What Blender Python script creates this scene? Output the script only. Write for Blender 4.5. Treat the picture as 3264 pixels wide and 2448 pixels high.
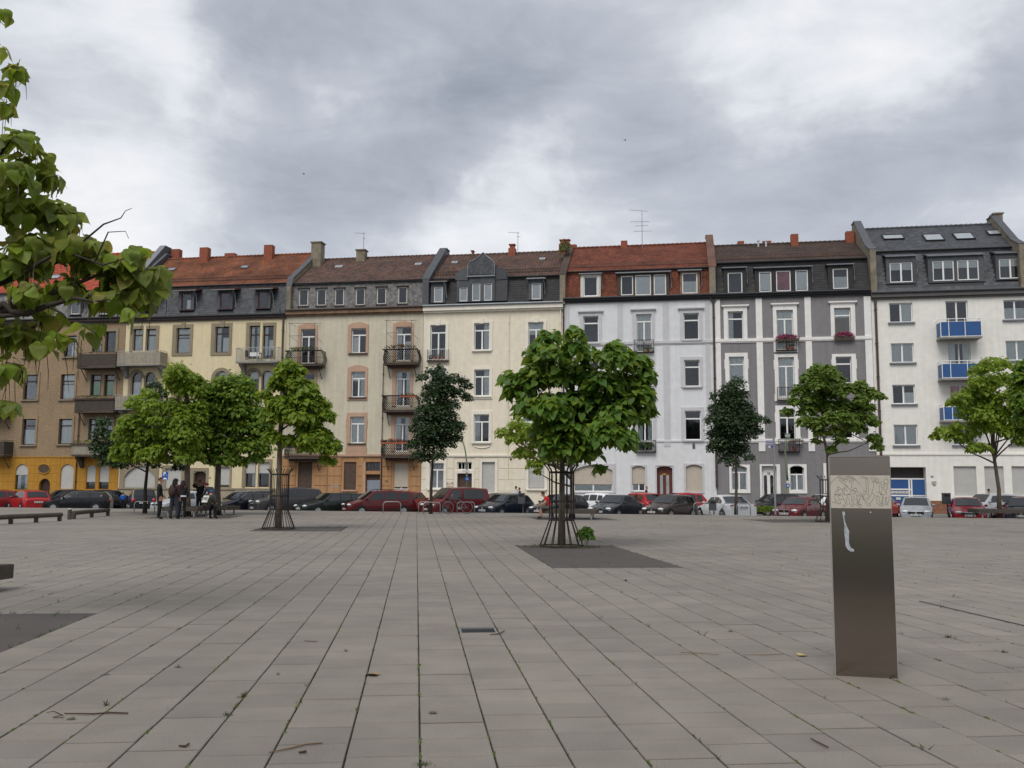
import bpy, math, random
import numpy as np
from mathutils import Vector, Matrix
rad = math.radians
random.seed(11)
rng = np.random.default_rng(11)
for _o in list(bpy.data.objects):
    bpy.data.objects.remove(_o)
sc = bpy.context.scene
COL = sc.collection

# ------------------------------------------------------------------ camera
PW, PH, FOC = 3264.0, 2448.0, 2970.0           # photograph size and focal length in photograph pixels
PITCH, ROLL, CAMZ = rad(6.25), rad(0.33), 1.5
CF = Vector((0, math.cos(PITCH), math.sin(PITCH)))
_r0, _u0 = Vector((1, 0, 0)), Vector((0, -math.sin(PITCH), math.cos(PITCH)))
CR = _r0 * math.cos(ROLL) + _u0 * math.sin(ROLL)
CU = _u0 * math.cos(ROLL) - _r0 * math.sin(ROLL)
CAM = Vector((0, 0, CAMZ))
cd = bpy.data.cameras.new('camera')
cd.sensor_fit = 'HORIZONTAL'; cd.sensor_width = 36.0; cd.lens = 36.0 * FOC / PW
cd.clip_start = 0.05; cd.clip_end = 3000
cam = bpy.data.objects.new('camera', cd); COL.objects.link(cam)
cam.matrix_world = Matrix(((CR.x, CU.x, -CF.x, CAM.x), (CR.y, CU.y, -CF.y, CAM.y), (CR.z, CU.z, -CF.z, CAM.z), (0, 0, 0, 1)))
sc.camera = cam

def ray(px, py):
    return CR * ((px - PW / 2) / FOC) + CU * ((PH / 2 - py) / FOC) + CF
def gp(px, py, z=0.0):                          # where a sight line meets a level plane
    d = ray(px, py); t = (z - CAM.z) / d.z
    return CAM + d * t
def at(px, py, Y):                              # a point on a sight line at a given distance north
    d = ray(px, py); return CAM + d * ((Y - CAM.y) / d.y)

# ------------------------------------------------------------------ sky
SUN_EL, SUN_AZ = rad(52), rad(200)              # azimuth clockwise from +Y (the way the camera looks)
w = bpy.data.worlds.new('World'); sc.world = w; w.use_nodes = True
nt = w.node_tree; N = nt.nodes; L = nt.links
for n in list(N): N.remove(n)
def node(t, **k):
    n = N.new(t)
    for a, b in k.items(): setattr(n, a, b)
    return n
out = node('ShaderNodeOutputWorld'); bg = node('ShaderNodeBackground'); L.new(bg.outputs[0], out.inputs[0])
bg.inputs[1].default_value = 0.1
sky = node('ShaderNodeTexSky', sky_type='NISHITA'); sky.sun_disc = False
sky.sun_elevation = SUN_EL; sky.sun_rotation = SUN_AZ
tc = node('ShaderNodeTexCoord')
DIR = tc.outputs['Generated']
def math_(op, a, b=None, c=None):
    n = node('ShaderNodeMath', operation=op)
    for i, v in enumerate((a, b, c)):
        if v is None: continue
        if isinstance(v, (int, float)): n.inputs[i].default_value = v
        else: L.new(v, n.inputs[i])
    return n.outputs[0]
def vmath(op, a, b=None, scale=None):
    n = node('ShaderNodeVectorMath', operation=op)
    for i, v in enumerate((a, b)):
        if v is None: continue
        if isinstance(v, (tuple, list, Vector)): n.inputs[i].default_value = v
        else: L.new(v, n.inputs[i])
    if scale is not None: n.inputs['Scale'].default_value = scale
    return n.outputs['Value'] if op == 'DOT_PRODUCT' else n.outputs[0]
def noise(vec, scale, detail=5, rough=.55, dist=0.0):
    n = node('ShaderNodeTexNoise'); L.new(vec, n.inputs['Vector'])
    n.inputs['Scale'].default_value = scale; n.inputs['Detail'].default_value = detail
    n.inputs['Roughness'].default_value = rough; n.inputs['Distortion'].default_value = dist
    return n
wn = noise(DIR, 6.0, 5, .6)
warp = vmath('SCALE', vmath('SUBTRACT', wn.outputs['Color'], (.5, .5, .5)), scale=.16)
DW = vmath('NORMALIZE', vmath('ADD', DIR, warp))
# the banks and gaps of this cloud cover: (x, y, spread, brightness) in 2212-wide picture units
CLOUDS = [(250, 40, 120, .34), (430, 100, 55, .22), (392, 212, 34, .25), (730, 185, 48, .30), (830, 180, 55, .30), (900, 150, 40, .2),
          (150, 330, 120, .18), (350, 460, 130, .26), (100, 490, 120, .2), (1130, 300, 62, .20), (1230, 255, 45, .12), (1060, 440, 60, .22),
          (1190, 385, 48, .24), (1000, 500, 80, .18), (890, 570, 70, .22), (1300, 540, 140, .10), (1850, 150, 110, .25), (1690, 70, 110, .18),
          (2060, 60, 140, .2), (1560, 200, 90, .14), (1950, 170, 70, .1),
          (600, 50, 120, -.24), (790, 80, 110, -.24), (1000, 130, 140, -.22), (1060, 220, 110, -.18), (700, 350, 130, -.24), (900, 330, 90, -.2),
          (620, 450, 90, -.14), (1350, 315, 80, -.22), (1210, 195, 110, -.14), (280, 235, 110, -.16), (200, 190, 70, -.1), (1750, 360, 140, -.18),
          (2010, 255, 110, -.14), (2170, 220, 80, -.2), (1500, 425, 110, -.16), (1950, 420, 110, -.12), (2150, 340, 90, -.12), (1380, 130, 90, -.08)]
acc = None
for (x, y, s_, a_) in CLOUDS:
    D = ray(x * PW / 2212, y * PW / 2212).normalized()
    k = 1.0 / (s_ * PW / 2212 / FOC) ** 2
    dt = vmath('DOT_PRODUCT', DW, D)
    e_ = math_('EXPONENT', math_('MULTIPLY_ADD', dt, k, -k))
    acc = math_('MULTIPLY_ADD', e_, a_, acc if acc is not None else .0)
sep = node('ShaderNodeSeparateXYZ'); L.new(DIR, sep.inputs[0])
zz = math_('ADD', math_('MAXIMUM', sep.outputs[2], 0.0), .22)
comb = node('ShaderNodeCombineXYZ'); L.new(math_('DIVIDE', sep.outputs[0], zz), comb.inputs[0]); L.new(math_('DIVIDE', sep.outputs[1], zz), comb.inputs[1])
n1 = noise(comb.outputs[0], 1.3, 8, .58, .6).outputs['Fac']
mpn = node('ShaderNodeMapping'); mpn.inputs['Scale'].default_value = (1, 1, 2.6); L.new(DIR, mpn.inputs[0])
n2 = noise(mpn.outputs[0], 8.0, 9, .6, .45).outputs['Fac']
cl = math_('ADD', math_('MULTIPLY', acc, .88), math_('MULTIPLY_ADD', n1, .5, .36))
cl = math_('ADD', cl, math_('MULTIPLY_ADD', n2, .62, -.32))
ramp = node('ShaderNodeValToRGB'); L.new(cl, ramp.inputs[0])
els = ramp.color_ramp.elements
els[0].position = 0.1; els[0].color = (.31, .345, .41, 1)
els[1].position = 1.05; els[1].color = (.945, .94, .95, 1)
e = els.new(.52); e.color = (.53, .56, .62, 1)
e = els.new(.75); e.color = (.76, .785, .83, 1)
ten = node('ShaderNodeMix', data_type='RGBA', blend_type='MULTIPLY'); ten.inputs[0].default_value = 1.0
L.new(ramp.outputs[0], ten.inputs[6]); ten.inputs[7].default_value = (7.9, 7.9, 7.9, 1)
mx = node('ShaderNodeMix', data_type='RGBA'); mx.inputs[0].default_value = .95
L.new(sky.outputs[0], mx.inputs[6]); L.new(ten.outputs[2], mx.inputs[7])
L.new(mx.outputs[2], bg.inputs[0])
# sun behind thin cloud, behind the photographer
sl = bpy.data.lights.new('sun', 'SUN'); sl.energy = 1.5; sl.angle = rad(32); sl.color = (1, .955, .89)
sun = bpy.data.objects.new('sun', sl); COL.objects.link(sun)
_sd = Vector((math.sin(SUN_AZ) * math.cos(SUN_EL), math.cos(SUN_AZ) * math.cos(SUN_EL), math.sin(SUN_EL)))
sun.rotation_euler = _sd.to_track_quat('Z', 'Y').to_euler()
sc.view_settings.view_transform = 'Standard'; sc.view_settings.look = 'None'
sc.view_settings.gamma = 1.0; sc.view_settings.exposure = 0.38; sc.view_settings.use_curve_mapping = False
try:
    sc.cycles.max_bounces = 6; sc.cycles.transparent_max_bounces = 10; sc.cycles.diffuse_bounces = 3; sc.cycles.glossy_bounces = 3
    sc.cycles.sample_clamp_indirect = 6; sc.cycles.use_denoising = True
except Exception:
    pass

# ------------------------------------------------------------------ materials
def new_mat(name):
    m = bpy.data.materials.new(name); m.use_nodes = True
    return m, m.node_tree, m.node_tree.nodes['Principled BSDF']
def MAT(name, col, rough=.8, metal=0.0, var=.12, scale=3.0, fine=0.0, finescale=40.0, bump=0.0, spec=.35, island=None, streak=0.0, coat=0.0, stretch=None, space='Object', blot=0.0):
    m, t, p = new_mat(name)
    nd, lk = t.nodes, t.links
    p.inputs['Roughness'].default_value = rough; p.inputs['Metallic'].default_value = metal
    p.inputs['Specular IOR Level'].default_value = spec
    if coat: p.inputs['Coat Weight'].default_value = coat; p.inputs['Coat Roughness'].default_value = .04
    t_ = nd.new('ShaderNodeTexCoord'); vec = t_.outputs[space] if space != 'World' else nd.new('ShaderNodeNewGeometry').outputs['Position']
    if stretch:
        mp = nd.new('ShaderNodeMapping'); mp.inputs['Scale'].default_value = stretch; lk.new(vec, mp.inputs[0]); vec = mp.outputs[0]
    def nz(sc_, det=4, v=vec):
        n = nd.new('ShaderNodeTexNoise'); n.inputs['Scale'].default_value = sc_; n.inputs['Detail'].default_value = det; lk.new(v, n.inputs['Vector']); return n.outputs['Fac']
    def mul(colsock, fac, lo, hi):
        mr = nd.new('ShaderNodeMapRange'); lk.new(fac, mr.inputs[0]); mr.inputs[1].default_value = .25; mr.inputs[2].default_value = .75
        mr.inputs[3].default_value = lo; mr.inputs[4].default_value = hi
        x = nd.new('ShaderNodeMix'); x.data_type = 'RGBA'; x.blend_type = 'MULTIPLY'; x.inputs[0].default_value = 1
        lk.new(colsock, x.inputs[6]); lk.new(mr.outputs[0], x.inputs[7]); return x.outputs[2]
    if island:
        g = nd.new('ShaderNodeNewGeometry'); oi = nd.new('ShaderNodeObjectInfo')
        ad = nd.new('ShaderNodeMath'); ad.operation = 'ADD'; lk.new(g.outputs['Random Per Island'], ad.inputs[0]); lk.new(oi.outputs['Random'], ad.inputs[1])
        fr = nd.new('ShaderNodeMath'); fr.operation = 'FRACT'; lk.new(ad.outputs[0], fr.inputs[0])
        r = nd.new('ShaderNodeValToRGB'); lk.new(fr.outputs[0], r.inputs[0])
        cols = [col] + list(island)
        r.color_ramp.elements[0].color = (*cols[0], 1); r.color_ramp.elements[1].color = (*cols[-1], 1)
        for i in range(1, len(cols) - 1):
            q = r.color_ramp.elements.new(i / (len(cols) - 1)); q.color = (*cols[i], 1)
        c = r.outputs[0]
    else:
        rgb = nd.new('ShaderNodeRGB'); rgb.outputs[0].default_value = (*col, 1); c = rgb.outputs[0]
    if var: c = mul(c, nz(scale), 1 - var, 1 + var)
    if fine: c = mul(c, nz(finescale, 2), 1 - fine, 1 + fine)
    if blot: c = mul(c, nz(2.3, 8), 1 - blot, 1 + blot * .6)
    if streak:
        mp = nd.new('ShaderNodeMapping'); mp.inputs['Scale'].default_value = (4.5, 4.5, .22); lk.new(t_.outputs['Object'], mp.inputs[0])
        c = mul(c, nz(1.0, 6, mp.outputs[0]), 1 - streak, 1 + streak * .25)
    lk.new(c, p.inputs['Base Color'])
    if bump:
        b = nd.new('ShaderNodeBump'); b.inputs['Strength'].default_value = bump; b.inputs['Distance'].default_value = .02
        lk.new(nz(finescale, 3), b.inputs['Height']); lk.new(b.outputs[0], p.inputs['Normal'])
    return m
def LEAFMAT(name, cols, trans=.35, rough=.45):
    m, t, p = new_mat(name); nd, lk = t.nodes, t.links
    g = nd.new('ShaderNodeNewGeometry'); oi = nd.new('ShaderNodeObjectInfo')
    ad = nd.new('ShaderNodeMath'); ad.operation = 'ADD'; lk.new(g.outputs['Random Per Island'], ad.inputs[0]); lk.new(oi.outputs['Random'], ad.inputs[1])
    fr = nd.new('ShaderNodeMath'); fr.operation = 'FRACT'; lk.new(ad.outputs[0], fr.inputs[0])
    r = nd.new('ShaderNodeValToRGB'); lk.new(fr.outputs[0], r.inputs[0])
    r.color_ramp.elements[0].color = (*cols[0], 1); r.color_ramp.elements[1].color = (*cols[-1], 1)
    for i in range(1, len(cols) - 1):
        q = r.color_ramp.elements.new(i / (len(cols) - 1)); q.color = (*cols[i], 1)
    nz = nd.new('ShaderNodeTexNoise'); nz.inputs['Scale'].default_value = 9; nz.inputs['Detail'].default_value = 4
    tcx = nd.new('ShaderNodeTexCoord'); lk.new(tcx.outputs['Object'], nz.inputs['Vector'])
    mr = nd.new('ShaderNodeMapRange'); lk.new(nz.outputs['Fac'], mr.inputs[0]); mr.inputs[1].default_value = .3; mr.inputs[2].default_value = .7; mr.inputs[3].default_value = .78; mr.inputs[4].default_value = 1.2
    mu = nd.new('ShaderNodeMix'); mu.data_type = 'RGBA'; mu.blend_type = 'MULTIPLY'; mu.inputs[0].default_value = 1; lk.new(r.outputs[0], mu.inputs[6]); lk.new(mr.outputs[0], mu.inputs[7])
    lk.new(mu.outputs[2], p.inputs['Base Color']); p.inputs['Roughness'].default_value = rough; p.inputs['Specular IOR Level'].default_value = .3
    tr = nd.new('ShaderNodeBsdfTranslucent'); 
    hs = nd.new('ShaderNodeHueSaturation'); hs.inputs['Hue'].default_value = .48; hs.inputs['Value'].default_value = 1.4; lk.new(mu.outputs[2], hs.inputs['Color']); lk.new(hs.outputs[0], tr.inputs[0])
    ms = nd.new('ShaderNodeMixShader'); ms.inputs[0].default_value = trans
    lk.new(p.outputs[0], ms.inputs[1]); lk.new(tr.outputs[0], ms.inputs[2]); lk.new(ms.outputs[0], nd['Material Output'].inputs[0])
    return m
def GLASSMAT(name, ior=1.55, tint=(.95, .965, .965)):
    m, t, p = new_mat(name); nd, lk = t.nodes, t.links
    nd.remove(p)
    tr = nd.new('ShaderNodeBsdfTransparent'); tr.inputs[0].default_value = (*tint, 1)
    gl = nd.new('ShaderNodeBsdfGlossy'); gl.inputs['Roughness'].default_value = .03; gl.inputs[0].default_value = (.92, .95, 1, 1)
    f = nd.new('ShaderNodeFresnel'); f.inputs[0].default_value = ior
    tcx = nd.new('ShaderNodeTexCoord'); nz = nd.new('ShaderNodeTexNoise'); nz.inputs['Scale'].default_value = .9; lk.new(tcx.outputs['Object'], nz.inputs['Vector'])
    b = nd.new('ShaderNodeBump'); b.inputs['Strength'].default_value = .03; b.inputs['Distance'].default_value = .03; lk.new(nz.outputs['Fac'], b.inputs['Height']); lk.new(b.outputs[0], gl.inputs['Normal'])
    ms = nd.new('ShaderNodeMixShader'); lk.new(f.outputs[0], ms.inputs[0]); lk.new(tr.outputs[0], ms.inputs[1]); lk.new(gl.outputs[0], ms.inputs[2])
    lk.new(ms.outputs[0], nd['Material Output'].inputs[0])
    return m

GLASS = GLASSMAT('window_glass')
CARGLASS = MAT('car_glass', (.006, .008, .009), rough=.04, spec=.85, var=0, bump=.35, finescale=1.7)
WHITE = MAT('white_paint', (.83, .83, .81), rough=.5, var=.05)
CREAMW = MAT('old_white_paint', (.62, .60, .55), rough=.6, var=.18, scale=9)
BROWNF = MAT('brown_window_paint', (.05, .028, .022), rough=.5, var=.2)
REDBR = MAT('red_brown_paint', (.10, .025, .022), rough=.5, var=.15)
ROOM = MAT('unlit_room_shade', (.022, .021, .024), rough=.9, var=.5, scale=1.3)  # near-black colour stands in for the shade of unlit rooms
CURT = MAT('curtain_cloth', (.80, .82, .80), rough=.9, var=.1, scale=5)
SHEETW = MAT('white_cloth_and_glare', (.93, .93, .92), rough=.8, var=.04)  # white blinds, and sky reflections in panes painted as a pale sheet
CURTG = MAT('green_curtain_cloth', (.10, .30, .06), rough=.9, var=.15, scale=5)
CURTR = MAT('pink_curtain_cloth', (.50, .14, .16), rough=.9, var=.35, scale=2.5)
CURTB = MAT('tan_blind_cloth', (.27, .22, .15), rough=.9, var=.1)
SHUT = MAT('shutter_grey', (.47, .465, .44), rough=.6, var=.06)
SHUTB = MAT('shutter_beige', (.50, .44, .36), rough=.6, var=.06)
SHUTBR = MAT('shutter_brown', (.085, .055, .04), rough=.7, var=.2)
SLATE = MAT('slate', (.075, .08, .09), rough=.6, var=.15, island=[(.05, .055, .062), (.095, .1, .11), (.062, .062, .07)], fine=.15)
SLATEG = MAT('slate_light', (.20, .19, .185), rough=.75, var=.2, island=[(.13, .13, .13), (.26, .25, .24), (.17, .165, .17)], fine=.2)
SLATEB = MAT('slate_black', (.033, .031, .033), rough=.7, var=.15, island=[(.026, .026, .028), (.042, .04, .04)], fine=.15)
TILEOR = MAT('tile_orange', (.20, .068, .03), rough=.9, var=.5, scale=.6, island=[(.14, .055, .034), (.23, .08, .032), (.12, .06, .045)], fine=.25)
TILEBR = MAT('tile_brown', (.115, .065, .05), rough=.85, var=.3, scale=.7, island=[(.075, .05, .045), (.14, .075, .055), (.095, .07, .055)], fine=.25)
TILERD = MAT('tile_red', (.17, .052, .028), rough=.9, var=.32, scale=.8, island=[(.12, .04, .026), (.20, .064, .035), (.15, .048, .03)], fine=.25)
TILEDK = MAT('tile_dark', (.075, .05, .04), rough=.85, var=.3, scale=.7, island=[(.055, .04, .034), (.095, .06, .046)], fine=.25)
TILEBT = MAT('tile_bright_red', (.36, .07, .035), rough=.8, var=.15, island=[(.30, .055, .03), (.4, .085, .045)])
CHIM = MAT('chimney_brick', (.27, .085, .05), rough=.9, var=.25, scale=6, fine=.2, finescale=25)
CHIMR = MAT('chimney_render', (.22, .19, .14), rough=.9, var=.35, scale=2, fine=.2)
ZINC = MAT('zinc', (.22, .24, .26), rough=.5, metal=.4, var=.15)
ZINCL = MAT('zinc_bright', (.55, .57, .58), rough=.4, metal=.5, var=.1)
DARKM = MAT('dark_metal', (.03, .031, .034), rough=.5, metal=.3, var=.15)
IRON = MAT('wrought_iron', (.022, .017, .016), rough=.7, var=.25, scale=8)
STEEL = MAT('galvanised_steel', (.38, .39, .40), rough=.45, metal=.7, var=.1)
PIPEB = MAT('pipe_brown', (.075, .055, .05), rough=.6, var=.2)
WOODD = MAT('dark_wood', (.075, .055, .042), rough=.85, var=.3, scale=5, fine=.2)
WOODG = MAT('weathered_wood', (.075, .063, .052), rough=.9, var=.3, scale=4, fine=.25, stretch=(1, 1, 6))
WOODT = MAT('wooden_cornice', (.22, .14, .09), rough=.85, var=.4, scale=2)
BAMBOO = MAT('balcony_board', (.34, .30, .24), rough=.8, var=.12, island=[(.28, .25, .2), (.38, .34, .28)])
TERRA = MAT('terracotta', (.33, .10, .05), rough=.85, var=.15)
BARK = MAT('bark', (.13, .105, .08), rough=.95, var=.4, scale=6, fine=.3, finescale=30, bump=.6, stretch=(1, 1, .3))
BARKD = MAT('bark_dark', (.055, .045, .036), rough=.95, var=.3, scale=6, fine=.3, finescale=30, bump=.5)
LEAF_CAT = LEAFMAT('catalpa_leaf', [(.115, .20, .024), (.175, .27, .032), (.225, .31, .036), (.14, .225, .03)], .44)
LEAF_HERO = LEAFMAT('catalpa_leaf_deep', [(.060, .135, .022), (.10, .20, .028), (.155, .265, .034), (.07, .15, .025)], .4)
LEAF_NEAR = LEAFMAT('catalpa_leaf_near', [(.15, .21, .038), (.24, .29, .045), (.17, .23, .05), (.34, .32, .06)], .6)
LEAF_YEL = LEAFMAT('catalpa_leaf_yellow', [(.18, .28, .028), (.25, .33, .034), (.15, .25, .03)], .45)
LEAF_DARK = LEAFMAT('maple_leaf_dark', [(.026, .053, .021), (.038, .072, .026), (.05, .088, .03)], .22)
LEAF_MID = LEAFMAT('maple_leaf_mid', [(.095, .17, .03), (.135, .215, .036), (.165, .24, .042)], .4)
PODM = MAT('seed_pod', (.07, .06, .03), rough=.8, var=.25)
PODG = MAT('seed_pod_green', (.15, .17, .05), rough=.8, var=.25)
PLANT = LEAFMAT('balcony_plant', [(.04, .08, .02), (.07, .12, .03)], .2)
FLOWP = LEAFMAT('pink_flower', [(.42, .05, .16), (.55, .10, .26), (.30, .03, .10)], .2)
FLOWR = LEAFMAT('red_flower', [(.40, .04, .03), (.5, .1, .04)], .2)
ASPH = MAT('asphalt', (.055, .055, .058), rough=.9, var=.2, scale=.6, fine=.25, finescale=120)
ASPHL = MAT('asphalt_patch', (.085, .076, .070), rough=.92, var=.12, scale=1.2, fine=.22, finescale=160, bump=.3)
SOIL = MAT('soil', (.065, .05, .036), rough=1, var=.4, scale=7, fine=.3, bump=.6)
CONC = MAT('kerb_concrete', (.27, .26, .245), rough=.9, var=.15, fine=.15)
RUBBER = MAT('rubber', (.012, .012, .013), rough=.8, var=.1)
RIM = MAT('alloy_rim', (.5, .5, .5), rough=.3, metal=.8, var=0)
LAMPG = MAT('headlight_glass', (.72, .74, .76), rough=.1, spec=.8, var=.25, scale=14)
TAILR = MAT('tail_light_red', (.42, .015, .02), rough=.15, spec=.8, var=.1)
BLACKP = MAT('black_plastic', (.015, .015, .016), rough=.5, var=0)
PLATE = MAT('number_plate', (.62, .62, .6), rough=.4, var=0)
INK = MAT('dark_print', (.02, .02, .025), rough=.6, var=0)
BLUEP = MAT('blue_panel', (.03, .095, .26), rough=.45, var=.08)
SIGNB = MAT('sign_blue', (.015, .09, .42), rough=.4, var=0)
LAMPGR = MAT('lamp_post_green', (.16, .20, .12), rough=.6, var=.2)
GREYBIN = MAT('grey_bin', (.075, .08, .09), rough=.5, var=.1)
SKIN = MAT('skin', (.42, .23, .16), rough=.6, var=.08)

# ------------------------------------------------------------------ mesh helpers
class MB:
    def __init__(s): s.v, s.f, s.m = [], [], []
    def add(s, vs, fs, mi=0):
        o = len(s.v); s.v.extend([tuple(v) for v in vs]); s.f.extend([tuple(i + o for i in f) for f in fs]); s.m.extend([mi] * len(fs))
    def box(s, x0, x1, y0, y1, z0, z1, mi=0):
        s.add([(x0, y0, z0), (x1, y0, z0), (x1, y1, z0), (x0, y1, z0), (x0, y0, z1), (x1, y0, z1), (x1, y1, z1), (x0, y1, z1)],
              [(0, 3, 2, 1), (4, 5, 6, 7), (0, 1, 5, 4), (1, 2, 6, 5), (2, 3, 7, 6), (3, 0, 4, 7)], mi)
    def prism(s, poly, a, b, ax='y', mi=0):            # extrude an outline: (x,z) along y, or (y,z) along x, or (x,y) along z
        n = len(poly)
        P = {'y': lambda p, t: (p[0], t, p[1]), 'x': lambda p, t: (t, p[0], p[1]), 'z': lambda p, t: (p[0], p[1], t)}[ax]
        s.add([P(p, a) for p in poly] + [P(p, b) for p in poly],
              [tuple(range(n)), tuple(reversed(range(n, 2 * n)))] + [(i, (i + 1) % n, n + (i + 1) % n, n + i)[::-1] for i in range(n)], mi)
    def tube(s, pts, r, n=6, mi=0, cap=True):
        pts = [Vector(p) for p in pts]
        rs = r if isinstance(r, (list, tuple)) else [r] * len(pts)
        vs, fs = [], []
        ref = None
        for i, p in enumerate(pts):
            d = (pts[min(i + 1, len(pts) - 1)] - pts[max(i - 1, 0)])
            if d.length < 1e-9: d = Vector((0, 0, 1))
            d.normalize()
            if ref is None:
                ref = d.orthogonal().normalized()
            ref = (ref - d * ref.dot(d))
            ref = ref.normalized() if ref.length > 1e-6 else d.orthogonal().normalized()
            b = d.cross(ref)
            for k in range(n):
                a = 2 * math.pi * k / n
                vs.append(p + (ref * math.cos(a) + b * math.sin(a)) * rs[i])
        for i in range(len(pts) - 1):
            for k in range(n):
                fs.append((i * n + k, i * n + (k + 1) % n, (i + 1) * n + (k + 1) % n, (i + 1) * n + k))
        if cap:
            fs.append(tuple(reversed(range(n)))); fs.append(tuple(range((len(pts) - 1) * n, len(pts) * n)))
        s.add(vs, fs, mi)
    def ball(s, c, rx, ry=None, rz=None, n=8, m=5, mi=0, zmin=-1.0):
        ry = ry or rx; rz = rz or rx
        vs, fs = [], []
        for j in range(m + 1):
            t = math.acos(max(-1, zmin)) * j / m
            for k in range(n):
                a = 2 * math.pi * k / n
                vs.append((c[0] + rx * math.sin(t) * math.cos(a), c[1] + ry * math.sin(t) * math.sin(a), c[2] + rz * math.cos(t)))
        for j in range(m):
            for k in range(n):
                fs.append((j * n + k, (j + 1) * n + k, (j + 1) * n + (k + 1) % n, j * n + (k + 1) % n))
        s.add(vs, fs, mi)
    def mesh(s, name, mats, smooth=False):
        me = bpy.data.meshes.new(name); me.from_pydata(s.v, [], s.f)
        for m in (mats if isinstance(mats, (list, tuple)) else [mats]): me.materials.append(m)
        if any(s.m): me.polygons.foreach_set('material_index', s.m)
        if smooth: me.polygons.foreach_set('use_smooth', [True] * len(me.polygons))
        me.update(); return me
    def build(s, name, mats, parent=None, smooth=False, loc=None, rz=None, **k):
        o = bpy.data.objects.new(name, s.mesh(name, mats, smooth)); COL.objects.link(o)
        if parent is not None: o.parent = parent
        if loc is not None: o.location = loc
        if rz is not None: o.rotation_euler = (0, 0, rz)
        for a, b in k.items(): o[a] = b
        return o
def np_mesh(name, verts, faces, mats, smooth=False, mi=None):
    me = bpy.data.meshes.new(name)
    nv, nf, k = len(verts), len(faces), faces.shape[1]
    me.vertices.add(nv); me.vertices.foreach_set('co', np.ascontiguousarray(verts, dtype=np.float32).ravel())
    me.loops.add(nf * k); me.loops.foreach_set('vertex_index', np.ascontiguousarray(faces, dtype=np.int32).ravel())
    me.polygons.add(nf); me.polygons.foreach_set('loop_start', np.arange(0, nf * k, k, dtype=np.int32))
    for m in (mats if isinstance(mats, (list, tuple)) else [mats]): me.materials.append(m)
    if mi is not None: me.polygons.foreach_set('material_index', np.asarray(mi, dtype=np.int32))
    me.polygons.foreach_set('use_smooth', np.full(nf, bool(smooth)))
    me.update(calc_edges=True); me.validate(); return me
def link(name, me, parent=None, loc=None, rz=None, **k):
    o = bpy.data.objects.new(name, me); COL.objects.link(o)
    if parent is not None: o.parent = parent
    if loc is not None: o.location = loc
    if rz is not None: o.rotation_euler = (0, 0, rz)
    for a, b in k.items(): o[a] = b
    return o
def thing(name, label, cat, loc=(0, 0, 0), rz=0.0, group=None):
    o = bpy.data.objects.new(name, None); COL.objects.link(o)
    o.location = loc; o.rotation_euler = (0, 0, rz); o.empty_display_size = .2
    o['label'] = label; o['category'] = cat
    if group: o['group'] = group
    return o
def tag(o, label, cat, group=None):
    o['label'] = label; o['category'] = cat
    if group: o['group'] = group
    return o
def children(o): return [c for c in bpy.data.objects if c.parent == o]
def copy_tree(o, parent=None):
    c = o.copy(); COL.objects.link(c); c.parent = parent
    for ch in list(o.children): copy_tree(ch, c)
    return c
def text_mesh(name, body, size, mat, parent, loc, rot, extrude=.002, bold=False):
    cu = bpy.data.curves.new(name, 'FONT'); cu.body = body; cu.size = size; cu.extrude = extrude; cu.align_x = 'CENTER'; cu.align_y = 'CENTER'
    if bold: cu.offset = size * .02
    cu.materials.append(mat)
    t = bpy.data.objects.new('tmp_text', cu); COL.objects.link(t); dg = bpy.context.evaluated_depsgraph_get()
    me = bpy.data.meshes.new_from_object(t.evaluated_get(dg)); bpy.data.objects.remove(t)
    if not me.materials: me.materials.append(mat)
    o = link(name, me, parent); o.location = loc; o.rotation_euler = rot
    return o

# the street front is one plane: facade coordinates (s along it to the right, d into the houses, z up)
TH = math.atan(.18); Z0 = 72.0
FE = Vector((math.cos(TH), -math.sin(TH), 0)); FN = Vector((math.sin(TH), math.cos(TH), 0)); FO = Vector((0, Z0, 0))
GZ, RZ = -.27, -.42                                      # pavement and roadway heights (the square is at 0)
def fac(px, py, d=0.0):
    dr = ray(px, py); t = ((FO + FN * d - CAM).dot(FN)) / dr.dot(FN)
    p = CAM + dr * t; return (p - FO).dot(FE), p.z
def fpt(s, d, z): return FO + FE * s + FN * d + Vector((0, 0, z))
REG = {'u1': (0, 700, 500 / 1659), 'u2': (350, 740, 600 / 2212), 'u3': (880, 740, 500 / 1843), 'u4': (1320, 740, 500 / 1843), 'u5': (1770, 740, 530 / 1954),
       'u6': (2250, 700, 570 / 1930), 'u7': (2720, 660, 544 / 1703), 'l1': (0, 1150, 500 / 1565), 'l2': (350, 1150, 600 / 1810), 'l3': (880, 1150, 500 / 1659),
       'l4': (1320, 1150, 500 / 1659), 'l5': (1770, 1150, 530 / 1759), 'l6': (2250, 1150, 570 / 1719), 'l7': (2720, 1150, 544 / 1641), 'p': (0, 0, 1.0)}
def fx(reg, x, y):
    a, b, k = REG[reg]; return a + x * k, b + y * k
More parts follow.
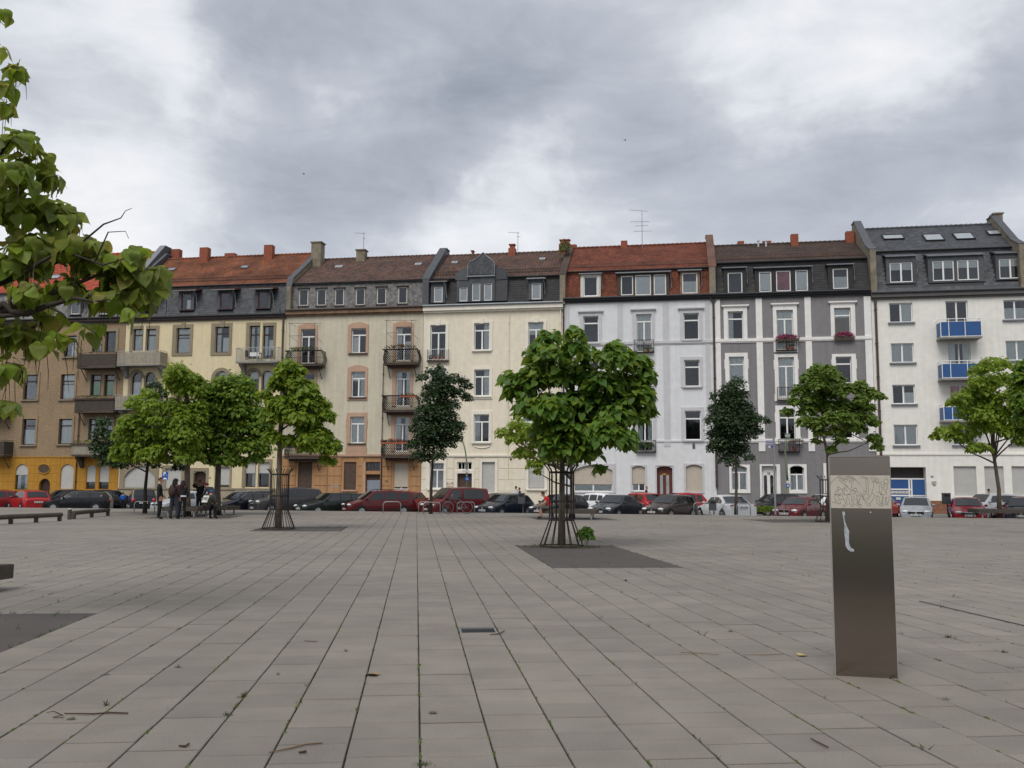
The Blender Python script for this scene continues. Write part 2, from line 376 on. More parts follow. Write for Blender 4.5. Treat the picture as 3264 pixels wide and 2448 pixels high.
# ------------------------------------------------------------------ foliage
def leaf_shape(kind):
    if kind == 'heart':      # a folded, drooping heart: stalk end at the origin, tip along +y
        o = [(0, .04), (.30, -.06), (.50, .16), (.46, .45), (.24, .78), (0, 1.08)]
        mid = [0, .12, .3, .55, .8, 1.08]
        v = []
        droop = lambda y: -.28 * max(0, y) ** 2
        for i, (x, y) in enumerate(o): v.append((x, y, .16 * x + droop(y)))
        for i, (x, y) in enumerate(o): v.append((-x, y, .16 * x + droop(y)))
        v.append((0, .30, droop(.3) - .03)); v.append((0, .65, droop(.65) - .03))
        f = [(0, 1, 2, 12), (12, 2, 3, 13), (13, 3, 4, 5), (6, 12, 8, 7), (12, 13, 9, 8), (13, 11, 10, 9)]
        return np.array(v), np.array(f)
    if kind == 'heart2':     # a finer heart for the leaves one sees close up
        ys = [-.10, -.02, .12, .30, .50, .70, .88, 1.02, 1.12]; wd = [.16, .36, .50, .54, .47, .33, .18, .07, .0]; v, f = [], []
        dr = lambda y: -.36 * max(0, y) ** 2 + .05 * math.sin(7 * y)
        for i, (y, w_) in enumerate(zip(ys, wd)):
            for t in (-1, -.5, 0, .5, 1): v.append((w_ * t, y + (.06 if t == 0 and i == 0 else 0), .22 * abs(w_ * t) * (1 - .7 * abs(t)) + .03 * math.sin(9 * y + 2 * t) * abs(t) + dr(y)))
        for i in range(len(ys) - 1):
            for k in range(4): f.append((i * 5 + k, i * 5 + k + 1, i * 5 + k + 6, i * 5 + k + 5))
        return np.array(v), np.array(f)
    if kind == 'maple':
        v = [(0, 0, 0), (.28, .10, .03), (.52, .30, -.02), (.30, .48, .04), (.30, .80, -.06), (0, 1.0, -.16), (-.30, .80, -.06), (-.30, .48, .04), (-.52, .30, -.02), (-.28, .10, .03), (0, .45, .05)]
        f = [(0, 1, 2, 10), (10, 2, 3, 4), (10, 4, 5, 6), (10, 6, 7, 8), (10, 8, 9, 0)]
        return np.array(v), np.array(f)
    if kind == 'petal':
        v = [(-.5, 0, 0), (.5, 0, 0), (.4, .9, .1), (-.4, .9, .1)]
        return np.array(v, float), np.array([(0, 1, 2, 3)])
    if kind == 'blade':
        v = [(-.06, 0, 0), (.06, 0, 0), (.03, .8, .02), (-.01, 1.0, .06)]
        return np.array(v, float), np.array([(0, 1, 2, 3)])
    v = [(0, 0, 0), (.28, .4, .05), (0, 1, -.1), (-.28, .4, .05)]
    return np.array(v, float), np.array([(0, 1, 2, 3)])
SHAPES = {k: leaf_shape(k) for k in ('heart', 'heart2', 'maple', 'petal', 'blade', 'small')}
def unit(a): return a / np.maximum(np.linalg.norm(a, axis=-1, keepdims=True), 1e-9)
def leaf_frames(nrm, tip):
    n = unit(nrm); t = tip - n * np.sum(tip * n, -1, keepdims=True); t = unit(t); x = np.cross(t, n)
    return np.stack([x, t, n], -1)                                  # columns
def leaves_mesh(name, pos, nrm, tip, size, kind, mats, mi=None):
    v0, f0 = SHAPES[kind]
    Rm = leaf_frames(nrm, tip)
    V = np.einsum('nij,kj->nki', Rm, v0) * size[:, None, None] + pos[:, None, :]
    k = len(v0); n = len(pos)
    Fc = (f0[None] + (np.arange(n) * k)[:, None, None]).reshape(-1, f0.shape[1])
    return np_mesh(name, V.reshape(-1, 3), Fc, mats, smooth=kind in ('heart', 'heart2'), mi=None if mi is None else np.repeat(mi, len(f0)))
def bush_mesh(name, c, r, n, size, kind, mats, up=.5, weights=None):
    d = unit(rng.normal(size=(n, 3))); d[:, 2] = np.abs(d[:, 2]) * .9 - .1
    pos = np.array(c) + d * np.array(r) * rng.uniform(.55, 1.05, (n, 1))
    mi = None
    if isinstance(mats, (list, tuple)) and len(mats) > 1: mi = rng.choice(len(mats), n, p=weights)
    return leaves_mesh(name, pos, d + np.array([0, 0, up]) + rng.normal(size=(n, 3)) * .5, d * .6 + rng.normal(size=(n, 3)) * .7, rng.uniform(.7, 1.3, n) * size, kind, mats, mi)

# ------------------------------------------------------------------ houses
def wallgrid(mb, x0, x1, z0, z1, y, ops, depth, mi_fn):
    xs = sorted(set([x0, x1] + [v for o in ops for v in (o[0], o[1]) if x0 < v < x1]))
    zs = sorted(set([z0, z1] + [v for o in ops for v in (o[2], o[3]) if z0 < v < z1] + [z for z in getattr(mi_fn, 'cuts', []) if z0 < z < z1]))
    for i in range(len(xs) - 1):
        for j in range(len(zs) - 1):
            a, b, c, d = xs[i], xs[i + 1], zs[j], zs[j + 1]
            if b - a < 1e-5 or d - c < 1e-5: continue
            mx_, mz = (a + b) / 2, (c + d) / 2
            if any(o[0] < mx_ < o[1] and o[2] < mz < o[3] for o in ops): continue
            mb.add([(a, y, c), (b, y, c), (b, y, d), (a, y, d)], [(0, 1, 2, 3)], mi_fn(mz))
    for o in ops:
        a, b, c, d = o[:4]; q = y + depth; mi = mi_fn((c + d) / 2)
        mb.add([(a, y, c), (a, q, c), (a, q, d), (a, y, d)], [(0, 1, 2, 3)], mi)
        mb.add([(b, y, c), (b, y, d), (b, q, d), (b, q, c)], [(0, 1, 2, 3)], mi)
        mb.add([(a, y, d), (a, q, d), (b, q, d), (b, y, d)], [(0, 1, 2, 3)], mi)
        mb.add([(a, y, c), (b, y, c), (b, q, c), (a, q, c)], [(0, 1, 2, 3)], mi)
        rise = o[4] if len(o) > 4 else 0
        if rise:
            zsr = d - rise; n = 10; cx, hw = (a + b) / 2, (b - a) / 2
            if rise >= hw * .98: arc = [(cx - hw * math.cos(math.pi * k / n), zsr + rise * math.sin(math.pi * k / n)) for k in range(n + 1)]
            else:
                Rr = (hw * hw + rise * rise) / (2 * rise); a0 = math.asin(min(1, hw / Rr))
                arc = [(cx + Rr * math.sin(-a0 + 2 * a0 * k / n), d - Rr + Rr * math.cos(-a0 + 2 * a0 * k / n)) for k in range(n + 1)]
            h = n // 2
            mb.prism([(a, d + .0)] + arc[:h + 1], y + .001, q - .02, mi=mi)
            mb.prism([(b, d + .0)] + arc[h:][::-1], y + .001, q - .02, mi=mi)
def tiles(mb, x0, x1, d0, z0, d1, z1, w, h, kind='flat', excl=(), lift=.02):
    S = math.hypot(d1 - d0, z1 - z0); a, b = (d1 - d0) / S, (z1 - z0) / S
    rows = max(1, round(S / h)); h = S / rows; cols = max(1, round((x1 - x0) / w)); w = (x1 - x0) / cols
    def P(x, t, up): return (x, d0 + a * t - b * up, z0 + b * t + a * up)
    for i in range(rows):
        t0, t1 = i * h, min((i + 1) * h + .05, S)
        off = .5 * w if (i % 2 and kind != 'pan') else 0
        for j in range(cols + (1 if off else 0)):
            xa = x0 + j * w - off; xb = xa + w
            xa, xb = max(xa, x0), min(xb, x1)
            if xb - xa < .3 * w: continue
            zc, xc = z0 + b * (t0 + h / 2), (xa + xb) / 2
            if any(e[0] < xc < e[1] and e[2] < zc < e[3] for e in excl): continue
            g = .004; xa += g; xb -= g; ww = xb - xa
            lf = lift * rng.uniform(.8, 1.3); sk = rng.uniform(-.006, .006)
            if kind == 'flat':
                mb.add([P(xa, t0 + sk, lf), P(xb, t0 - sk, lf), P(xb, t1, .004), P(xa, t1, .004), P(xa, t0 + sk, 0), P(xb, t0 - sk, 0)], [(0, 1, 2, 3), (4, 5, 1, 0)])
            elif kind == 'scale':
                mb.add([P(xa, t0 + .33 * h, lf), P(xa + .16 * ww, t0 + .1 * h, lf), P(xa + .5 * ww, t0, lf), P(xb - .16 * ww, t0 + .1 * h, lf), P(xb, t0 + .33 * h, lf), P(xb, t1, .004), P(xa, t1, .004),
                        P(xa + .16 * ww, t0 + .1 * h, 0), P(xa + .5 * ww, t0, 0), P(xb - .16 * ww, t0 + .1 * h, 0)], [(0, 1, 2, 3, 4, 5, 6), (7, 8, 2, 1), (8, 9, 3, 2)])
            else:
                ps = [(0, .0), (.28, .05), (.62, .035), (1, 0)]
                vs = [P(xa + p * ww, t0 + sk, q + lf) for p, q in ps] + [P(xa + p * ww, t1, q) for p, q in ps] + [P(xa, t0 + sk, 0), P(xb, t0 + sk, 0)]
                mb.add(vs, [(0, 1, 5, 4), (1, 2, 6, 5), (2, 3, 7, 6), (8, 9, 3, 2, 1, 0)])
GROUP_H = 'terraced houses along the street'
class House:
    def __init__(s, label, xa, xb, zones, eave, brk, ridge, dbrk=.9, dridge=5.4):
        s.sa, s.sb = fac(xa, 1300)[0], fac(xb, 1300)[0]
        s.W = s.sb - s.sa
        b = fpt(s.sa, 0, GZ)
        s.root = thing('town_house', label, 'house', b, -TH, GROUP_H)
        s.ops, s.zones, s.excl, s.mex = [], zones, [], []
        s.ze = s.P(*eave, d=0)[1]; s.zk = s.P(*brk, d=dbrk)[1]; s.zr = s.P(*ridge, d=dridge)[1]
        s.dk, s.dr = dbrk, dridge
    def P(s, reg, x, y, d=0.0):
        a, z = fac(*fx(reg, x, y), d); return a - s.sa, z - GZ
    def rect(s, reg, b, d=0.0):
        x0, y0, x1, y1 = b; ym, xm = (y0 + y1) / 2, (x0 + x1) / 2
        return s.P(reg, x0, ym, d)[0], s.P(reg, x1, ym, d)[0], s.P(reg, xm, y1, d)[1], s.P(reg, xm, y0, d)[1]
    def frame(s, part, pp, R_, y, kind, fr, content, name, label=None, split=.27):
        """a window frame with its panes and what hangs behind them; R_ = opening, y = plane of the frame's face"""
        x0, x1, z0, z1 = R_; w, h = x1 - x0, z1 - z0
        fw = min(.075, w * .09); mb = MB(); t = .06
        mb.box(x0, x0 + fw, y, y + t, z0, z1); mb.box(x1 - fw, x1, y, y + t, z0, z1)
        mb.box(x0 + fw, x1 - fw, y, y + t, z1 - fw, z1); mb.box(x0 + fw, x1 - fw, y, y + t, z0, z0 + fw)
        X0, X1, ZA, ZB = x0 + fw, x1 - fw, z0 + fw, z1 - fw
        cells = []
        if kind in 'AB':
            zt = z1 - split * h
            mb.box(X0, X1, y - .01, y + t, zt - .05, zt + .05); cells.append((X0, X1, zt + .05, ZB)); top = zt - .05
        else: top = ZB
        if kind in 'AD':
            xm = (x0 + x1) / 2; m = .055
            mb.box(xm - m, xm + m, y - .005, y + t, ZA, top); cells += [(X0, xm - m, ZA, top), (xm + m, X1, ZA, top)]
        elif kind == 'L':                       # door light: bars
            n = 4
            for i in range(1, n): xx = X0 + (X1 - X0) * i / n; mb.box(xx - .02, xx + .02, y, y + t, ZA, top)
            cells += [(X0, X1, ZA, top)]
        else: cells += [(X0, X1, ZA, top)]
        o = mb.build(name, fr, part)
        if label: o['label'] = label
        if pp is None: pp = o
        for i, (a, b, c, d) in enumerate(cells):
            g = MB(); g.box(a - .006, b + .006, -.006, .006, 0, d - c); q = g.build('pane', GLASS, pp, loc=(0, y + .035, c))
            if 't' in content and i == len(cells) - 1: q.rotation_euler = (rad(-9), 0, 0)
        def sheet(a, b, c, d, m, folds=True, nm='curtain', yy=.075):
            k = MB(); n = 14 if folds else 1; vs = []
            for i in range(n + 1):
                yy_ = y + yy + (.025 * math.sin(i * 2.1) if folds else 0); xx = a + (b - a) * i / n
                vs += [(xx, yy_, c), (xx, yy_, d)]
            k.add(vs, [(2 * i, 2 * i + 2, 2 * i + 3, 2 * i + 1) for i in range(n)])
            k.build(nm, m, pp)
        for ch in content:
            if ch == 'c': sheet(X0, X1, ZA, ZB, CURT)
            elif ch == 'w': sheet(X0, X1, ZA, ZB - .04 * h, SHEETW, False, 'blind_or_glare')
            elif ch == 'v': sheet(X0 + w * .42, X1, ZA, ZA + .55 * h, SHEETW, False, 'blind_or_glare')  # pale sheet also paints the sky glare on a tilted sash
            elif ch == 'V': sheet(X0, X0 + w * .45, ZA, ZA + .62 * h, SHEETW, False, 'blind_or_glare')
            elif ch == 'h': sheet(X0, X0 + .3 * w, ZA, ZB, CURT); sheet(X1 - .27 * w, X1, ZA, ZB, CURT)
            elif ch == 'l': sheet(X0, X0 + .3 * w, ZA, ZB, CURT)
            elif ch == 'r': sheet(X1 - .33 * w, X1, ZA, ZB, CURT)
            elif ch == 'R': sheet((x0 + x1) / 2, X1, ZA, ZB, CURT, False)
            elif ch == 'b': sheet(X0, X1, ZB - .33 * h, ZB, CURT, False, 'blind_or_glare')
            elif ch == 'k': sheet(X0, X1, ZA, ZA + .55 * h, CURT)
            elif ch == 'g': sheet(X0, X1, ZA, ZA + .62 * h, CURTG, False)
            elif ch == 'p': sheet(X0, X1, ZA, ZB, CURTR)
            elif ch == 'y': sheet(X0, X1, ZA, ZA + .62 * h, CURTB, False, 'blind_or_glare')
        return o
    def shutter(s, R_, y, mat, pp, frac=1.0):
        x0, x1, z0, z1 = R_; zb = z1 - (z1 - z0) * frac; n = max(4, int((z1 - zb) / .07)); mb = MB(); vs = []
        for i in range(n + 1):
            z = zb + (z1 - zb) * i / n
            vs += [(x0, y, z), (x1, y, z), (x0, y - .012, z + .012), (x1, y - .012, z + .012)]
        fs = []
        for i in range(n):
            a = 4 * i; fs += [(a, a + 1, a + 3, a + 2), (a + 2, a + 3, a + 5, a + 4)]
        mb.add(vs, fs); mb.box(x0, x1, y - .02, y + .02, zb - .05, zb); return mb.build('shutter', mat, pp)
    def win(s, reg, b, kind='A', fr=WHITE, content='', arch=0.0, recess=.15, trim=None, tm=None, sill=None, split=.27, shut=None, shutm=SHUT, label=None, bar=None):
        R_ = s.rect(reg, b); x0, x1, z0, z1 = R_
        rise = 0 if not arch else ((x1 - x0) / 2 if arch == 1 else (x1 - x0) * arch)
        s.ops.append((x0, x1, z0, z1, rise))
        o = s.frame(s.root, None, R_, recess, kind, fr, content, 'window', label, split)
        if shut: s.shutter(R_, recess - .045, shutm, o, shut)
        if trim:
            ox0, ox1, oz0, oz1 = s.rect(reg, trim[:4]); st = trim[4] if len(trim) > 4 else 'plain'
            oz1 = max(oz1, z1 + .05); oz0 = min(oz0, z0)
            m = MB(); p = -.07; e = .004
            zs = z1 - rise
            m.box(ox0, x0 + e, p, .004, oz0, zs); m.box(x1 - e, ox1, p, .004, oz0, zs)
            if oz0 < z0 - .03: m.box(x0 + e, x1 - e, p, .004, oz0, z0 + e)
            n = 10; cx = (x0 + x1) / 2; hw = (x1 - x0) / 2
            if rise:
                if arch == 1:
                    inner = [(cx - hw * math.cos(math.pi * k / n), zs + hw * math.sin(math.pi * k / n)) for k in range(n + 1)]
                    t = (cx - ox0) - hw
                    outer = [(cx - (hw + t) * math.cos(math.pi * k / n), zs + (hw + t) * math.sin(math.pi * k / n)) for k in range(n + 1)]
                else:
                    inner = [(x0 + (x1 - x0) * k / n, zs + rise * (1 - (2 * k / n - 1) ** 2)) for k in range(n + 1)]
                    outer = [(ox0 + (ox1 - ox0) * k / n, oz1) for k in range(n + 1)]
                    inner[0] = (x0, zs); 
                    m.box(ox0, x0 + e, p, .004, zs + .001, oz1); m.box(x1 - e, ox1, p, .004, zs + .001, oz1)
                    outer = [(x0 + (x1 - x0) * k / n, oz1) for k in range(n + 1)]
                for k in range(n): m.prism([inner[k], inner[k + 1], outer[k + 1], outer[k]], p, .004)
            elif st in ('arch', 'key'):
                rs = (oz1 - z1) * .45; zz0 = oz1 - rs
                top = [(ox0 + (ox1 - ox0) * k / n, zz0 + rs * (1 - (2 * k / n - 1) ** 2)) for k in range(n + 1)]
                m.prism([(ox1, z1 - e), (ox0, z1 - e)] + top, p - .001, .005)
            else:
                m.box(ox0, ox1, p - .001, .005, z1 - e, oz1)
            if st == 'key' or st == 'kplain': m.box(cx - .16, cx + .16, p - .07, .006, z1 - .05, oz1 + .12)
            if st == 'cornice': m.box(ox0 - .14, ox1 + .14, p - .14, .006, oz1 + .001, oz1 + .1); m.box(ox0 - .06, ox1 + .06, p - .07, .005, oz1 - .07, oz1)
            if st == 'ears': m.box(ox0 - .05, ox0 + .01, p + .01, .006, zs - .9, zs - .2); m.box(ox1 - .01, ox1 + .05, p + .01, .006, zs - .9, zs - .2); m.box(ox0 - .05, ox0 + .01, p + .01, .006, oz0, oz0 + .5); m.box(ox1 - .01, ox1 + .05, p + .01, .006, oz0, oz0 + .5)
            m.build('surround', tm, o)
        if sill is not None:
            ov = .12 if not trim else .16
            m = MB(); m.box(x0 - ov, x1 + ov, -.16, recess, z0 - .11, z0 - .006); m.build('sill', sill, o)
        return o
    def door(s, reg, b, mat, arch=0.0, trim=None, tm=None, lights=(), recess=.28, label=None, glassm=None):
        R_ = s.rect(reg, b); x0, x1, z0, z1 = R_; z0 = max(z0, .02)
        rise = 0 if not arch else ((x1 - x0) / 2 if arch == 1 else (x1 - x0) * arch)
        s.ops.append((x0, x1, z0, z1, rise))
        mb = MB(); mb.box(x0, x1, recess, recess + .06, z0, z1)
        xm = (x0 + x1) / 2
        for a, c in ((x0 + .12, xm - .06), (xm + .06, x1 - .12)):
            mb.box(a, c, recess - .02, recess + .01, z0 + .15, z0 + .75)
            mb.box(a, c, recess - .02, recess + .01, z0 + .9, z0 + 1.25)
        o = mb.build('door', mat, s.root)
        if label: o['label'] = label
        h = MB(); h.tube([(xm + .1, recess - .06, z0 + 1.02), (xm + .22, recess - .06, z0 + 1.02)], .015, 6); h.tube([(xm + .1, recess - .06, z0 + 1.02), (xm + .1, recess + .01, z0 + 1.02)], .012, 6); h.build('handle', STEEL, o)
        for lb in lights:
            a, c, d_, e_ = s.rect(reg, lb); g = MB(); rr = (c - a) / 2
            g.prism([(a, d_), (c, d_), (c, e_ - rr)] + [((a + c) / 2 + rr * math.cos(math.pi * k / 6), e_ - rr + rr * math.sin(math.pi * k / 6)) for k in range(1, 6)] + [(a, e_ - rr)], recess - .03, recess - .012)
            g.build('door_light', glassm or CARGLASS, o)
        if trim:
            ox0, ox1, oz0, oz1 = s.rect(reg, trim[:4]); m = MB()
            m.box(ox0, x0 + .004, -.05, .004, .02, oz1); m.box(x1 - .004, ox1, -.05, .004, .02, oz1); m.box(x0 + .004, x1 - .004, -.05, .004, z1 - .004, oz1)
            m.build('surround', tm, o)
        return o
    def band(s, name, reg, y, h, proj, mat, xr=None, x=None):
        z = s.P(reg, x if x is not None else 500, y)[1]
        a, b = xr or (0.0, s.W); m = MB(); m.box(a + .01, b - .01, -proj, .005, z - h / 2, z + h / 2); m.box(a + .01, b - .01, -proj * .55, .004, z - h * .9, z - h / 2 - .001)
        return m.build(name, mat, s.root)
    def pilaster(s, reg, xa, xb, ya, yb, mat, proj=.05):
        x0, x1, z0, z1 = s.rect(reg, (xa, ya, xb, yb)); m = MB(); m.box(x0, x1, -proj, .004, z0, z1); return m.build('pilaster', mat, s.root)
    def blocks(s, z0, z1, rows, mat, wid=1.35, margin=.12, proj=.045):
        h = (z1 - z0) / rows; shared = {}
        for r in range(rows):
            a, b = z0 + r * h + .014, z0 + (r + 1) * h - .014
            cuts = sorted((max(0.02, o[0] - margin), min(s.W - .02, o[1] + margin)) for o in s.ops if o[2] - .25 < b and o[3] + .12 > a)
            x = .02; spans = []
            for c in cuts:
                if c[0] > x + .1: spans.append((x, c[0]))
                x = max(x, c[1])
            if s.W - .02 > x + .1: spans.append((x, s.W - .02))
            for (p, q) in spans:
                n = max(1, round((q - p) / wid)); ww = (q - p) / n
                for i in range(n):
                    key = (round(ww, 2), round(b - a, 2))
                    if key not in shared:
                        m = MB(); W_, H_ = ww - .028, b - a; bv = .02
                        m.add([(0, 0, 0), (W_, 0, 0), (W_, 0, H_), (0, 0, H_), (bv, -proj, bv), (W_ - bv, -proj, bv), (W_ - bv, -proj, H_ - bv), (bv, -proj, H_ - bv)],
                              [(4, 5, 6, 7), (0, 1, 5, 4), (1, 2, 6, 5), (2, 3, 7, 6), (3, 0, 4, 7)]); shared[key] = m.mesh('stone_block', mat)
                    link('stone_block', shared[key], s.root, (p + i * ww + .014, -.001, a))
    def balcony(s, reg, b, proj, style, slab=.14, door=None, mat=None, slabm=None, brackets=True, label=None):
        x0, x1, z0, z1 = s.rect(reg, b, -proj)
        m = MB(); m.box(x0, x1, -proj, .004, z0, z0 + slab)
        if style == 'iron': m.box(x0 - .03, x1 + .03, -proj - .03, -proj + .02, z0 + .02, z0 + slab + .05); m.box(x0 + .25, x1 - .25, -proj + .35, .003, z0 - .16, z0 - .001)
        o = m.build('balcony', slabm or CONC, s.root)
        if label: o['label'] = label
        zf = z0 + slab
        r = MB()
        def loop(z, rr):
            r.tube([(x0 + .03, -.01, z), (x0 + .03, -proj + .03, z), (x1 - .03, -proj + .03, z), (x1 - .03, -.01, z)], rr, 5)
        if style in ('rail', 'slat', 'wood', 'french', 'solid'):
            loop(z1 - .02, .022); loop(zf + .07, .014)
            for xx in (x0 + .03, (x0 + x1) / 2, x1 - .03): r.box(xx - .018, xx + .018, -proj + .012, -proj + .048, zf - .01, z1 - .02)
            r.build('railing', mat or STEEL, o)
            q = MB()
            if style in ('rail', 'french'):
                n = int((x1 - x0) / .13)
                for i in range(n + 1): xx = x0 + .03 + (x1 - x0 - .06) * i / n; q.box(xx - .009, xx + .009, -proj + .02, -proj + .038, zf + .07, z1 - .02)
                n = int(proj / .13)
                for i in range(n):
                    yy = -proj + .03 + proj * i / max(n, 1)
                    for xx in (x0 + .03, x1 - .03): q.box(xx - .009, xx + .009, yy - .009, yy + .009, zf + .07, z1 - .02)
                q.build('balusters', mat or STEEL, o, kind='stuff')
            else:
                w = .115; n = int((x1 - x0) / w)
                for i in range(n): xx = x0 + (x1 - x0) * i / n; q.box(xx + .008, xx + (x1 - x0) / n - .008, -proj - .012, -proj + .008, zf + .03, z1 - .12)
                n = max(2, int(proj / w))
                for i in range(n):
                    yy = -proj + proj * i / n
                    for xx in (x0 - .01, x1 - .01): q.box(xx, xx + .02, yy + .008, yy + proj / n - .008, zf + .03, z1 - .12)
                q.build('balcony_slats', WOODG if style == 'wood' else BAMBOO, o, kind='stuff')
        elif style == 'iron':                           # bellied wrought iron with lattice
            def prof(t): return .16 * math.sin(math.pi * min(1, t * 1.15)) * (1 - .3 * t)
            H = z1 - zf; loopz = []
            path = []
            n = max(6, int((x1 - x0) / .16)); k = max(3, int(proj / .18))
            base = [(x0, -proj * (i / k), -1, 0) for i in range(k)] + [(x0 + (x1 - x0) * i / n, -proj, 0, -1) for i in range(n + 1)] + [(x1, -proj * (1 - i / k), 1, 0) for i in range(1, k + 1)]
            def pt(i, t):
                bx, by, nx, ny = base[i]; q_ = prof(t); return (bx + nx * q_, by + ny * q_, zf + H * t)
            for t, rr in ((0.03, .02), (.5, .012), (1.0, .03)): r.tube([pt(i, t) for i in range(len(base))], rr, 5)
            r.box(x0 - .1, x1 + .1, -proj - .14, -proj + .06, z1 - .03, z1 + .05)
            r.build('railing', IRON, o)
            q = MB(); T = [0, .17, .34, .5, .67, .84, 1.0]
            for i in range(len(base) - 1):
                for j in range(len(T) - 1):
                    if (i + j) % 2 == 0: q.tube([pt(i, T[j]), pt(i + 1, T[j + 1])], .017, 3, cap=False)
                    else: q.tube([pt(i + 1, T[j]), pt(i, T[j + 1])], .017, 3, cap=False)
                    if (i + j) % 2 == 0: q.tube([pt(i + 1, T[j]), pt(i, T[j + 1])], .017, 3, cap=False)
                    else: q.tube([pt(i, T[j]), pt(i + 1, T[j + 1])], .017, 3, cap=False)
            q.build('lattice', IRON, o, kind='stuff')
        elif style == 'blue':
            loop(z1 - .03, .028); loop(zf + .03, .02); loop(z1 - .22, .016)
            xs = [x0 + .03 + (x1 - x0 - .06) * i / 3 for i in (0, .6, 1.8, 3)]
            for xx in xs: r.box(xx - .022, xx + .022, -proj + .005, -proj + .05, z0, z1 - .03)
            for xx in (x0 + .03, x1 - .03): r.box(xx - .02, xx + .02, -.1, -.06, z0, z1 - .03)
            r.build('railing', WHITE, o)
            for i in range(3):
                q = MB(); q.box(xs[i] + .03, xs[i + 1] - .03, -proj + .035, -proj + .055, zf + .06, z1 - .25); q.build('panel', BLUEP, o)
            for xx in (x0 + .03, x1 - .03):
                q = MB(); q.box(xx - .01, xx + .01, -proj + .08, -.12, zf + .06, z1 - .25); q.build('panel', BLUEP, o)
        if brackets and style in ('wood', 'iron'):
            for xx in (x0 + .25, x1 - .25):
                q = MB(); q.tube([(xx, -proj * .8, z0 + .01), (xx, -.01, z0 - .95)], .035, 4); q.build('bracket', WOODD, o)
        if brackets and style in ('slat', 'rail') and proj > .6:
            for xx in (x0 + .3, x1 - .3):
                q = MB(); q.prism([(-.003, z0 - .001), (-proj * .75, z0 - .001), (-proj * .75, z0 - .18), (-proj * .4, z0 - .35), (-.22, z0 - .8), (-.003, z0 - .95)], xx - .15, xx + .15, ax='x'); q.build('bracket', slabm or CONC, o)
        return o, (x0, x1, z0, z1, proj)
    def pipe(s, reg, x, y0, y1, mat, r=.055, name='downpipe', fork=False):
        a, z1 = s.P(reg, x, y0); z0 = s.P(reg, x, y1)[1]; m = MB()
        m.tube([(a, -.12, z1), (a, -.12, max(z0, .02))], r, 8)
        if fork:
            m.tube([(a, -.12, z1 - .05), (a - .28, -.14, z1 + .4), (a - .3, -.2, z1 + .75)], r * .8, 6); m.tube([(a, -.12, z1 - .05), (a + .28, -.14, z1 + .4), (a + .3, -.2, z1 + .75)], r * .8, 6)
        for k in range(6):
            zz_ = max(z0, 0) + (z1 - max(z0, 0)) * (k + .5) / 6; m.box(a - r - .015, a + r + .015, -.12 - r - .01, .002, zz_, zz_ + .05)
        return m.build(name, mat, s.root, smooth=False)
    def dormer(s, reg, body, wins, d=.02, back=2.4, bm=SLATE, roof='slab', rm=SLATE, fr=WHITE, over=.3, drop=.25, rbox=None, casing=None, zfront=None, label=None):
        x0, x1, z0, z1 = s.rect(reg, body, d)
        m = MB(); ops = []
        for wn_ in wins:
            ops.append(s.rect(reg, wn_[:4], d) + (0,))
        fn = lambda z: 0
        wallgrid(m, x0, x1, z0, z1, d, ops, .22, fn)
        m.add([(x0, d, z0), (x0, back, z0), (x0, back, z1), (x0, d, z1)], [(0, 3, 2, 1)]); m.add([(x1, d, z0), (x1, back, z0), (x1, back, z1), (x1, d, z1)], [(0, 1, 2, 3)])
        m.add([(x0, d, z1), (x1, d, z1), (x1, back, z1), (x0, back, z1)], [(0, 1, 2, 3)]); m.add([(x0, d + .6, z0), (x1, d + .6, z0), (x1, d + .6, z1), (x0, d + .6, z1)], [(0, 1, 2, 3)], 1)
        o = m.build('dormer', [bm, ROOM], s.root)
        if label: o['label'] = label
        for wn_, op in zip(wins, ops):
            kind = wn_[4] if len(wn_) > 4 else 'C'; cont = wn_[5] if len(wn_) > 5 else ''
            R_ = op[:4]
            s.frame(o, o, R_, d + .06, kind, wn_[6] if len(wn_) > 6 else fr, cont, 'frame')
            if casing:
                k = MB(); c = .16; a, b_, c0, c1 = R_
                k.box(a - c, a + .004, d - .05, d + .004, c0 - .05, c1 + c); k.box(b_ - .004, b_ + c, d - .05, d + .004, c0 - .05, c1 + c); k.box(a + .004, b_ - .004, d - .051, d + .005, c1 - .004, c1 + c); k.box(a - c - .05, b_ + c + .05, d - .12, d + .006, c0 - .13, c0 - .05)
                k.build('casing', casing, o)
        a, b_ = x0 - over, x1 + over
        k = MB()
        if roof == 'slab':
            zt = z1 + .02; k.prism([(d - over, zt - .02), (d - over, zt + .08), (back + .3, zt + .08 + drop), (back + .3, zt - .02 + drop)], a, b_, ax='x')
            k.build('dormer_roof', rm, o)
            g = MB(); g.tube([(a, d - over - .05, zt), (b_, d - over - .05, zt)], .05, 6); g.tube([(b_ - .1, d - over - .04, zt), (b_ - .02, d - .1, zt - .35), (b_ - .0, d + .02, zt - .9), (b_ - .0, d + .02, zt - 1.2)], .025, 5); g.build('gutter', ZINC, o)
        elif roof == 'tile':
            zt = z1 + .02; tiles(k, a, b_, d - over, zt, back + .2, zt + drop, .2, .2, lift=.03); k.prism([(d - over, zt - .1), (d - over, zt - .01), (back + .2, zt + drop - .01), (back + .2, zt + drop - .1)], a, b_, ax='x')
            k.build('dormer_roof', rm, o, kind='stuff')
            g = MB(); g.tube([(a, d - over - .03, zt - .08), (b_, d - over - .03, zt - .08)], .045, 6); g.tube([(b_ - .25, d - over - .03, zt - .1), (b_ - .12, d - .1, zt - .45), (b_ - .1, d + .02, zt - 1.0), (b_ - .05, d, zt - 1.35)], .028, 5); g.build('gutter', ZINC, o)
        s.mex.append((x0 - .02, x1 + .02, z0 - .3, z1 + .1))
        return o
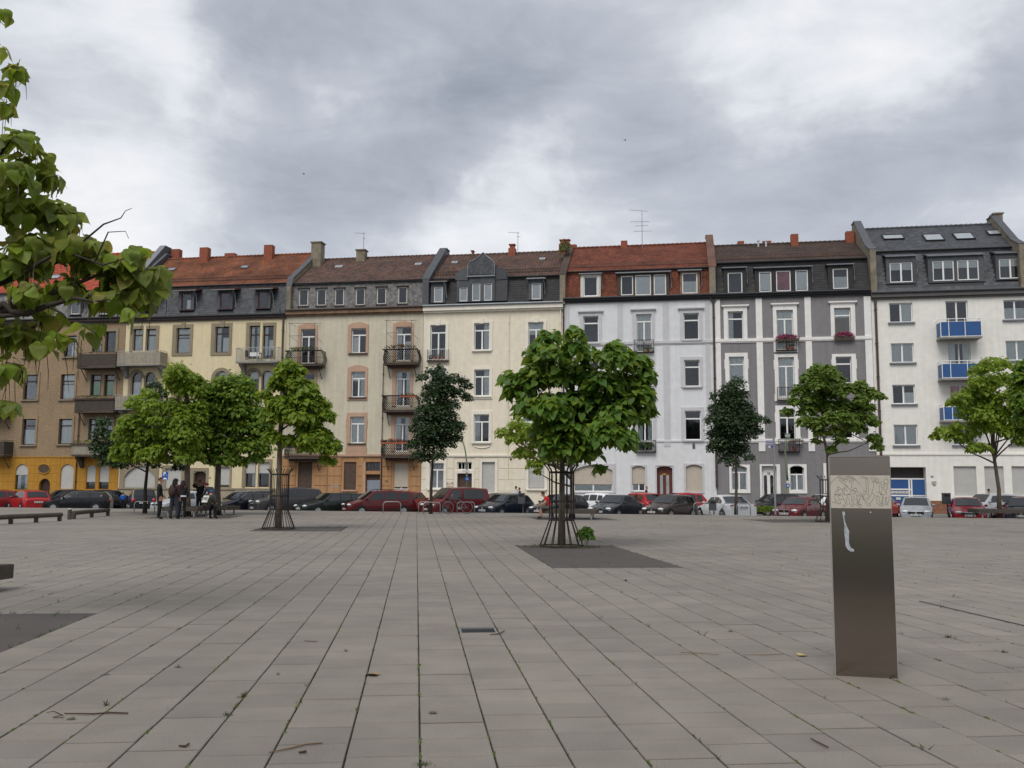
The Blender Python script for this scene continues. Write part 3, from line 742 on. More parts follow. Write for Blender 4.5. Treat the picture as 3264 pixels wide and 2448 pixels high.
    def chimney(s, reg, x0, x1, ytop, h_below=1.5, d=5.0, mat=CHIM, cap=False, dep=.6, pot=False, flash=False, part=None):
        a, z1 = s.P(reg, x0, ytop, d); b = s.P(reg, x1, ytop, d)[0]
        m = MB(); m.box(a, b, d, d + dep, z1 - h_below, z1)
        if cap: m.box(a - .08, b + .08, d - .08, d + dep + .08, z1 + .002, z1 + .1)
        if pot:
            m.box(a + .1, b - .1, d + .1, d + dep - .1, z1 + .002, z1 + .28); m.box(a + .03, b - .03, d + .03, d + dep - .03, z1 + .3, z1 + .38)
        o = m.build('chimney', mat, s.roofpart)
        if flash:
            f = MB(); f.box(a - .12, b + .12, d - .25, d + dep + .1, s.zr - (1.15 if d < 5 else .6), s.zr - (1.15 if d < 5 else .6) + .14); f.build('flashing', ZINCL, s.roofpart)
        return o
    def roofs(s, mmat, rmat, mk='flat', mt=(.26, .2), rk='flat', rt=(.24, .3), base=.05, guard=None, ridgem=None, skip_m=False, ztop=None):
        """the mansard and the main roof: decks plus laid slates and tiles"""
        W, ze, zk, zr, dk, dr = s.W, s.ze, s.zk, s.zr, s.dk, s.dr
        D = 11.0
        m = MB()
        m.prism([(base, ze), (dk, zk), (dr, zr), (D - .6, zk), (D, ze)], .0, W, ax='x')
        s.roofpart = m.build('roof', DARKM, s.root)
        if not skip_m:
            t = MB(); tiles(t, .02, W - .02, base, ze + .02, dk, zk - .02, mt[0], mt[1], mk, s.mex); t.build('slates' if mmat in (SLATE, SLATEG, SLATEB) else 'hanging_tiles', mmat, s.roofpart, kind='stuff')
        t = MB(); ov = .28; f = ov / math.hypot(dr - dk, zr - zk)
        tiles(t, .02, W - .02, dk - (dr - dk) * f, zk - (zr - zk) * f + .03, dr, zr, rt[0], rt[1], rk, s.excl)
        t.build('slates' if rmat in (SLATE, SLATEG, SLATEB) else 'roof_tiles', rmat, s.roofpart, kind='stuff')
        r = MB(); n = int(W / .36)
        for i in range(n):
            x = W * i / n; r.tube([(x, dr, zr + .02), (x + W / n + .03, dr, zr + .045)], [.10, .125], 6)
        r.build('ridge_tiles', ridgem or rmat, s.roofpart, kind='stuff')
        g = MB(); g.tube([(.05, dk - (dr - dk) * f - .06, zk - (zr - zk) * f - .02), (W - .05, dk - (dr - dk) * f - .06, zk - (zr - zk) * f - .02)], .06, 6); g.build('gutter', DARKM, s.roofpart)
        if guard:
            g = MB(); yy, zz_ = dk + .35, zk + .35 * (zr - zk) / (dr - dk) + .12; n = int(W / .14)
            for i in range(n): x = .3 + (W - .6) * i / n; g.box(x, x + .05, yy, yy + .02, zz_, zz_ + .22)
            g.box(.3, W - .3, yy - .01, yy + .03, zz_ + .22, zz_ + .25); g.box(.3, W - .3, yy - .012, yy + .032, zz_ - .02, zz_); g.build('snow_guard', guard, s.roofpart)
    def party(s, xc, t, mat, cope, up=.55, z0=None, front=None, ridge_up=None, name='firewall', foot=None):
        ru = ridge_up if ridge_up is not None else up
        ze, zk, zr, dk, dr = s.ze, s.zk, s.zr, s.dk, s.dr
        zl = ze - .1
        prof = [(-.25, zl), (-.25, zk - .35), (dk - .35, zk + up * .6), (dr - .2, zr + ru), (dr + .9, zr + ru), (10.9, ze)]
        m = MB(); m.prism(prof, xc - t / 2, xc + t / 2, ax='x'); o = m.build(name, mat, s.root)
        c = MB(); q = t / 2 + .07
        for (a, b) in ((1, 2), (2, 3), (3, 4)):
            (ya, za), (yb, zb) = prof[a], prof[b]; c.prism([(ya, za + .003), (ya, za + .09), (yb, zb + .09), (yb, zb + .003)], xc - q, xc + q, ax='x')
        c.build('coping', cope, o); return o
    def skylight(s, reg, b, mat=ZINC, open_=0):
        xm = (b[0] + b[2]) / 2; ym = (b[1] + b[3]) / 2
        d = s.dk + (s.dr - s.dk) * .5
        for _ in range(6):                              # find the depth at which the sight line meets the roof slope
            a, z = s.P(reg, xm, ym, d); d = s.dk + (z - s.zk) / (s.zr - s.zk) * (s.dr - s.dk)
        w = s.P(reg, b[2], ym, d)[0] - s.P(reg, b[0], ym, d)[0]; x0 = a - w / 2
        S = math.hypot(s.dr - s.dk, s.zr - s.zk); ca, sa = (s.dr - s.dk) / S, (s.zr - s.zk) / S
        za, zb = s.P(reg, xm, b[3], d)[1], s.P(reg, xm, b[1], d)[1]; hl = max(.4, (zb - za) / max(.3, sa))
        m = MB(); f = .07
        m.box(0, w, 0, f, 0, .12); m.box(0, w, hl - f, hl, 0, .12); m.box(0, f, f, hl - f, 0, .12); m.box(w - f, w, f, hl - f, 0, .12)
        o = m.build('skylight', mat, s.roofpart); o.location = (x0, d - ca * hl / 2 - sa * .04, z - sa * hl / 2 + ca * .04); o.rotation_euler = (math.atan2(sa, ca), 0, 0)
        g = MB(); g.box(f, w - f, f, hl - f, .07, .085); p = g.build('roof_pane', SKYGL, s.roofpart); p.location = o.location; p.rotation_euler = o.rotation_euler
    def finish(s, wm, cornice=None, gut=None, ctop=.0, ch=.28, cp=.3):
        """the wall with its openings, the dark sheet behind, side and back walls, the eaves"""
        W, H = s.W, s.ze
        def fn(z):
            for a, b, i in s.zones:
                if a <= z < b: return i
            return 0
        fn.cuts = [z for a, b, i in s.zones for z in (a, b)]
        m = MB(); wallgrid(m, 0, W, 0, H, 0.0, s.ops, .24, fn)
        for x in (0.0, W): m.add([(x, 0, 0), (x, 11, 0), (x, 11, H), (x, 0, H)], [(0, 1, 2, 3)], 0)
        m.add([(0, 11, 0), (W, 11, 0), (W, 11, H), (0, 11, H)], [(0, 1, 2, 3)], 0)
        o = m.build('wall', wm, s.root)
        b = MB(); b.box(.05, W - .05, 1.15, 1.2, .01, H - .02); b.build('room_shade_sheet', ROOM, s.root)  # near-black sheet in place of rooms lying in shade
        if cornice:
            c = MB(); c.box(.004, W - .004, -cp, .01, H - ch, H); c.box(.006, W - .006, -cp * .55, .008, H - ch - .14, H - ch - .002); c.build('cornice', cornice, s.root)
        g = MB(); g.tube([(.0, -cp - .06, H + .05), (W, -cp - .06, H + .05)], .085, 8); g.box(.01, W - .01, -cp - .02, .06, H + .003, H + .07); g.build('gutter', gut or DARKM, s.root)
SKYGL = MAT('sky_pane', (.30, .33, .35), rough=.12, spec=.8, var=.1)
# ------------------------------------------------------------------ ground
def sheet(name, pts, mat, z=None, kind='structure'):
    m = MB(); m.add([(p[0], p[1], p[2] if len(p) > 2 else z) for p in pts], [tuple(range(len(pts)))]); o = m.build(name, mat); o['kind'] = kind; return o
sheet('ground', [(-1500, -1500), (1500, -1500), (1500, 1500), (-1500, 1500)], MAT('distant_ground', (.12, .12, .10), var=.2, scale=.05), -.9)
EDGE = -19.4                                     # the square ends this far in front of the houses
def strip(name, d0, d1, z, mat, s0=-70, s1=70, thick=.5):
    m = MB(); P = [fpt(s0, d0, 0), fpt(s1, d0, 0), fpt(s1, d1, 0), fpt(s0, d1, 0)]
    m.add([(p.x, p.y, z - thick) for p in P] + [(p.x, p.y, z) for p in P], [(0, 3, 2, 1), (4, 5, 6, 7), (0, 1, 5, 4), (1, 2, 6, 5), (2, 3, 7, 6), (3, 0, 4, 7)])
    o = m.build(name, mat); o['kind'] = 'structure'; return o
strip('road', EDGE + .02, -3.35, RZ, ASPH, thick=.3)
strip('pavement', -3.2, 12, GZ - .003, MAT('pavement_slabs', (.20, .19, .18), var=.15, fine=.15), thick=.5)
strip('kerb', -3.35, -3.2, GZ, CONC, thick=.5)
strip('plaza_kerb', EDGE - .18, EDGE, .012, MAT('plaza_kerb_stone', (.33, .31, .285), rough=.9, var=.1, fine=.15), thick=.9)
m = MB()
for i in range(-18, 19): 
    for dd in (EDGE + .6, EDGE + 6.0):
        pass
for i in range(-26, 26):
    a = fpt(i * 2.6, EDGE + .6, RZ + .005); b = fpt(i * 2.6 + 3.2, EDGE + 5.6, RZ + .005); k = FE * .06
    m.add([a - k, a + k, b + k, b - k], [(0, 1, 2, 3)])
o = m.build('parking_bay_markings', MAT('road_paint', (.6, .6, .58), rough=.8, var=.3, scale=5)); o['kind'] = 'structure'

# unseen foliage added behind the camera to darken reflections and dim the near paving
o = link('unseen_foliage_screen', bush_mesh('unseen_foliage_screen', (0, -8.5, 4.8), (28, 1.8, 8.6), 9500, .95, 'maple', LEAF_DARK), kind='stuff')
# the paved square, laid on its own grid
PA = rad(-5.8)
GA = Vector((math.sin(PA), math.cos(PA), 0)); GB = Vector((math.cos(PA), -math.sin(PA), 0))
TW, TL = .413, .384
_q = gp(1340, 2448); B0 = Vector((_q.x, _q.y, 0)).dot(GB)
def grid(p): p = Vector((p[0], p[1], 0)); return p.dot(GB), p.dot(GA)
def ungrid(b, a, z=0.0): p = GB * b + GA * a; return Vector((p.x, p.y, z))
SLABM = MAT('concrete_paving', (.240, .215, .185), rough=.92, var=.16, scale=.22, island=[(.214, .193, .168), (.252, .225, .194), (.232, .208, .179), (.244, .22, .191)], fine=.26, finescale=200, bump=.25, space='World', blot=.13)
JOINTM = MAT('joint_soil_and_moss', (.055, .06, .032), rough=1, var=.6, scale=1.6, fine=.4, finescale=60)
def patch(px):                                   # asphalt tree pits, squared up to the paving grid
    g = [grid(gp(x, y)) for x, y in px]
    bs = [q[0] for q in g]; as_ = [q[1] for q in g]
    sn = lambda v, o, s_: o + round((v - o) / s_) * s_
    return sn(min(bs), B0, TW), sn(max(bs), B0, TW), sn(min(as_), 0, TL), sn(max(as_), 0, TL)
_t7 = grid(gp(1790, 1745)); PIT7 = patch([(1778, 1809), (2142, 1803), (1949, 1746)]); 
_p = grid(gp(1778, 1809)); _p2 = grid(gp(2142, 1803)); _p3 = grid(gp(1949, 1747))
PIT7 = (B0 + round((_p[0] - B0) / TW) * TW, B0 + round((_p2[0] - B0) / TW) * TW, round(_p[1] / TL) * TL, round((_p3[1] + .9) / TL) * TL)
_c = grid(gp(890, 1690)); PIT5 = (B0 + round((_c[0] - .9 - B0) / TW) * TW, B0 + round((_c[0] + 2.1 - B0) / TW) * TW, round((_c[1] - .9) / TL) * TL, round((_c[1] + 2.6) / TL) * TL)
_c = grid(gp(290, 1958)); _n = grid(gp(0, 2066)); PIT1 = (B0 + round((_c[0] - 5 - B0) / TW) * TW, B0 + round((_c[0] - B0) / TW) * TW, round((_n[1] - .8) / TL) * TL, round(_c[1] / TL) * TL)
_c = grid(gp(2640, 1664)); PIT9 = (B0 + round((_c[0] - 2.6 - B0) / TW) * TW, B0 + round((_c[0] + 1.2 - B0) / TW) * TW, round((_c[1] - .6) / TL) * TL, round((_c[1] + 3.2) / TL) * TL)
_c = grid(gp(1823, 1655)); BENCH_SHADE = (B0 + round((_c[0] - 1.6 - B0) / TW) * TW, B0 + round((_c[0] + 2.0 - B0) / TW) * TW, round((_c[1] - 1.4) / TL) * TL, round((_c[1] + 2.0) / TL) * TL)  # asphalt-coloured patch put in for the shade at this bench
_c = grid(gp(597, 1650)); PIT3 = (B0 + round((_c[0] - 1.6 - B0) / TW) * TW, B0 + round((_c[0] + 2.2 - B0) / TW) * TW, round((_c[1] - 1.0) / TL) * TL, round((_c[1] + 3.0) / TL) * TL)
PITS = [PIT7, PIT5, PIT1, PIT9, BENCH_SHADE, PIT3]
# drain grate cell
_g = grid(gp(1518, 2010)); GRB = B0 + math.floor((_g[0] - B0) / TW) * TW; GRA = _g[1]
plaza = sheet('plaza', [tuple(fpt(-75, EDGE - .02, -.018)), tuple(fpt(75, EDGE - .02, -.018)), (75, -30, -.018), (-75, -30, -.018)], JOINTM)
for i, pt in enumerate(PITS):
    c = [ungrid(pt[0] + .004, pt[2] + .004, .0), ungrid(pt[1] - .004, pt[2] + .004, .0), ungrid(pt[1] - .004, pt[3] - .004, .0), ungrid(pt[0] + .004, pt[3] - .004, .0)]
    m = MB(); m.add([(p.x, p.y, -.016) for p in c] + [(p.x, p.y, -.003) for p in c], [(0, 3, 2, 1), (4, 5, 6, 7), (0, 1, 5, 4), (1, 2, 6, 5), (2, 3, 7, 6), (3, 0, 4, 7)])
    o = m.build('pit_or_shade_patch', ASPHL); o['kind'] = 'structure'
fB, fA, fE = [], [], []
nb = range(-95, 96)
for j in nb:
    b = B0 + j * TW; off = [.0, .47, .21, .68, .35, .86, .12][j % 7] * TL
    a0 = 2.6
    n = int(70 / TL)
    aa = off + np.arange(n) * TL
    p = np.outer(np.full(n, b + TW / 2), [GB.x, GB.y]) + np.outer(aa + TL / 2, [GA.x, GA.y])
    dd = (p[:, 0] - FO.x) * FN.x + (p[:, 1] - FO.y) * FN.y
    ok = (dd < EDGE - .45) & (p[:, 1] > 2.0) & (np.abs(p[:, 0]) < p[:, 1] * .70 + 3.0)
    lo, hi = aa.copy(), aa + TL
    for pt in PITS:                              # slabs are cut where they meet a tree pit
        if not (pt[0] < b + TW / 2 < pt[1]): continue
        ok &= ~((lo >= pt[2] - .06) & (hi <= pt[3] + .06))
        c1 = (lo < pt[2]) & (hi > pt[2]); hi[c1] = pt[2]; c2 = (lo < pt[3]) & (hi > pt[3]); lo[c2] = pt[3]
    ok &= ~((abs(b - GRB) < .1) & (np.abs(aa + TL / 2 - GRA) < TL * .52))
    fB.append(np.full(ok.sum(), b)); fA.append(lo[ok]); fE.append(hi[ok])
fE = np.concatenate(fE); fB, fA = np.concatenate(fB), np.concatenate(fA)
dist = np.hypot(fB + TW / 2 - 0, fA + TL / 2)
order = np.argsort(dist); fB, fA, fE, dist = fB[order], fA[order], fE[order], dist[order]
def slab_verts(n):
    jx = rng.uniform(.0035, .0075, n); jy = rng.choice([.001, .0028, .006], n, p=[.45, .35, .2]); h = rng.uniform(-.0005, .0005, n)
    return jx, jy, h
# 300 nearest in view as single slabs
ctr = np.outer(fB + TW / 2, [GB.x, GB.y]) + np.outer(fA + TL / 2, [GA.x, GA.y])
inview = np.abs(ctr[:, 0]) < ctr[:, 1] * .56
vis = np.where(inview & (ctr[:, 1] > 4.6) & (fE - fA > TL - .001))[0][:300]; single = np.zeros(len(fB), bool); single[vis] = True
slabs = []
for v in range(10):
    m = MB(); g, q, c = rng.uniform(.0045, .0065), rng.choice([.0045, .0065, .009]), .004
    x0, x1, y0, y1 = g, TW - g, q, TL - q
    m.add([(x0, y0, -.017), (x1, y0, -.017), (x1, y1, -.017), (x0, y1, -.017), (x0, y0, -c), (x1, y0, -c), (x1, y1, -c), (x0, y1, -c), (x0 + c, y0 + c, 0), (x1 - c, y0 + c, 0), (x1 - c, y1 - c, 0), (x0 + c, y1 - c, 0)],
          [(0, 1, 5, 4), (1, 2, 6, 5), (2, 3, 7, 6), (3, 0, 4, 7), (4, 5, 9, 8), (5, 6, 10, 9), (6, 7, 11, 10), (7, 4, 8, 11), (8, 9, 10, 11)])
    slabs.append(m.mesh('paving_slab', SLABM))
rz = math.atan2(GB.y, GB.x)
for i in np.where(single)[0]:
    p = ungrid(fB[i], fA[i], rng.uniform(-.002, .002)); o = link('paving_slab', slabs[int(rng.integers(10))], plaza, p)
    o.rotation_euler = (rng.uniform(-.004, .004), rng.uniform(-.004, .004), rz)
rest = ~single; n = rest.sum(); jx, jy, hh = slab_verts(n)
b0, a0, a1 = fB[rest], fA[rest], fE[rest]
cb = np.stack([b0 + jx, b0 + TW - jx, b0 + TW - jx, b0 + jx], 1); ca = np.stack([a0 + jy, a0 + jy, a1 - jy, a1 - jy], 1)
X = cb * GB.x + ca * GA.x; Y = cb * GB.y + ca * GA.y
tilt = rng.uniform(-.0003, .0003, (n, 4))
top = np.stack([X, Y, hh[:, None] + tilt], -1); bot = np.stack([X, Y, np.full_like(X, -.017)], -1)
V = np.concatenate([bot, top], 1).reshape(-1, 3)
f = np.array([(4, 5, 6, 7), (0, 1, 5, 4), (1, 2, 6, 5), (2, 3, 7, 6), (3, 0, 4, 7)])
Fc = (f[None] + (np.arange(n) * 8)[:, None, None]).reshape(-1, 4)
link('paving_slabs', np_mesh('paving_slabs', V, Fc, SLABM), plaza, kind='stuff')

# ------------------------------------------------------------------ the street front
def stucco(name, col, var=.06, streak=.07, fine=.06):
    return MAT(name, col, rough=.92, var=var, scale=.35, fine=fine, finescale=30, bump=.12, streak=streak * 1.4, spec=.2, blot=.08)
ST1G = stucco('yellow_render', (.47, .24, .042), .10, .16)
BRICKT = MAT('tan_brick', (.33, .238, .15), rough=.95, var=.12, scale=.5, fine=.2, finescale=9, bump=.2, streak=.12)
# fine brick coursing too small to pick apart singly: thin joints worked into the tan brick
def add_coursing(m):
    t = m.node_tree; nd, lk = t.nodes, t.links; p = nd['Principled BSDF']
    src = p.inputs['Base Color'].links[0].from_socket
    tcx = nd.new('ShaderNodeTexCoord'); mp = nd.new('ShaderNodeMapping'); mp.inputs['Rotation'].default_value = (rad(90), 0, 0); lk.new(tcx.outputs['Object'], mp.inputs[0])
    b = nd.new('ShaderNodeTexBrick'); lk.new(mp.outputs[0], b.inputs['Vector']); b.inputs['Scale'].default_value = 1.0
    b.inputs['Brick Width'].default_value = .25; b.inputs['Row Height'].default_value = .083; b.inputs['Mortar Size'].default_value = .008
    b.inputs['Color1'].default_value = (1.06, 1.05, 1.03, 1); b.inputs['Color2'].default_value = (.9, .9, .9, 1); b.inputs['Mortar'].default_value = (.84, .85, .87, 1)
    x = nd.new('ShaderNodeMix'); x.data_type = 'RGBA'; x.blend_type = 'MULTIPLY'; x.inputs[0].default_value = 1; lk.new(src, x.inputs[6]); lk.new(b.outputs['Color'], x.inputs[7]); lk.new(x.outputs[2], p.inputs['Base Color'])
add_coursing(BRICKT)
ST2 = stucco('cream_yellow_render', (.74, .64, .42)); SAND = stucco('sandstone', (.30, .25, .175), .15)
ST2B = stucco('stone_plinth', (.36, .31, .23), .12)
ST3 = stucco('beige_render', (.64, .585, .46), .06, .12); PINK = stucco('pink_stone', (.52, .345, .25), .1); ST3G = stucco('orange_render', (.46, .26, .13), .12, .16)
ST4 = stucco('cream_render', (.82, .745, .60), .03, .06); ST4T = stucco('cream_trim', (.84, .79, .69), .04, .05)
ST5 = stucco('pale_blue_grey_render', (.735, .745, .757), .03, .05); ST5T = stucco('grey_trim', (.59, .585, .60), .03, .05)
ST6 = stucco('dark_grey_render', (.245, .235, .24), .05, .1); ST6T = stucco('white_trim', (.85, .83, .80), .04, .06)
ST7 = stucco('white_render', (.86, .835, .775), .03, .06)

# --- tan brick house with the yellow ground floor
h1 = House('tan brick house with deep yellow ground floor, behind the overhanging branches', -330, 388, [(0, 40, 0)], ('u1', 1100, 1052), ('u1', 900, 735), ('u1', 640, 392))
zg = h1.P('l1', 500, 960)[1]; h1.zones = [(0, zg, 1), (zg, 40, 0)]
for (b, c) in (((255, 1240, 418, 1455), ''), ((682, 1228, 812, 1450), 'bv')): h1.win('u1', b, 'B', BROWNF, c, trim=(b[0] - 25, b[1] - 30, b[2] + 22, b[3] + 5), tm=BRICKT, sill=SAND)
h1.win('u1', (980, 1182, 1080, 1400), 'B', BROWNF, 'h', trim=(950, 1150, 1082, 1400), tm=SAND); h1.win('u1', (1112, 1182, 1228, 1400), 'C', BROWNF, '', trim=(1110, 1150, 1255, 1400), tm=SAND)
for (b, c) in (((237, 140, 377, 388), ''), ((608, 135, 746, 385), 'bk')): h1.win('l1', b, 'B', BROWNF, c, trim=(b[0] - 22, b[1] - 25, b[2] + 20, b[3] + 5), tm=BRICKT, sill=SAND)
h1.win('l1', (905, 138, 1005, 350), 'B', BROWNF, 'g', trim=(880, 110, 1008, 350), tm=SAND); h1.win('l1', (1040, 138, 1140, 350), 'B', BROWNF, 'g', trim=(1036, 110, 1165, 350), tm=SAND)
for (b, c) in (((222, 580, 356, 840), 'k'), ((588, 580, 722, 832), 'c')): h1.win('l1', b, 'B', BROWNF, c, trim=(b[0] - 22, b[1] - 25, b[2] + 20, b[3] + 5), tm=BRICKT, sill=SAND)
h1.win('l1', (885, 580, 985, 790), 'B', BROWNF, 'l', trim=(860, 560, 988, 790), tm=SAND); h1.win('l1', (1018, 580, 1120, 790), 'B', BROWNF, 'c', trim=(1014, 560, 1145, 790), tm=SAND)
o = h1.win('l1', (152, 1030, 276, 1285), 'C', BROWNF, 'h', arch=1, sill=ST1G, shut=.4, shutm=SHUT)
h1.win('l1', (602, 1030, 732, 1280), 'C', BROWNF, '', arch=1, sill=ST1G, shut=.97)
h1.win('l1', (860, 1038, 952, 1280), 'C', BROWNF, '', arch=.3, sill=ST1G, shut=.68); h1.win('l1', (988, 1038, 1086, 1280), 'C', BROWNF, '', arch=.3, sill=ST1G, shut=.68)
h1.win('l1', (-330, 1035, -205, 1285), 'C', BROWNF, 'h', arch=1, sill=ST1G, shut=.4)
h1.door('l1', (385, 1175, 495, 1440), BROWNF, arch=1, label='dark arched door')
# oval window over the door
a, b, c, d = h1.rect('l1', (382, 1030, 502, 1126)); m = MB(); P = [((a + b) / 2 + (b - a) / 2 * math.cos(2 * math.pi * k / 20), (c + d) / 2 + (d - c) / 2 * math.sin(2 * math.pi * k / 20)) for k in range(20)]
m.prism(P, -.04, .003); o = m.build('window', SHUTBR, h1.root); o['label'] = 'oval window boarded dark red-brown'
m = MB(); m.tube([(x, -.04, z) for x, z in P + [P[0]]], .05, 5); m.build('surround', ST1G, o)
h1.balcony('u1', (815, 1405, 1225, 1570), 1.1, 'wood', mat=WOODD, slabm=WOODG); h1.balcony('l1', (745, 375, 1135, 520), 1.1, 'wood', mat=WOODD, slabm=WOODD); h1.balcony('l1', (715, 828, 1100, 955), 1.1, 'slat', mat=WOODD, slabm=WOODG, brackets=True)
for i, (zz_, w_) in enumerate((( 790, 1), (395, 1))): h1.balcony('l1', (-330, zz_, 40, zz_ + 165), 1.1, 'wood', mat=WOODD, slabm=WOODD)
for x in (355, 745, 1055): h1.dormer('u1', (x - 10, 825, x + 110, 1005), [(x + 5, 842, x + 95, 1000, 'C', 'w' if x < 400 else '')], d=.02, bm=SLATEG, roof='tile', rm=TILEBR, fr=CREAMW, over=.5, drop=.7)
h1.roofs(SLATEG, TILEBT, mt=(.26, .2), rk='pan', rt=(.24, .33)); h1.blocks(.5, zg - .05, 5, ST1G, wid=1.6, margin=.06, proj=.018)
h1.skylight('u1', (535, 590, 640, 640)); h1.party(h1.W - .1, .4, SLATE, ZINC, up=.5)
for (x, y) in ((-600, 330), (-250, 300), (150, 320)): h1.chimney('u1', x, x + 110, y, d=5.5)
h1.finish([BRICKT, ST1G], cornice=PIPEB, ch=.2); h1.band('string_course', 'l1', 960, .08, .06, ST1G)
h1.pipe('l1', 800, 520, 1440, PIPEB, .045)

# --- cream yellow house
h2 = House('cream yellow house with sandstone window surrounds and mottled orange roof', 389, 904, [(0, 40, 0)], ('u2', 1100, 1000), ('u2', 1200, 610), ('u2', 1500, 293))
zp = h2.P('l2', 1300, 1225)[1]; h2.zones = [(0, zp, 1), (zp, 40, 0)]
def dbl(h, reg, a, m1, m2, b, y0, y1, fr, cont, tr, arch=0, tm=SAND, **k):
    h.win(reg, (a, y0, m1, y1), 'B' if not arch else 'C', fr, cont[0], arch=arch, trim=(tr[0], tr[1], m1 + 2, y1, 'plain'), tm=tm, **k)
    h.win(reg, (m2, y0, b, y1), 'B' if not arch else 'C', fr, cont[1], arch=arch, trim=(m2 - 2, tr[1], tr[2], y1, 'plain'), tm=tm, **k)
dbl(h2, 'u2', 272, 388, 428, 545, 1138, 1400, BROWNF, ('c', 'c'), (238, 1100, 578)); dbl(h2, 'u2', 1640, 1760, 1798, 1925, 1100, 1488, BROWNF, ('h', 'vl'), (1602, 1062, 1950))
h2.win('u2', (782, 1125, 945, 1425), 'B', BROWNF, 'bk', trim=(738, 1085, 975, 1452, 'kplain'), tm=SAND); h2.win('u2', (1238, 1110, 1405, 1415), 'B', BROWNF, 'vl', trim=(1192, 1070, 1435, 1445, 'kplain'), tm=SAND)
dbl(h2, 'l2', 205, 302, 333, 430, 112, 335, BROWNF, ('k', 'k'), (180, 88, 455), arch=1); dbl(h2, 'l2', 1328, 1432, 1462, 1562, 95, 300, BROWNF, ('b', 'c'), (1303, 70, 1590), arch=1)
for x, c in ((628, 'b'), (1005, 'b')): h2.win('l2', (x, 98, x + 135, 350), 'C', BROWNF, c, arch=1, trim=(x - 30, 70, x + 165, 365), tm=SAND)
for x, c in ((628, 'k'), (1005, 'k'), (230, 'c'), (1380, 'c')): h2.win('l2', (x, 560, x + 135, 800), 'B', BROWNF, c, trim=(x - 28, 535, x + 163, 815), tm=SAND)
h2.win('l2', (138, 1010, 440, 1230), 'C', BROWNF, '', arch=.32, trim=(98, 975, 470, 1235, 'plain'), tm=SAND, shut=.99); h2.win('l2', (535, 1035, 690, 1220), 'C', BROWNF, '', trim=(505, 1005, 718, 1225), tm=SAND, shut=.98)
h2.door('l2', (802, 1062, 922, 1400), BROWNF, arch=.18, trim=(768, 1030, 945, 1400), tm=SAND, label='dark brown door in a stone surround')
h2.win('l2', (1045, 1020, 1155, 1215), 'C', BROWNF, '', trim=(1010, 990, 1172, 1225), tm=SAND, shut=.86)
dbl(h2, 'l2', 1303, 1400, 1430, 1535, 975, 1215, BROWNF, ('r', 'n'), (1275, 945, 1560), shut=.42); h2.band('string_course', 'l2', 1228, .12, .09, SAND)
h2.balcony('u2', (85, 1392, 590, 1568), 1.1, 'slat', mat=STEEL); h2.balcony('l2', (50, 325, 440, 470), 1.1, 'slat', mat=STEEL); BAL2 = h2.balcony('u2', (1480, 1352, 1975, 1535), 1.1, 'rail', mat=STEEL)[1]; h2.balcony('l2', (1240, 340, 1640, 470), 1.1, 'rail', mat=STEEL)
for x, c in ((395, ''), (840, 'v'), (1295, ''), (1740, '')):
    h2.dormer('u2', (x - 32, 690 - (x - 840) * .022, x + 148, 918 - (x - 840) * .022), [(x, 720 - (x - 840) * .025, x + 117, 912 - (x - 840) * .022, 'C', c, REDBR)], d=.02, bm=SLATE, roof='tile', rm=TILEOR, over=.35, drop=.65)
h2.roofs(SLATE, TILEOR, mt=(.3, .2), rk='flat', rt=(.18, .2), guard=TILEBR); h2.blocks(.05, .5, 1, ST2B, wid=1.5, proj=.03)
for x0, x1, y, f in ((720, 815, 200, 0), (1055, 1152, 180, 1), (1348, 1465, 248, 0), (1812, 1908, 150, 1)): h2.chimney('u2', x0, x1, y, d=4.6 if f else 6.0, flash=bool(f), h_below=2.6)
for b in ((690, 430, 775, 468), (1550, 402, 1630, 440)): h2.skylight('u2', b)
h2.party(.12, .32, SLATE, ZINC, up=.45)
h2.finish([ST2, ST2B], cornice=PIPEB, gut=DARKM, ch=.16, cp=.25)
text_mesh('house_number', '32', .22, INK, h2.root, (h2.P('l2', 962, 1125)[0], -.012, h2.P('l2', 962, 1125)[1]), (rad(90), 0, 0))

# --- beige house with pink window surrounds
h3 = House('beige house with pink window surrounds and dark iron balconies', 905, 1345, [(0, 40, 0)], ('u3', 900, 912), ('u3', 900, 580), ('u3', 900, 316), dbrk=.35)
zg = h3.P('l3', 700, 1000)[1]; h3.zones = [(0, zg, 1), (zg, 40, 0)]
h3.win('u3', (885, 1130, 1058, 1420), 'A', WHITE, 'V', trim=(846, 1058, 1088, 1440, 'arch'), tm=PINK, sill=PIPEB)
h3.win('u3', (290, 1138, 462, 1540), 'A', WHITE, '', trim=(256, 1072, 486, 1540, 'arch'), tm=PINK, split=.22); h3.win('u3', (1410, 1112, 1588, 1510), 'A', WHITE, 'lv', trim=(1376, 1046, 1614, 1510, 'arch'), tm=PINK, split=.22)
h3.win('l3', (795, 115, 942, 385), 'A', WHITE, 'br', trim=(756, 45, 970, 418, 'arch'), tm=PINK, sill=PIPEB); h3.win('l3', (1268, 110, 1420, 480), 'A', WHITE, 'h', trim=(1228, 60, 1448, 480, 'arch'), tm=PINK, split=.22); h3.win('l3', (255, 130, 405, 480), 'A', WHITE, '', trim=(222, 80, 432, 480, 'arch'), tm=PINK, split=.22)
h3.win('l3', (785, 590, 935, 872), 'A', WHITE, 'c', trim=(746, 548, 958, 990, 'ears'), tm=PINK, sill=PIPEB); h3.win('l3', (1256, 590, 1408, 960), 'A', WHITE, 'h', trim=(1218, 550, 1436, 960), tm=PINK, split=.22); h3.win('l3', (240, 600, 392, 960), 'A', WHITE, 'h', trim=(210, 560, 420, 960), tm=PINK, split=.22)
for b in ((120, 1395, 525, 1575), (1268, 1378, 1650, 1560)): h3.balcony('u3', b, .95, 'iron', slabm=WOODD)
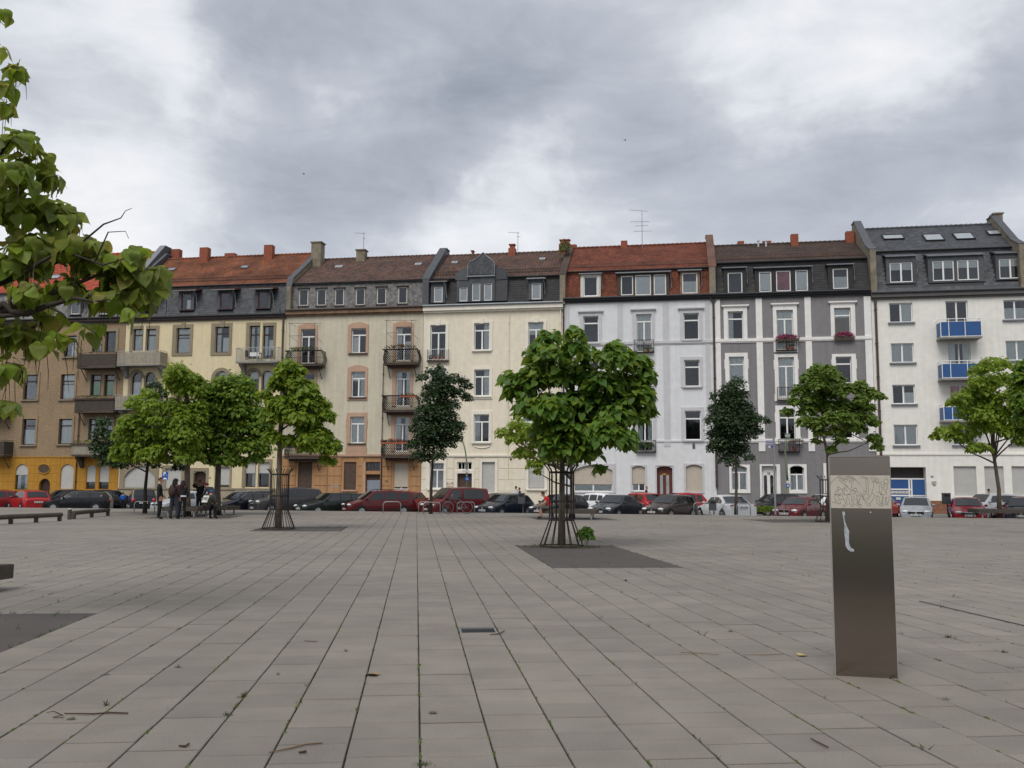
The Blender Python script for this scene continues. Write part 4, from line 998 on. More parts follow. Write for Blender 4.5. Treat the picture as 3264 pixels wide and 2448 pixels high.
for b in ((95, 375, 450, 545), (1130, 370, 1475, 545), (95, 870, 445, 1040), (1118, 850, 1462, 1030)): h3.balcony('l3', b, .95, 'iron', slabm=WOODD)
h3.win('l3', (230, 1072, 380, 1380), 'C', BROWNF, '', shut=1.0, shutm=SHUTBR, label='brown roller shutter closed'); h3.win('l3', (716, 1070, 846, 1365), 'C', BROWNF, '', sill=PINK, shut=1.0, shutm=SHUTBR)
h3.win('l3', (950, 1070, 1100, 1165), 'L', SHUTBR, ''); h3.win('l3', (1243, 1080, 1398, 1362), 'D', WHITE, '', sill=PINK, shut=.88, shutm=SHUTB)
o = h3.door('l3', (946, 1200, 1098, 1420), SHUTBR, label='brown door with a blue-grey board across it'); a, b, c, d = h3.rect('l3', (946, 1262, 1096, 1420)); m = MB(); m.box(a + .05, b - .05, .20, .235, .05, d); m.build('board', MAT('blue_grey_board', (.24, .28, .33), var=.05), o)
h3.band('string_course', 'l3', 1000, .16, .14, PINK); h3.blocks(.95, zg - .12, 4, ST3G, wid=1.5, margin=.16, proj=.05); h3.pilaster('l3', 945 - 35, 945, 1070, 1400, PINK); h3.pilaster('l3', 1105, 1132, 1010, 1420, PIPEB, .03)
h3.pilaster('u3', 1285, 1690, 945, 4500, ST3, .05) if False else None
h3.pipe('l3', 1140, 30, 1420, PIPEB, .035); h3.pipe('u3', 92, 1010, 2900, PIPEB, .075, fork=True)
for (a_, b_, yt, ym, yb, xl, xr) in ((160, 450, 1070, 1218, 1390, 140, 535), (1300, 1590, 1035, 1182, 1372, 1270, 1660)):   # bare awning frames over the top balconies
    m = MB(); p = lambda x, y: (h3.P('u3', x, y, -.9)[0], -.9, h3.P('u3', x, y, -.9)[1])
    for x in (a_, b_): m.tube([p(x, yb), p(x, yt)], .018, 5)
    m.tube([p(xl, yt), p(xr, yt)], .018, 5); q = p(a_, ym); q2 = p(b_, ym); m.tube([q, q2], .014, 5)
    for t in (p(a_, ym), p(b_, ym)): m.tube([t, (t[0] + .3, -.02, t[2] - .35)], .012, 5)
    for t in (p(a_, yt), p(b_, yt)): m.tube([t, (t[0] + .12, -.02, t[2] - .06)], .012, 5)
    m.build('awning_frame', PIPEB, h3.root)
# attic storey hung with slates: windows nearly flush
AT = [(270, 670, 378, 865), (480, 667, 587, 862), (693, 665, 797, 860), (938, 662, 1043, 857), (1185, 652, 1292, 845), (1435, 645, 1540, 838)]
m = MB(); ops = []
dA = .18
for b in AT: ops.append(h3.rect('u3', b, dA) + (0,)); h3.mex.append((ops[-1][0] - .07, ops[-1][1] + .07, ops[-1][2] - .12, ops[-1][3] + .1))
za = h3.ze; wallgrid(m, .02, h3.W - .02, za, h3.zk, dA, ops, .2, lambda z: 0)
at_ = m.build('attic_wall', SLATEG, h3.root)
for i, op in enumerate(ops): h3.frame(at_, at_, op[:4], dA + .02, 'C', CREAMW, '', 'frame'); k = MB(); k.box(op[0] - .14, op[1] + .14, dA - .16, dA - .03, op[3] + .04, op[3] + .1); k.build('lintel', WOODD, at_); k = MB(); k.box(op[0] - .06, op[1] + .06, dA - .1, dA + .02, op[2] - .09, op[2] - .004); k.build('sill', WOODD, at_)
m = MB(); m.add([(.05, 1.0, za), (h3.W - .05, 1.0, za), (h3.W - .05, 1.0, h3.zk), (.05, 1.0, h3.zk)], [(0, 1, 2, 3)]); m.build('room_shade_sheet', ROOM, h3.root)
t = MB(); tiles(t, .25, h3.W - .1, dA - .012, za + .12, dA - .010, h3.zk - .05, .2, .16, 'scale', h3.mex, lift=.012); t.build('slates', SLATEG, at_, kind='stuff')
h3.dk = .35; h3.roofs(SLATEG, TILEBR, rk='pan', rt=(.26, .34), skip_m=True)
# the deck's steep face would hide the attic windows: start the roof deck above them
me = h3.roofpart.data; me.clear_geometry(); _m = MB(); _m.prism([(.0, h3.zk - .06), (.35, h3.zk), (h3.dr, h3.zr), (10.4, h3.zk), (11, h3.ze), (10.6, h3.ze), (10.2, h3.zk - .2)], 0, h3.W, ax='x'); me.from_pydata(_m.v, [], _m.f); me.update()
h3.chimney('u3', 415, 528, 125, d=3.9, mat=CHIMR, cap=True, h_below=3.2, dep=.9); h3.chimney('u3', 942, 1042, 215, d=4.7, mat=CHIMR, cap=True, h_below=2.4, dep=.7); h3.chimney('u3', 1258, 1362, 288, d=6.2, mat=CHIMR, h_below=1.2)
for b in ((700, 402, 780, 436), (1635, 374, 1708, 406)): h3.skylight('u3', b, ZINCL)
h3.party(.2, .36, CHIMR, SLATE, up=.5); h3.finish([ST3, ST3G], cornice=WOODT, gut=PIPEB, ch=.3, cp=.32)
text_mesh('house_number', '30', .24, INK, h3.root, (h3.P('l3', 1168, 1275)[0], -.062, h3.P('l3', 1168, 1275)[1]), (rad(90), 0, 0))
a, b, c, d = h3.rect('l3', (580, 1305, 665, 1340)); m = MB()
for k in range(7): m.tube([(a + (b - a) * k / 7, -.052, c), (a + (b - a) * (k + .5) / 7, -.052, d), (a + (b - a) * (k + .9) / 7, -.052, c + .05)], .018, 4)
m.build('graffiti', MAT('pale_graffiti', (.5, .46, .42), var=.1), h3.root)

# --- cream house with the curved gable
h4 = House('cream house with slate curved gable dormer and pale keystone surrounds', 1346, 1796, [(0, 40, 0)], ('u4', 900, 862), ('u4', 1300, 505), ('u4', 1000, 262))
zg = h4.P('l4', 700, 1005)[1]
h4.win('u4', (705, 1068, 886, 1385), 'A', WHITE, 'r', trim=(680, 1036, 924, 1395, 'key'), tm=ST4T, sill=ST4T); h4.win('u4', (190, 1090, 372, 1500), 'A', WHITE, '', trim=(162, 1052, 406, 1500, 'key'), tm=ST4T, split=.22); h4.win('u4', (1340, 1056, 1522, 1460), 'A', WHITE, 'b', trim=(1308, 1022, 1556, 1460, 'key'), tm=ST4T, split=.22)
for x in (172, 636, 1150): h4.win('l4', (x, 92, x + 162, 372), 'A', WHITE, 'r' if x == 636 else '', trim=(x - 28, 62, x + 192, 405, 'arch'), tm=ST4T, sill=ST4T)
for x in (168, 632, 1150): h4.win('l4', (x, 566, x + 162, 860), 'A', WHITE, 'l' if x == 632 else 'c', trim=(x - 26, 530, x + 190, 870, 'plain'), tm=ST4T, sill=ST4T)
h4.win('l4', (165, 1080, 315, 1352), 'A', WHITE, 'c', trim=(130, 1050, 345, 1352), tm=ST4T, sill=ST4T); h4.win('l4', (455, 1070, 612, 1155), 'L', WHITE, ''); h4.win('l4', (718, 1070, 856, 1392), 'C', WHITE, '', trim=(690, 1040, 885, 1392), tm=ST4T, shut=1.0, sill=ST4T); h4.win('l4', (1210, 1082, 1380, 1355), 'C', WHITE, '', trim=(1178, 1050, 1410, 1360), tm=ST4T, shut=.93, sill=ST4T)
h4.door('l4', (455, 1190, 612, 1420), SHUTBR, trim=(425, 1160, 640, 1420), tm=ST4T, label='dark brown front door')
m = MB(); a, b, c, d = h4.rect('l4', (640, 905, 800, 955)); 
m.tube([(a, -.02, d), (a + .3, -.03, d - .1), ((a + b) / 2, -.03, c + .25), (b - .3, -.03, d - .1), (b, -.02, d)], .05, 5); m.build('stucco_ornament', ST4T, h4.root)
h4.band('string_course', 'l4', 1003, .14, .12, ST4T); h4.blocks(.5, zg - .12, 4, ST4, wid=2.2, margin=.22, proj=.04)
h4.balcony('u4', (148, 1372, 402, 1520), .28, 'french', slab=.1, mat=STEEL, slabm=PIPEB, brackets=False); h4.balcony('u4', (1300, 1358, 1556, 1480), .28, 'french', slab=.1, mat=STEEL, slabm=PIPEB, brackets=False)
h4.pipe('u4', 1722, 900, 2900, ST4T, .05); h4.pipe('u4', 1118, 900, 2900, ST4, .02)
W1 = lambda b, c: b + ('C', c)
h4.dormer('u4', (196, 580, 366, 832), [(232, 640, 334, 822, 'C', 'w')], bm=SLATE, roof='tile', rm=TILEBR, over=.18, drop=.75); h4.dormer('u4', (1346, 556, 1512, 795), [(1380, 600, 1486, 788, 'C', 'w')], bm=SLATE, roof='slab', rm=CREAMW, over=.16, drop=.55)
# gabled dormer: low wings, tall middle under a bell-shaped gable
cx = lambda x, y, d=.2: h4.P('u4', x, y, d)
o = h4.dormer('u4', (500, 560, 648, 818), [(532, 645, 626, 812, 'C', 'w')], d=.02, roof='none', bm=SLATE)
o2 = h4.dormer('u4', (948, 560, 1095, 806), [], d=.02, roof='none', bm=SLATE)
gd = h4.dormer('u4', (648, 520, 948, 812), [(680, 600, 776, 806, 'C', 'c'), (820, 598, 914, 803, 'C', 'w')], d=-.10, roof='none', bm=SLATE, label='tall slate dormer under a bell-shaped gable')
m = MB(); P = [cx(*p) for p in ((640, 515), (645, 400), (665, 365), (720, 340), (775, 300), (822, 252), (870, 300), (925, 340), (955, 375), (955, 505))]
m.prism(P, -.16, 4.2); m.build('gable', SLATE, gd)
t = MB(); tiles(t, P[0][0] + .05, P[-1][0] - .05, -.172, P[0][1] + .02, -.171, P[5][1] - .1, .22, .16, 'flat', (), lift=.014)
keep = MB()
def inside(x, z):
    c_ = False; j = len(P) - 1
    for i in range(len(P)):
        if (P[i][1] > z) != (P[j][1] > z) and x < (P[j][0] - P[i][0]) * (z - P[i][1]) / (P[j][1] - P[i][1]) + P[i][0]: c_ = not c_
        j = i
    return c_
for i in range(0, len(t.v), 6):
    q = t.v[i:i + 6]
    if all(inside(v[0], v[2]) for v in q): keep.add(q, [(0, 1, 2, 3), (4, 5, 1, 0)])
keep.build('slates', SLATE, gd, kind='stuff')
m = MB(); m.tube([(p[0], -.18, p[1]) for p in P], .045, 5); a, z_ = cx(640, 515); b = cx(955, 505)[0]; m.box(a - .05, b + .05, -.24, .0, z_ - .18, z_ - .06); m.build('gable_trim', ZINC, gd)
for (side, pts) in ((o, ((495, 575), (497, 505), (520, 485), (580, 440), (648, 425), (648, 575))), (o2, ((948, 570), (948, 425), (1060, 432), (1085, 480), (1100, 505), (1100, 560)))):
    m = MB(); m.prism([cx(p[0], p[1], .3) for p in pts], -.03, 3.2); m.build('dormer_roof', SLATE, side)
h4.roofs(SLATEB, TILEBR, rk='pan', rt=(.26, .34), guard=TILEDK)
h4.chimney('u4', 1106, 1188, 188, d=4.9, mat=CHIM, pot=True, h_below=2.2, flash=True); h4.chimney('u4', 658, 702, 262, d=6, mat=CHIM, pot=True); h4.chimney('u4', 1700, 1835, 135, d=5.0, mat=CHIM, pot=True, h_below=2.0)
for b in ((446, 355, 510, 384), (1475, 315, 1538, 342)): h4.skylight('u4', b, ZINCL)
h4.party(.18, .5, SLATE, SLATE, up=.42, ridge_up=.62); h4.party(h4.W - .05, .42, CHIMR, TILEDK, up=.3)
h4.finish([ST4], cornice=ST4T, gut=ZINC, ch=.34, cp=.34)
# dark red scrawl beside the door
a, b, c, d = h4.rect('l4', (345, 1285, 420, 1345)); m = MB(); H_ = d - c; Wd = b - a
for pts in (((0, .9), (.25, .95), (.05, .75), (.28, .6), (.0, .58)), ((.35, .9), (.36, .65), (.5, .62), (.52, .9)), ((.62, .62), (.78, 1.0), (.95, .98), (.7, .8), (.98, .7), (.8, .6)), ((.3, .3), (.1, .32), (.08, .05), (.3, .08), (.33, .4)), ((.42, .05), (.45, .35), (.6, .3), (.6, .05)), ((.72, .4), (.72, .02), (.9, .3), (.78, .2), (1.15, .0))):
    m.tube([(a + Wd * x, -.05, c + H_ * z) for x, z in pts], .014, 4)
m.build('graffiti', MAT('red_graffiti', (.17, .03, .03), var=0), h4.root)

# --- pale blue-grey house
h5 = House('pale blue-grey house with red scalloped tile attic and brown front door', 1797, 2280, [(0, 40, 0)], ('u5', 900, 776), ('u5', 900, 428), ('u5', 1000, 165))
h5.win('u5', (328, 985, 510, 1298), 'B', WHITE, '', trim=(290, 940, 545, 1300, 'cornice'), tm=ST5T, sill=ST5T); h5.win('u5', (952, 962, 1134, 1400), 'A', WHITE, 'c', trim=(908, 915, 1165, 1400, 'cornice'), tm=ST5T, split=.2); h5.win('u5', (1506, 950, 1690, 1262), 'B', WHITE, '', trim=(1465, 902, 1730, 1265, 'cornice'), tm=ST5T, sill=ST5T)
y3 = lambda v: v
h5.win('u5', (1515, 1500, 1698, 1812), 'B', WHITE, '', trim=(1475, 1465, 1732, 1820, 'plain'), tm=ST5T, sill=ST5T); h5.win('u5', (960, 1512, 1140, 1950), 'A', WHITE, 'l', trim=(918, 1475, 1175, 1950, 'plain'), tm=ST5T, split=.2); h5.win('u5', (330, 1530, 512, 1845), 'B', WHITE, '', trim=(292, 1495, 548, 1850), tm=ST5T, sill=ST5T)
h5.win('l5', (1370, 528, 1542, 838), 'B', WHITE, 'p' if False else '', trim=(1332, 492, 1575, 848), tm=ST5T, sill=ST5T); h5.win('l5', (862, 540, 1035, 955), 'A', WHITE, 'h', trim=(825, 505, 1068, 955), tm=ST5T, split=.2); h5.win('l5', (260, 540, 432, 850), 'B', WHITE, 'c', trim=(225, 505, 465, 860), tm=ST5T, sill=ST5T)
h5.win('l5', (195, 1102, 606, 1385), 'D', WHITE, 'k', arch=.14, trim=(160, 1088, 640, 1398), tm=ST5T, shut=.70, shutm=SHUTB, label='wide three-light window with its shutter mostly down')
h5.win('l5', (812, 1110, 950, 1380), 'D', WHITE, 'l', arch=.14, trim=(795, 1100, 968, 1385), tm=ST5T, shut=.69, shutm=SHUTB); h5.win('l5', (1382, 1098, 1556, 1385), 'C', WHITE, '', arch=.14, trim=(1362, 1086, 1575, 1400), tm=ST5T, shut=1.0, shutm=SHUTB)
h5.door('l5', (1074, 1114, 1240, 1440), MAT('brown_door_paint', (.13, .04, .03), rough=.4, var=.15), arch=.14, trim=(1058, 1100, 1255, 1440), tm=ST5T, lights=((1108, 1205, 1138, 1410), (1172, 1205, 1204, 1410)), glassm=MAT('frosted_light', (.35, .37, .38), rough=.3, var=.1), label='red-brown front door with two tall rounded lights')
q = h5.P('l5', 1152, 1200); m = MB(); m.box(q[0] - .13, q[0] + .13, .22, .25, q[1] - .05, q[1] + .05); m.build('plaque', MAT('yellow_plaque', (.5, .33, .05), var=0), h5.root)
for (x0, x1) in ((735, 800), (1270, 1345), (104, 168), (1770, 1826)): h5.pilaster('u5', x0, x1, 792, 2520, ST5T, .03)
h5.band('string_course', 'u5', 1300, .2, .1, ST5T, x=1000); h5.band('string_course', 'l5', 848, .12, .07, ST5, x=1000)
h5.balcony('u5', (922, 1262, 1158, 1415), .3, 'french', slab=.07, mat=IRON, slabm=IRON, brackets=False); h5.balcony('u5', (925, 1812, 1165, 1975), .3, 'french', slab=.07, mat=IRON, slabm=IRON, brackets=False); h5.balcony('l5', (850, 842, 1064, 968), .3, 'french', slab=.07, mat=IRON, slabm=IRON, brackets=False)
q = h5.rect('l5', (1450, 882, 1480, 930)); m = MB(); m.box(q[0], q[1], -.04, .002, q[2], q[3]); o = m.build('vent', ZINC, h5.root); m = MB()
for k in range(5): m.box(q[0] + .05, q[1] - .05, -.055, -.042, q[2] + .06 + k * .08, q[2] + .10 + k * .08)
m.build('louvres', DARKM, o)
h5.pipe('u5', 98, 830, 3000, PIPEB, .06); h5.pipe('u5', 1858, 830, 3000, PIPEB, .085, fork=True)
h5.dormer('u5', (296, 498, 532, 766), [(332, 522, 496, 752, 'C', '')], bm=CREAMW, roof='slab', rm=ZINC, over=.12, drop=.35, casing=CREAMW, back=2.2); h5.dormer('u5', (730, 482, 1340, 752), [(770, 512, 914, 740, 'C', ''), (938, 500, 1124, 740, 'C', 'w'), (1156, 494, 1302, 735, 'C', 'w')], bm=WOODD, roof='slab', rm=ZINC, over=.15, drop=.35, casing=None, back=2.2); h5.dormer('u5', (1465, 458, 1700, 728), [(1490, 476, 1670, 718, 'C', 'k')], bm=WOODT, roof='slab', rm=ZINC, over=.15, drop=.3, back=2.2)
h5.roofs(TILERD, TILERD, mk='scale', mt=(.21, .19), rk='flat', rt=(.18, .18), guard=TILEBR)
h5.chimney('u5', 770, 844, 100, d=5.2); h5.chimney('u5', 182, 248, 145, d=6)
h5.party(h5.W - .05, .46, CHIMR, TILEBR, up=.45, ridge_up=.6); h5.finish([ST5], cornice=DARKM, gut=DARKM, ch=.14, cp=.28)

# --- dark grey house with white trim
h6 = House('dark grey house with broad white pilasters and pink flower boxes', 2281, 2787, [(0, 40, 0)], ('u6', 900, 800), ('u6', 900, 432), ('u6', 900, 262))
h6.win('u6', (236, 990, 404, 1290), 'B', WHITE, 'l', trim=(192, 938, 446, 1292, 'cornice'), tm=ST6T); h6.win('u6', (762, 975, 944, 1395), 'A', WHITE, 'c', trim=(726, 918, 986, 1430, 'cornice'), tm=ST6T, split=.23); h6.win('u6', (1384, 952, 1564, 1252), 'B', WHITE, 'by', trim=(1346, 898, 1612, 1258, 'cornice'), tm=ST6T)
h6.win('l6', (222, -40, 368, 235), 'B', WHITE, 'c', trim=(186, -75, 405, 290, 'ears'), tm=ST6T); h6.win('l6', (695, -35, 852, 345), 'A', WHITE, 'c', trim=(662, -65, 888, 388, 'ears'), tm=ST6T, split=.23); h6.win('l6', (1248, -40, 1402, 215), 'B', WHITE, '', trim=(1215, -65, 1445, 250, 'ears'), tm=ST6T)
h6.win('l6', (706, 470, 862, 800), 'A', WHITE, '', trim=(670, 430, 905, 765, 'ears'), tm=ST6T, split=.23); h6.win('l6', (230, 475, 378, 750), 'B', WHITE, 'c', trim=(195, 440, 412, 765, 'ears'), tm=ST6T); h6.win('l6', (1262, 475, 1415, 745), 'B', WHITE, '', trim=(1228, 440, 1455, 765, 'ears'), tm=ST6T)
h6.win('l6', (245, 1010, 397, 1245), 'A', WHITE, 'c', arch=.14, trim=(226, 998, 425, 1272), tm=ST6T); h6.win('l6', (806, 1006, 945, 1248), 'A', WHITE, 'k', arch=.2, trim=(790, 995, 970, 1275), tm=ST6T, split=.36); h6.win('l6', (1160, 1006, 1300, 1248), 'A', WHITE, 'k', arch=.2, trim=(1132, 985, 1330, 1275), tm=ST6T, split=.36)
h6.door('l6', (538, 1010, 682, 1330), WHITE, arch=.17, trim=(520, 995, 716, 1330), tm=ST6T, lights=((562, 1098, 592, 1300), (622, 1098, 652, 1300)), label='white front door with two tall rounded lights')
q = h6.P('l6', 606, 1083); text_mesh('house_number', '28', .24, INK, h6.root, (q[0], .235, q[1]), (rad(90), 0, 0))
for (x0, x1) in ((105, 166), (553, 622), (1085, 1153), (1730, 1806)): h6.pilaster('u6', x0, x1, 828, 2500, ST6T, .06)
h6.band('string_course', 'u6', 1290, .22, .12, ST6T, x=900); h6.band('string_course', 'l6', 762, .2, .1, ST6T, x=900)
h6.balcony('u6', (755, 1300, 986, 1412), .3, 'french', slab=.07, mat=IRON, slabm=IRON, brackets=False); h6.balcony('l6', (686, 250, 892, 380), .3, 'french', slab=.07, mat=IRON, slabm=IRON, brackets=False); h6.balcony('l6', (698, 750, 906, 875), .3, 'french', slab=.07, mat=IRON, slabm=IRON, brackets=False)
h6.dormer('u6', (192, 525, 432, 800), [(236, 568, 394, 795, 'C', '')], bm=SLATEB, roof='slab', rm=DARKM, over=.1, drop=.3, back=2.2); h6.dormer('u6', (530, 520, 1140, 785), [(574, 560, 708, 780, 'C', 'w'), (758, 550, 916, 772, 'C', 'p'), (966, 542, 1102, 768, 'C', 'w')], bm=SLATEB, roof='slab', rm=DARKM, over=.1, drop=.3, back=2.2); h6.dormer('u6', (1318, 490, 1590, 755), [(1370, 525, 1536, 745, 'C', 'k')], bm=SLATEB, roof='slab', rm=DARKM, over=.1, drop=.3, back=2.2)
h6.roofs(SLATEB, TILEDK, mt=(.3, .22), rk='flat', rt=(.18, .2), guard=TILEBR)
for x0, x1, y, d in ((342, 412, 232, 6), (612, 706, 230, 6.2), (918, 998, 155, 4.6), (1512, 1600, 125, 5.0)): h6.chimney('u6', x0, x1, y, d=d, h_below=2)
m = MB()
for x in (565, 648): a, z = h6.P('u6', x, 235, 4.9); m.tube([(a, 4.9, z - 1.3), (a, 4.9, z)], .075, 8); m.tube([(a, 4.9, z + .01), (a, 4.9, z + .06)], .12, 8)
m.build('flue_pipe', ZINCL, h6.roofpart)
h6.pipe('u6', 1822, 800, 3000, PIPEB, .09); h6.finish([ST6], cornice=DARKM, gut=DARKM, ch=.14, cp=.28)

# --- white house with blue balconies
h7 = House('white house with blue balcony panels, blue gate and slate attic', 2789, 3292, [(0, 40, 0)], ('u7', 900, 848), ('u7', 900, 408), ('u7', 900, 196), dbrk=1.5)
h7.win('u7', (358, 955, 592, 1150), 'D', WHITE, 'R', sill=ZINC); h7.win('u7', (924, 935, 1146, 1260), 'D', WHITE, ''); h7.win('u7', (1500, 925, 1730, 1122), 'D', WHITE, 'k', sill=ZINC)
h7.win('u7', (376, 1358, 606, 1552), 'D', WHITE, 'c', sill=ZINC); h7.win('u7', (948, 1350, 1174, 1680), 'D', WHITE, 'h'); h7.win('u7', (1522, 1332, 1752, 1530), 'D', WHITE, 'c', sill=ZINC)
h7.win('l7', (376, 230, 596, 415), 'D', WHITE, 'v', sill=ZINC); h7.win('l7', (932, 230, 1148, 545), 'D', WHITE, 'p'); h7.win('l7', (1492, 215, 1715, 405), 'D', WHITE, 'c', sill=ZINC)
h7.win('l7', (390, 614, 620, 812), 'D', WHITE, 'c', sill=ZINC); h7.win('l7', (960, 614, 1185, 930), 'D', WHITE, 'h') if False else h7.win('l7', (960, 614, 1185, 810), 'D', WHITE, 'h', sill=ZINC); h7.win('l7', (1500, 605, 1725, 800), 'D', WHITE, 'c', sill=ZINC)
for b in ((868, 1108, 1284, 1308), (884, 1528, 1316, 1722)): h7.balcony('u7', b, 1.2, 'blue', slab=.12, brackets=False)
h7.balcony('l7', (868, 410, 1290, 588), 1.2, 'blue', slab=.12, brackets=False)
for (a_, b_) in ((968, 1186), (1264, 1450), (1528, 1720)): h7.win('l7', (a_, 1014, b_, 1296), 'C', WHITE, '', shut=1.0, recess=.2, label='large window behind a closed grey roller shutter' if a_ == 968 else None)
# gateway: deep recess with blue gate leaves
R_ = h7.rect('l7', (120, 1022, 705, 1440)); R_ = (R_[0], R_[1], .02, R_[3]); h7.ops.append(R_ + (0,))
m = MB(); a, b, c, d = R_; y1 = .75
m.add([(a, .23, c), (a, y1, c), (a, y1, d), (a, .23, d)], [(0, 1, 2, 3)]); m.add([(b, .23, c), (b, .23, d), (b, y1, d), (b, y1, c)], [(0, 1, 2, 3)]); m.add([(a, .23, d), (a, y1, d), (b, y1, d), (b, .23, d)], [(0, 1, 2, 3)])
m.add([(a, y1, c), (b, y1, c), (b, y1, d), (a, y1, d)], [(0, 1, 2, 3)], 1); m.build('gateway', [ST7, MAT('gate_head', (.07, .065, .06), var=.1)], h7.root)
gate = MB(); zt = h7.P('l7', 500, 1128, .6)[1]
X = [a + .05, h7.P('l7', 340, 1200, .6)[0], h7.P('l7', 535, 1200, .6)[0], h7.P('l7', 558, 1200, .6)[0], h7.P('l7', 690, 1200, .6)[0]]
for x in X: gate.box(x - .05, x + .05, .52, .60, .03, zt)
zs_ = [.03 + .08, h7.P('l7', 440, 1295, .6)[1], h7.P('l7', 440, 1236, .6)[1], zt - .05]
for z in zs_: gate.box(X[0] + .05, X[-1] - .05, .525, .595, z - .05, z + .05)
gt = gate.build('gate', WHITE, h7.root); gt['label'] = 'blue gate leaves in white frames'
for i in (0, 1, 3):
    for j in range(3):
        if i == 3 and j == 1: continue
        z0_, z1_ = zs_[j] + .05, zs_[j + 1] - .05
        if i == 3 and j == 2: z0_ = zs_[1] + .055
        q = MB(); q.box(X[i] + .05, X[i + 1] - .05, .50 if i == 3 else .545, .515 if i == 3 else .57, z0_, z1_); q.build('panel', BLUEP, gt)
q = MB()
for i in range(5): x = X[1] + .1 + i * (X[2] - X[1] - .2) / 5; q.box(x, x + .32, .52, .54, zs_[2] - .30, zs_[2] - .12)
for i in range(2): x = X[1] + .45 + i * .8; q.box(x, x + .32, .52, .54, zs_[1] - .3, zs_[1] - .14)
q.build('letter_slot', CREAMW, gt)
q = h7.rect('l7', (745, 1105, 770, 1121)); m = MB(); m.box(q[0], q[1], -.03, .002, q[2], q[3]); m.build('number_plaque', DARKM, h7.root); text_mesh('house_number', '26', .17, WHITE, h7.root, ((q[0] + q[1]) / 2, -.034, (q[2] + q[3]) / 2), (rad(90), 0, 0))
q = h7.rect('l7', (750, 1155, 800, 1190)); m = MB(); m.box(q[0], q[1], -.03, .002, q[2], q[3]); o = m.build('wall_sign', CREAMW, h7.root); m = MB()
for k, (i0, i1) in enumerate(((.1, .9), (.08, .8), (.3, .75))): m.box(q[0] + (q[1] - q[0]) * i0, q[0] + (q[1] - q[0]) * i1, -.034, -.031, q[3] - .1 - k * .12, q[3] - .06 - k * .12)
m.build('sign_lines', DARKM, o)
h7.band('string_course', 'l7', 897, .12, .07, ST7, x=900)
a0 = h7.P('l7', 712, 1400)[0]; a1 = h7.P('l7', 960, 1400)[0]; zt = h7.P('l7', 850, 1345)[1]; rows = max(3, int(zt / .3)); sh = {}
for r in range(rows):
    n = 7; ww = (h7.W - a0 - .02) / n / 2.4
    x = a0 - (ww / 2 if r % 2 else 0)
    while x < h7.W - .05:
        xa, xb = max(x, a0) + .008, min(x + ww, h7.W - .02) - .008
        if xb - xa > .1:
            m = MB(); m.box(0, xb - xa, -.06, -.002, 0, zt / rows - .016); link('brick', m.mesh('brick', MAT('plinth_sandstone', (.26, .12, .07), rough=.9, var=.2, scale=3, fine=.2)) if not sh else sh['m'], h7.root, (xa, 0, r * zt / rows + .008)) if False else None
            key = round(xb - xa, 2)
            if key not in sh:
                if 'mat' not in sh: sh['mat'] = MAT('plinth_sandstone', (.26, .12, .07), rough=.9, var=.25, scale=3, fine=.2)
                sh[key] = m.mesh('stone_block', sh['mat'])
            link('stone_block', sh[key], h7.root, (xa, 0, r * zt / rows + .008))
        x += ww
h7.dormer('u7', (328, 495, 630, 765), [(364, 550, 592, 750, 'D', 'b')], d=.22, back=3.4, bm=SLATE, roof='slab', rm=SLATE, over=.06, drop=1.15); h7.dormer('u7', (745, 485, 1306, 750), [(792, 532, 1006, 735, 'D', 'b'), (1038, 524, 1254, 727, 'D', 'b')], d=.22, back=3.4, bm=SLATE, roof='slab', rm=SLATE, over=.06, drop=1.15); h7.dormer('u7', (1422, 462, 1730, 725), [(1455, 512, 1682, 712, 'D', 'b')], d=.22, back=3.4, bm=SLATE, roof='slab', rm=SLATE, over=.06, drop=1.15)
h7.roofs(SLATE, SLATE, mt=(.3, .2), rk='flat', rt=(.3, .2), base=.0)
for b in ((290, 276, 500, 346), (702, 264, 892, 366), (1004, 252, 1196, 352), (1332, 230, 1560, 300)): h7.skylight('u7', b, DARKM)
h7.party(.2, .42, CHIMR, SLATE, up=.5, ridge_up=.62); h7.party(h7.W - .2, .4, CHIMR, SLATE, up=.5, ridge_up=.6); h7.chimney('u7', 1400, 1490, 70, d=5.2, mat=CHIMR, cap=True, h_below=2.2, dep=.8)
h7.finish([ST7], cornice=MAT('grey_eaves', (.12, .115, .11), var=.1), gut=SLATE, ch=.3, cp=.3)
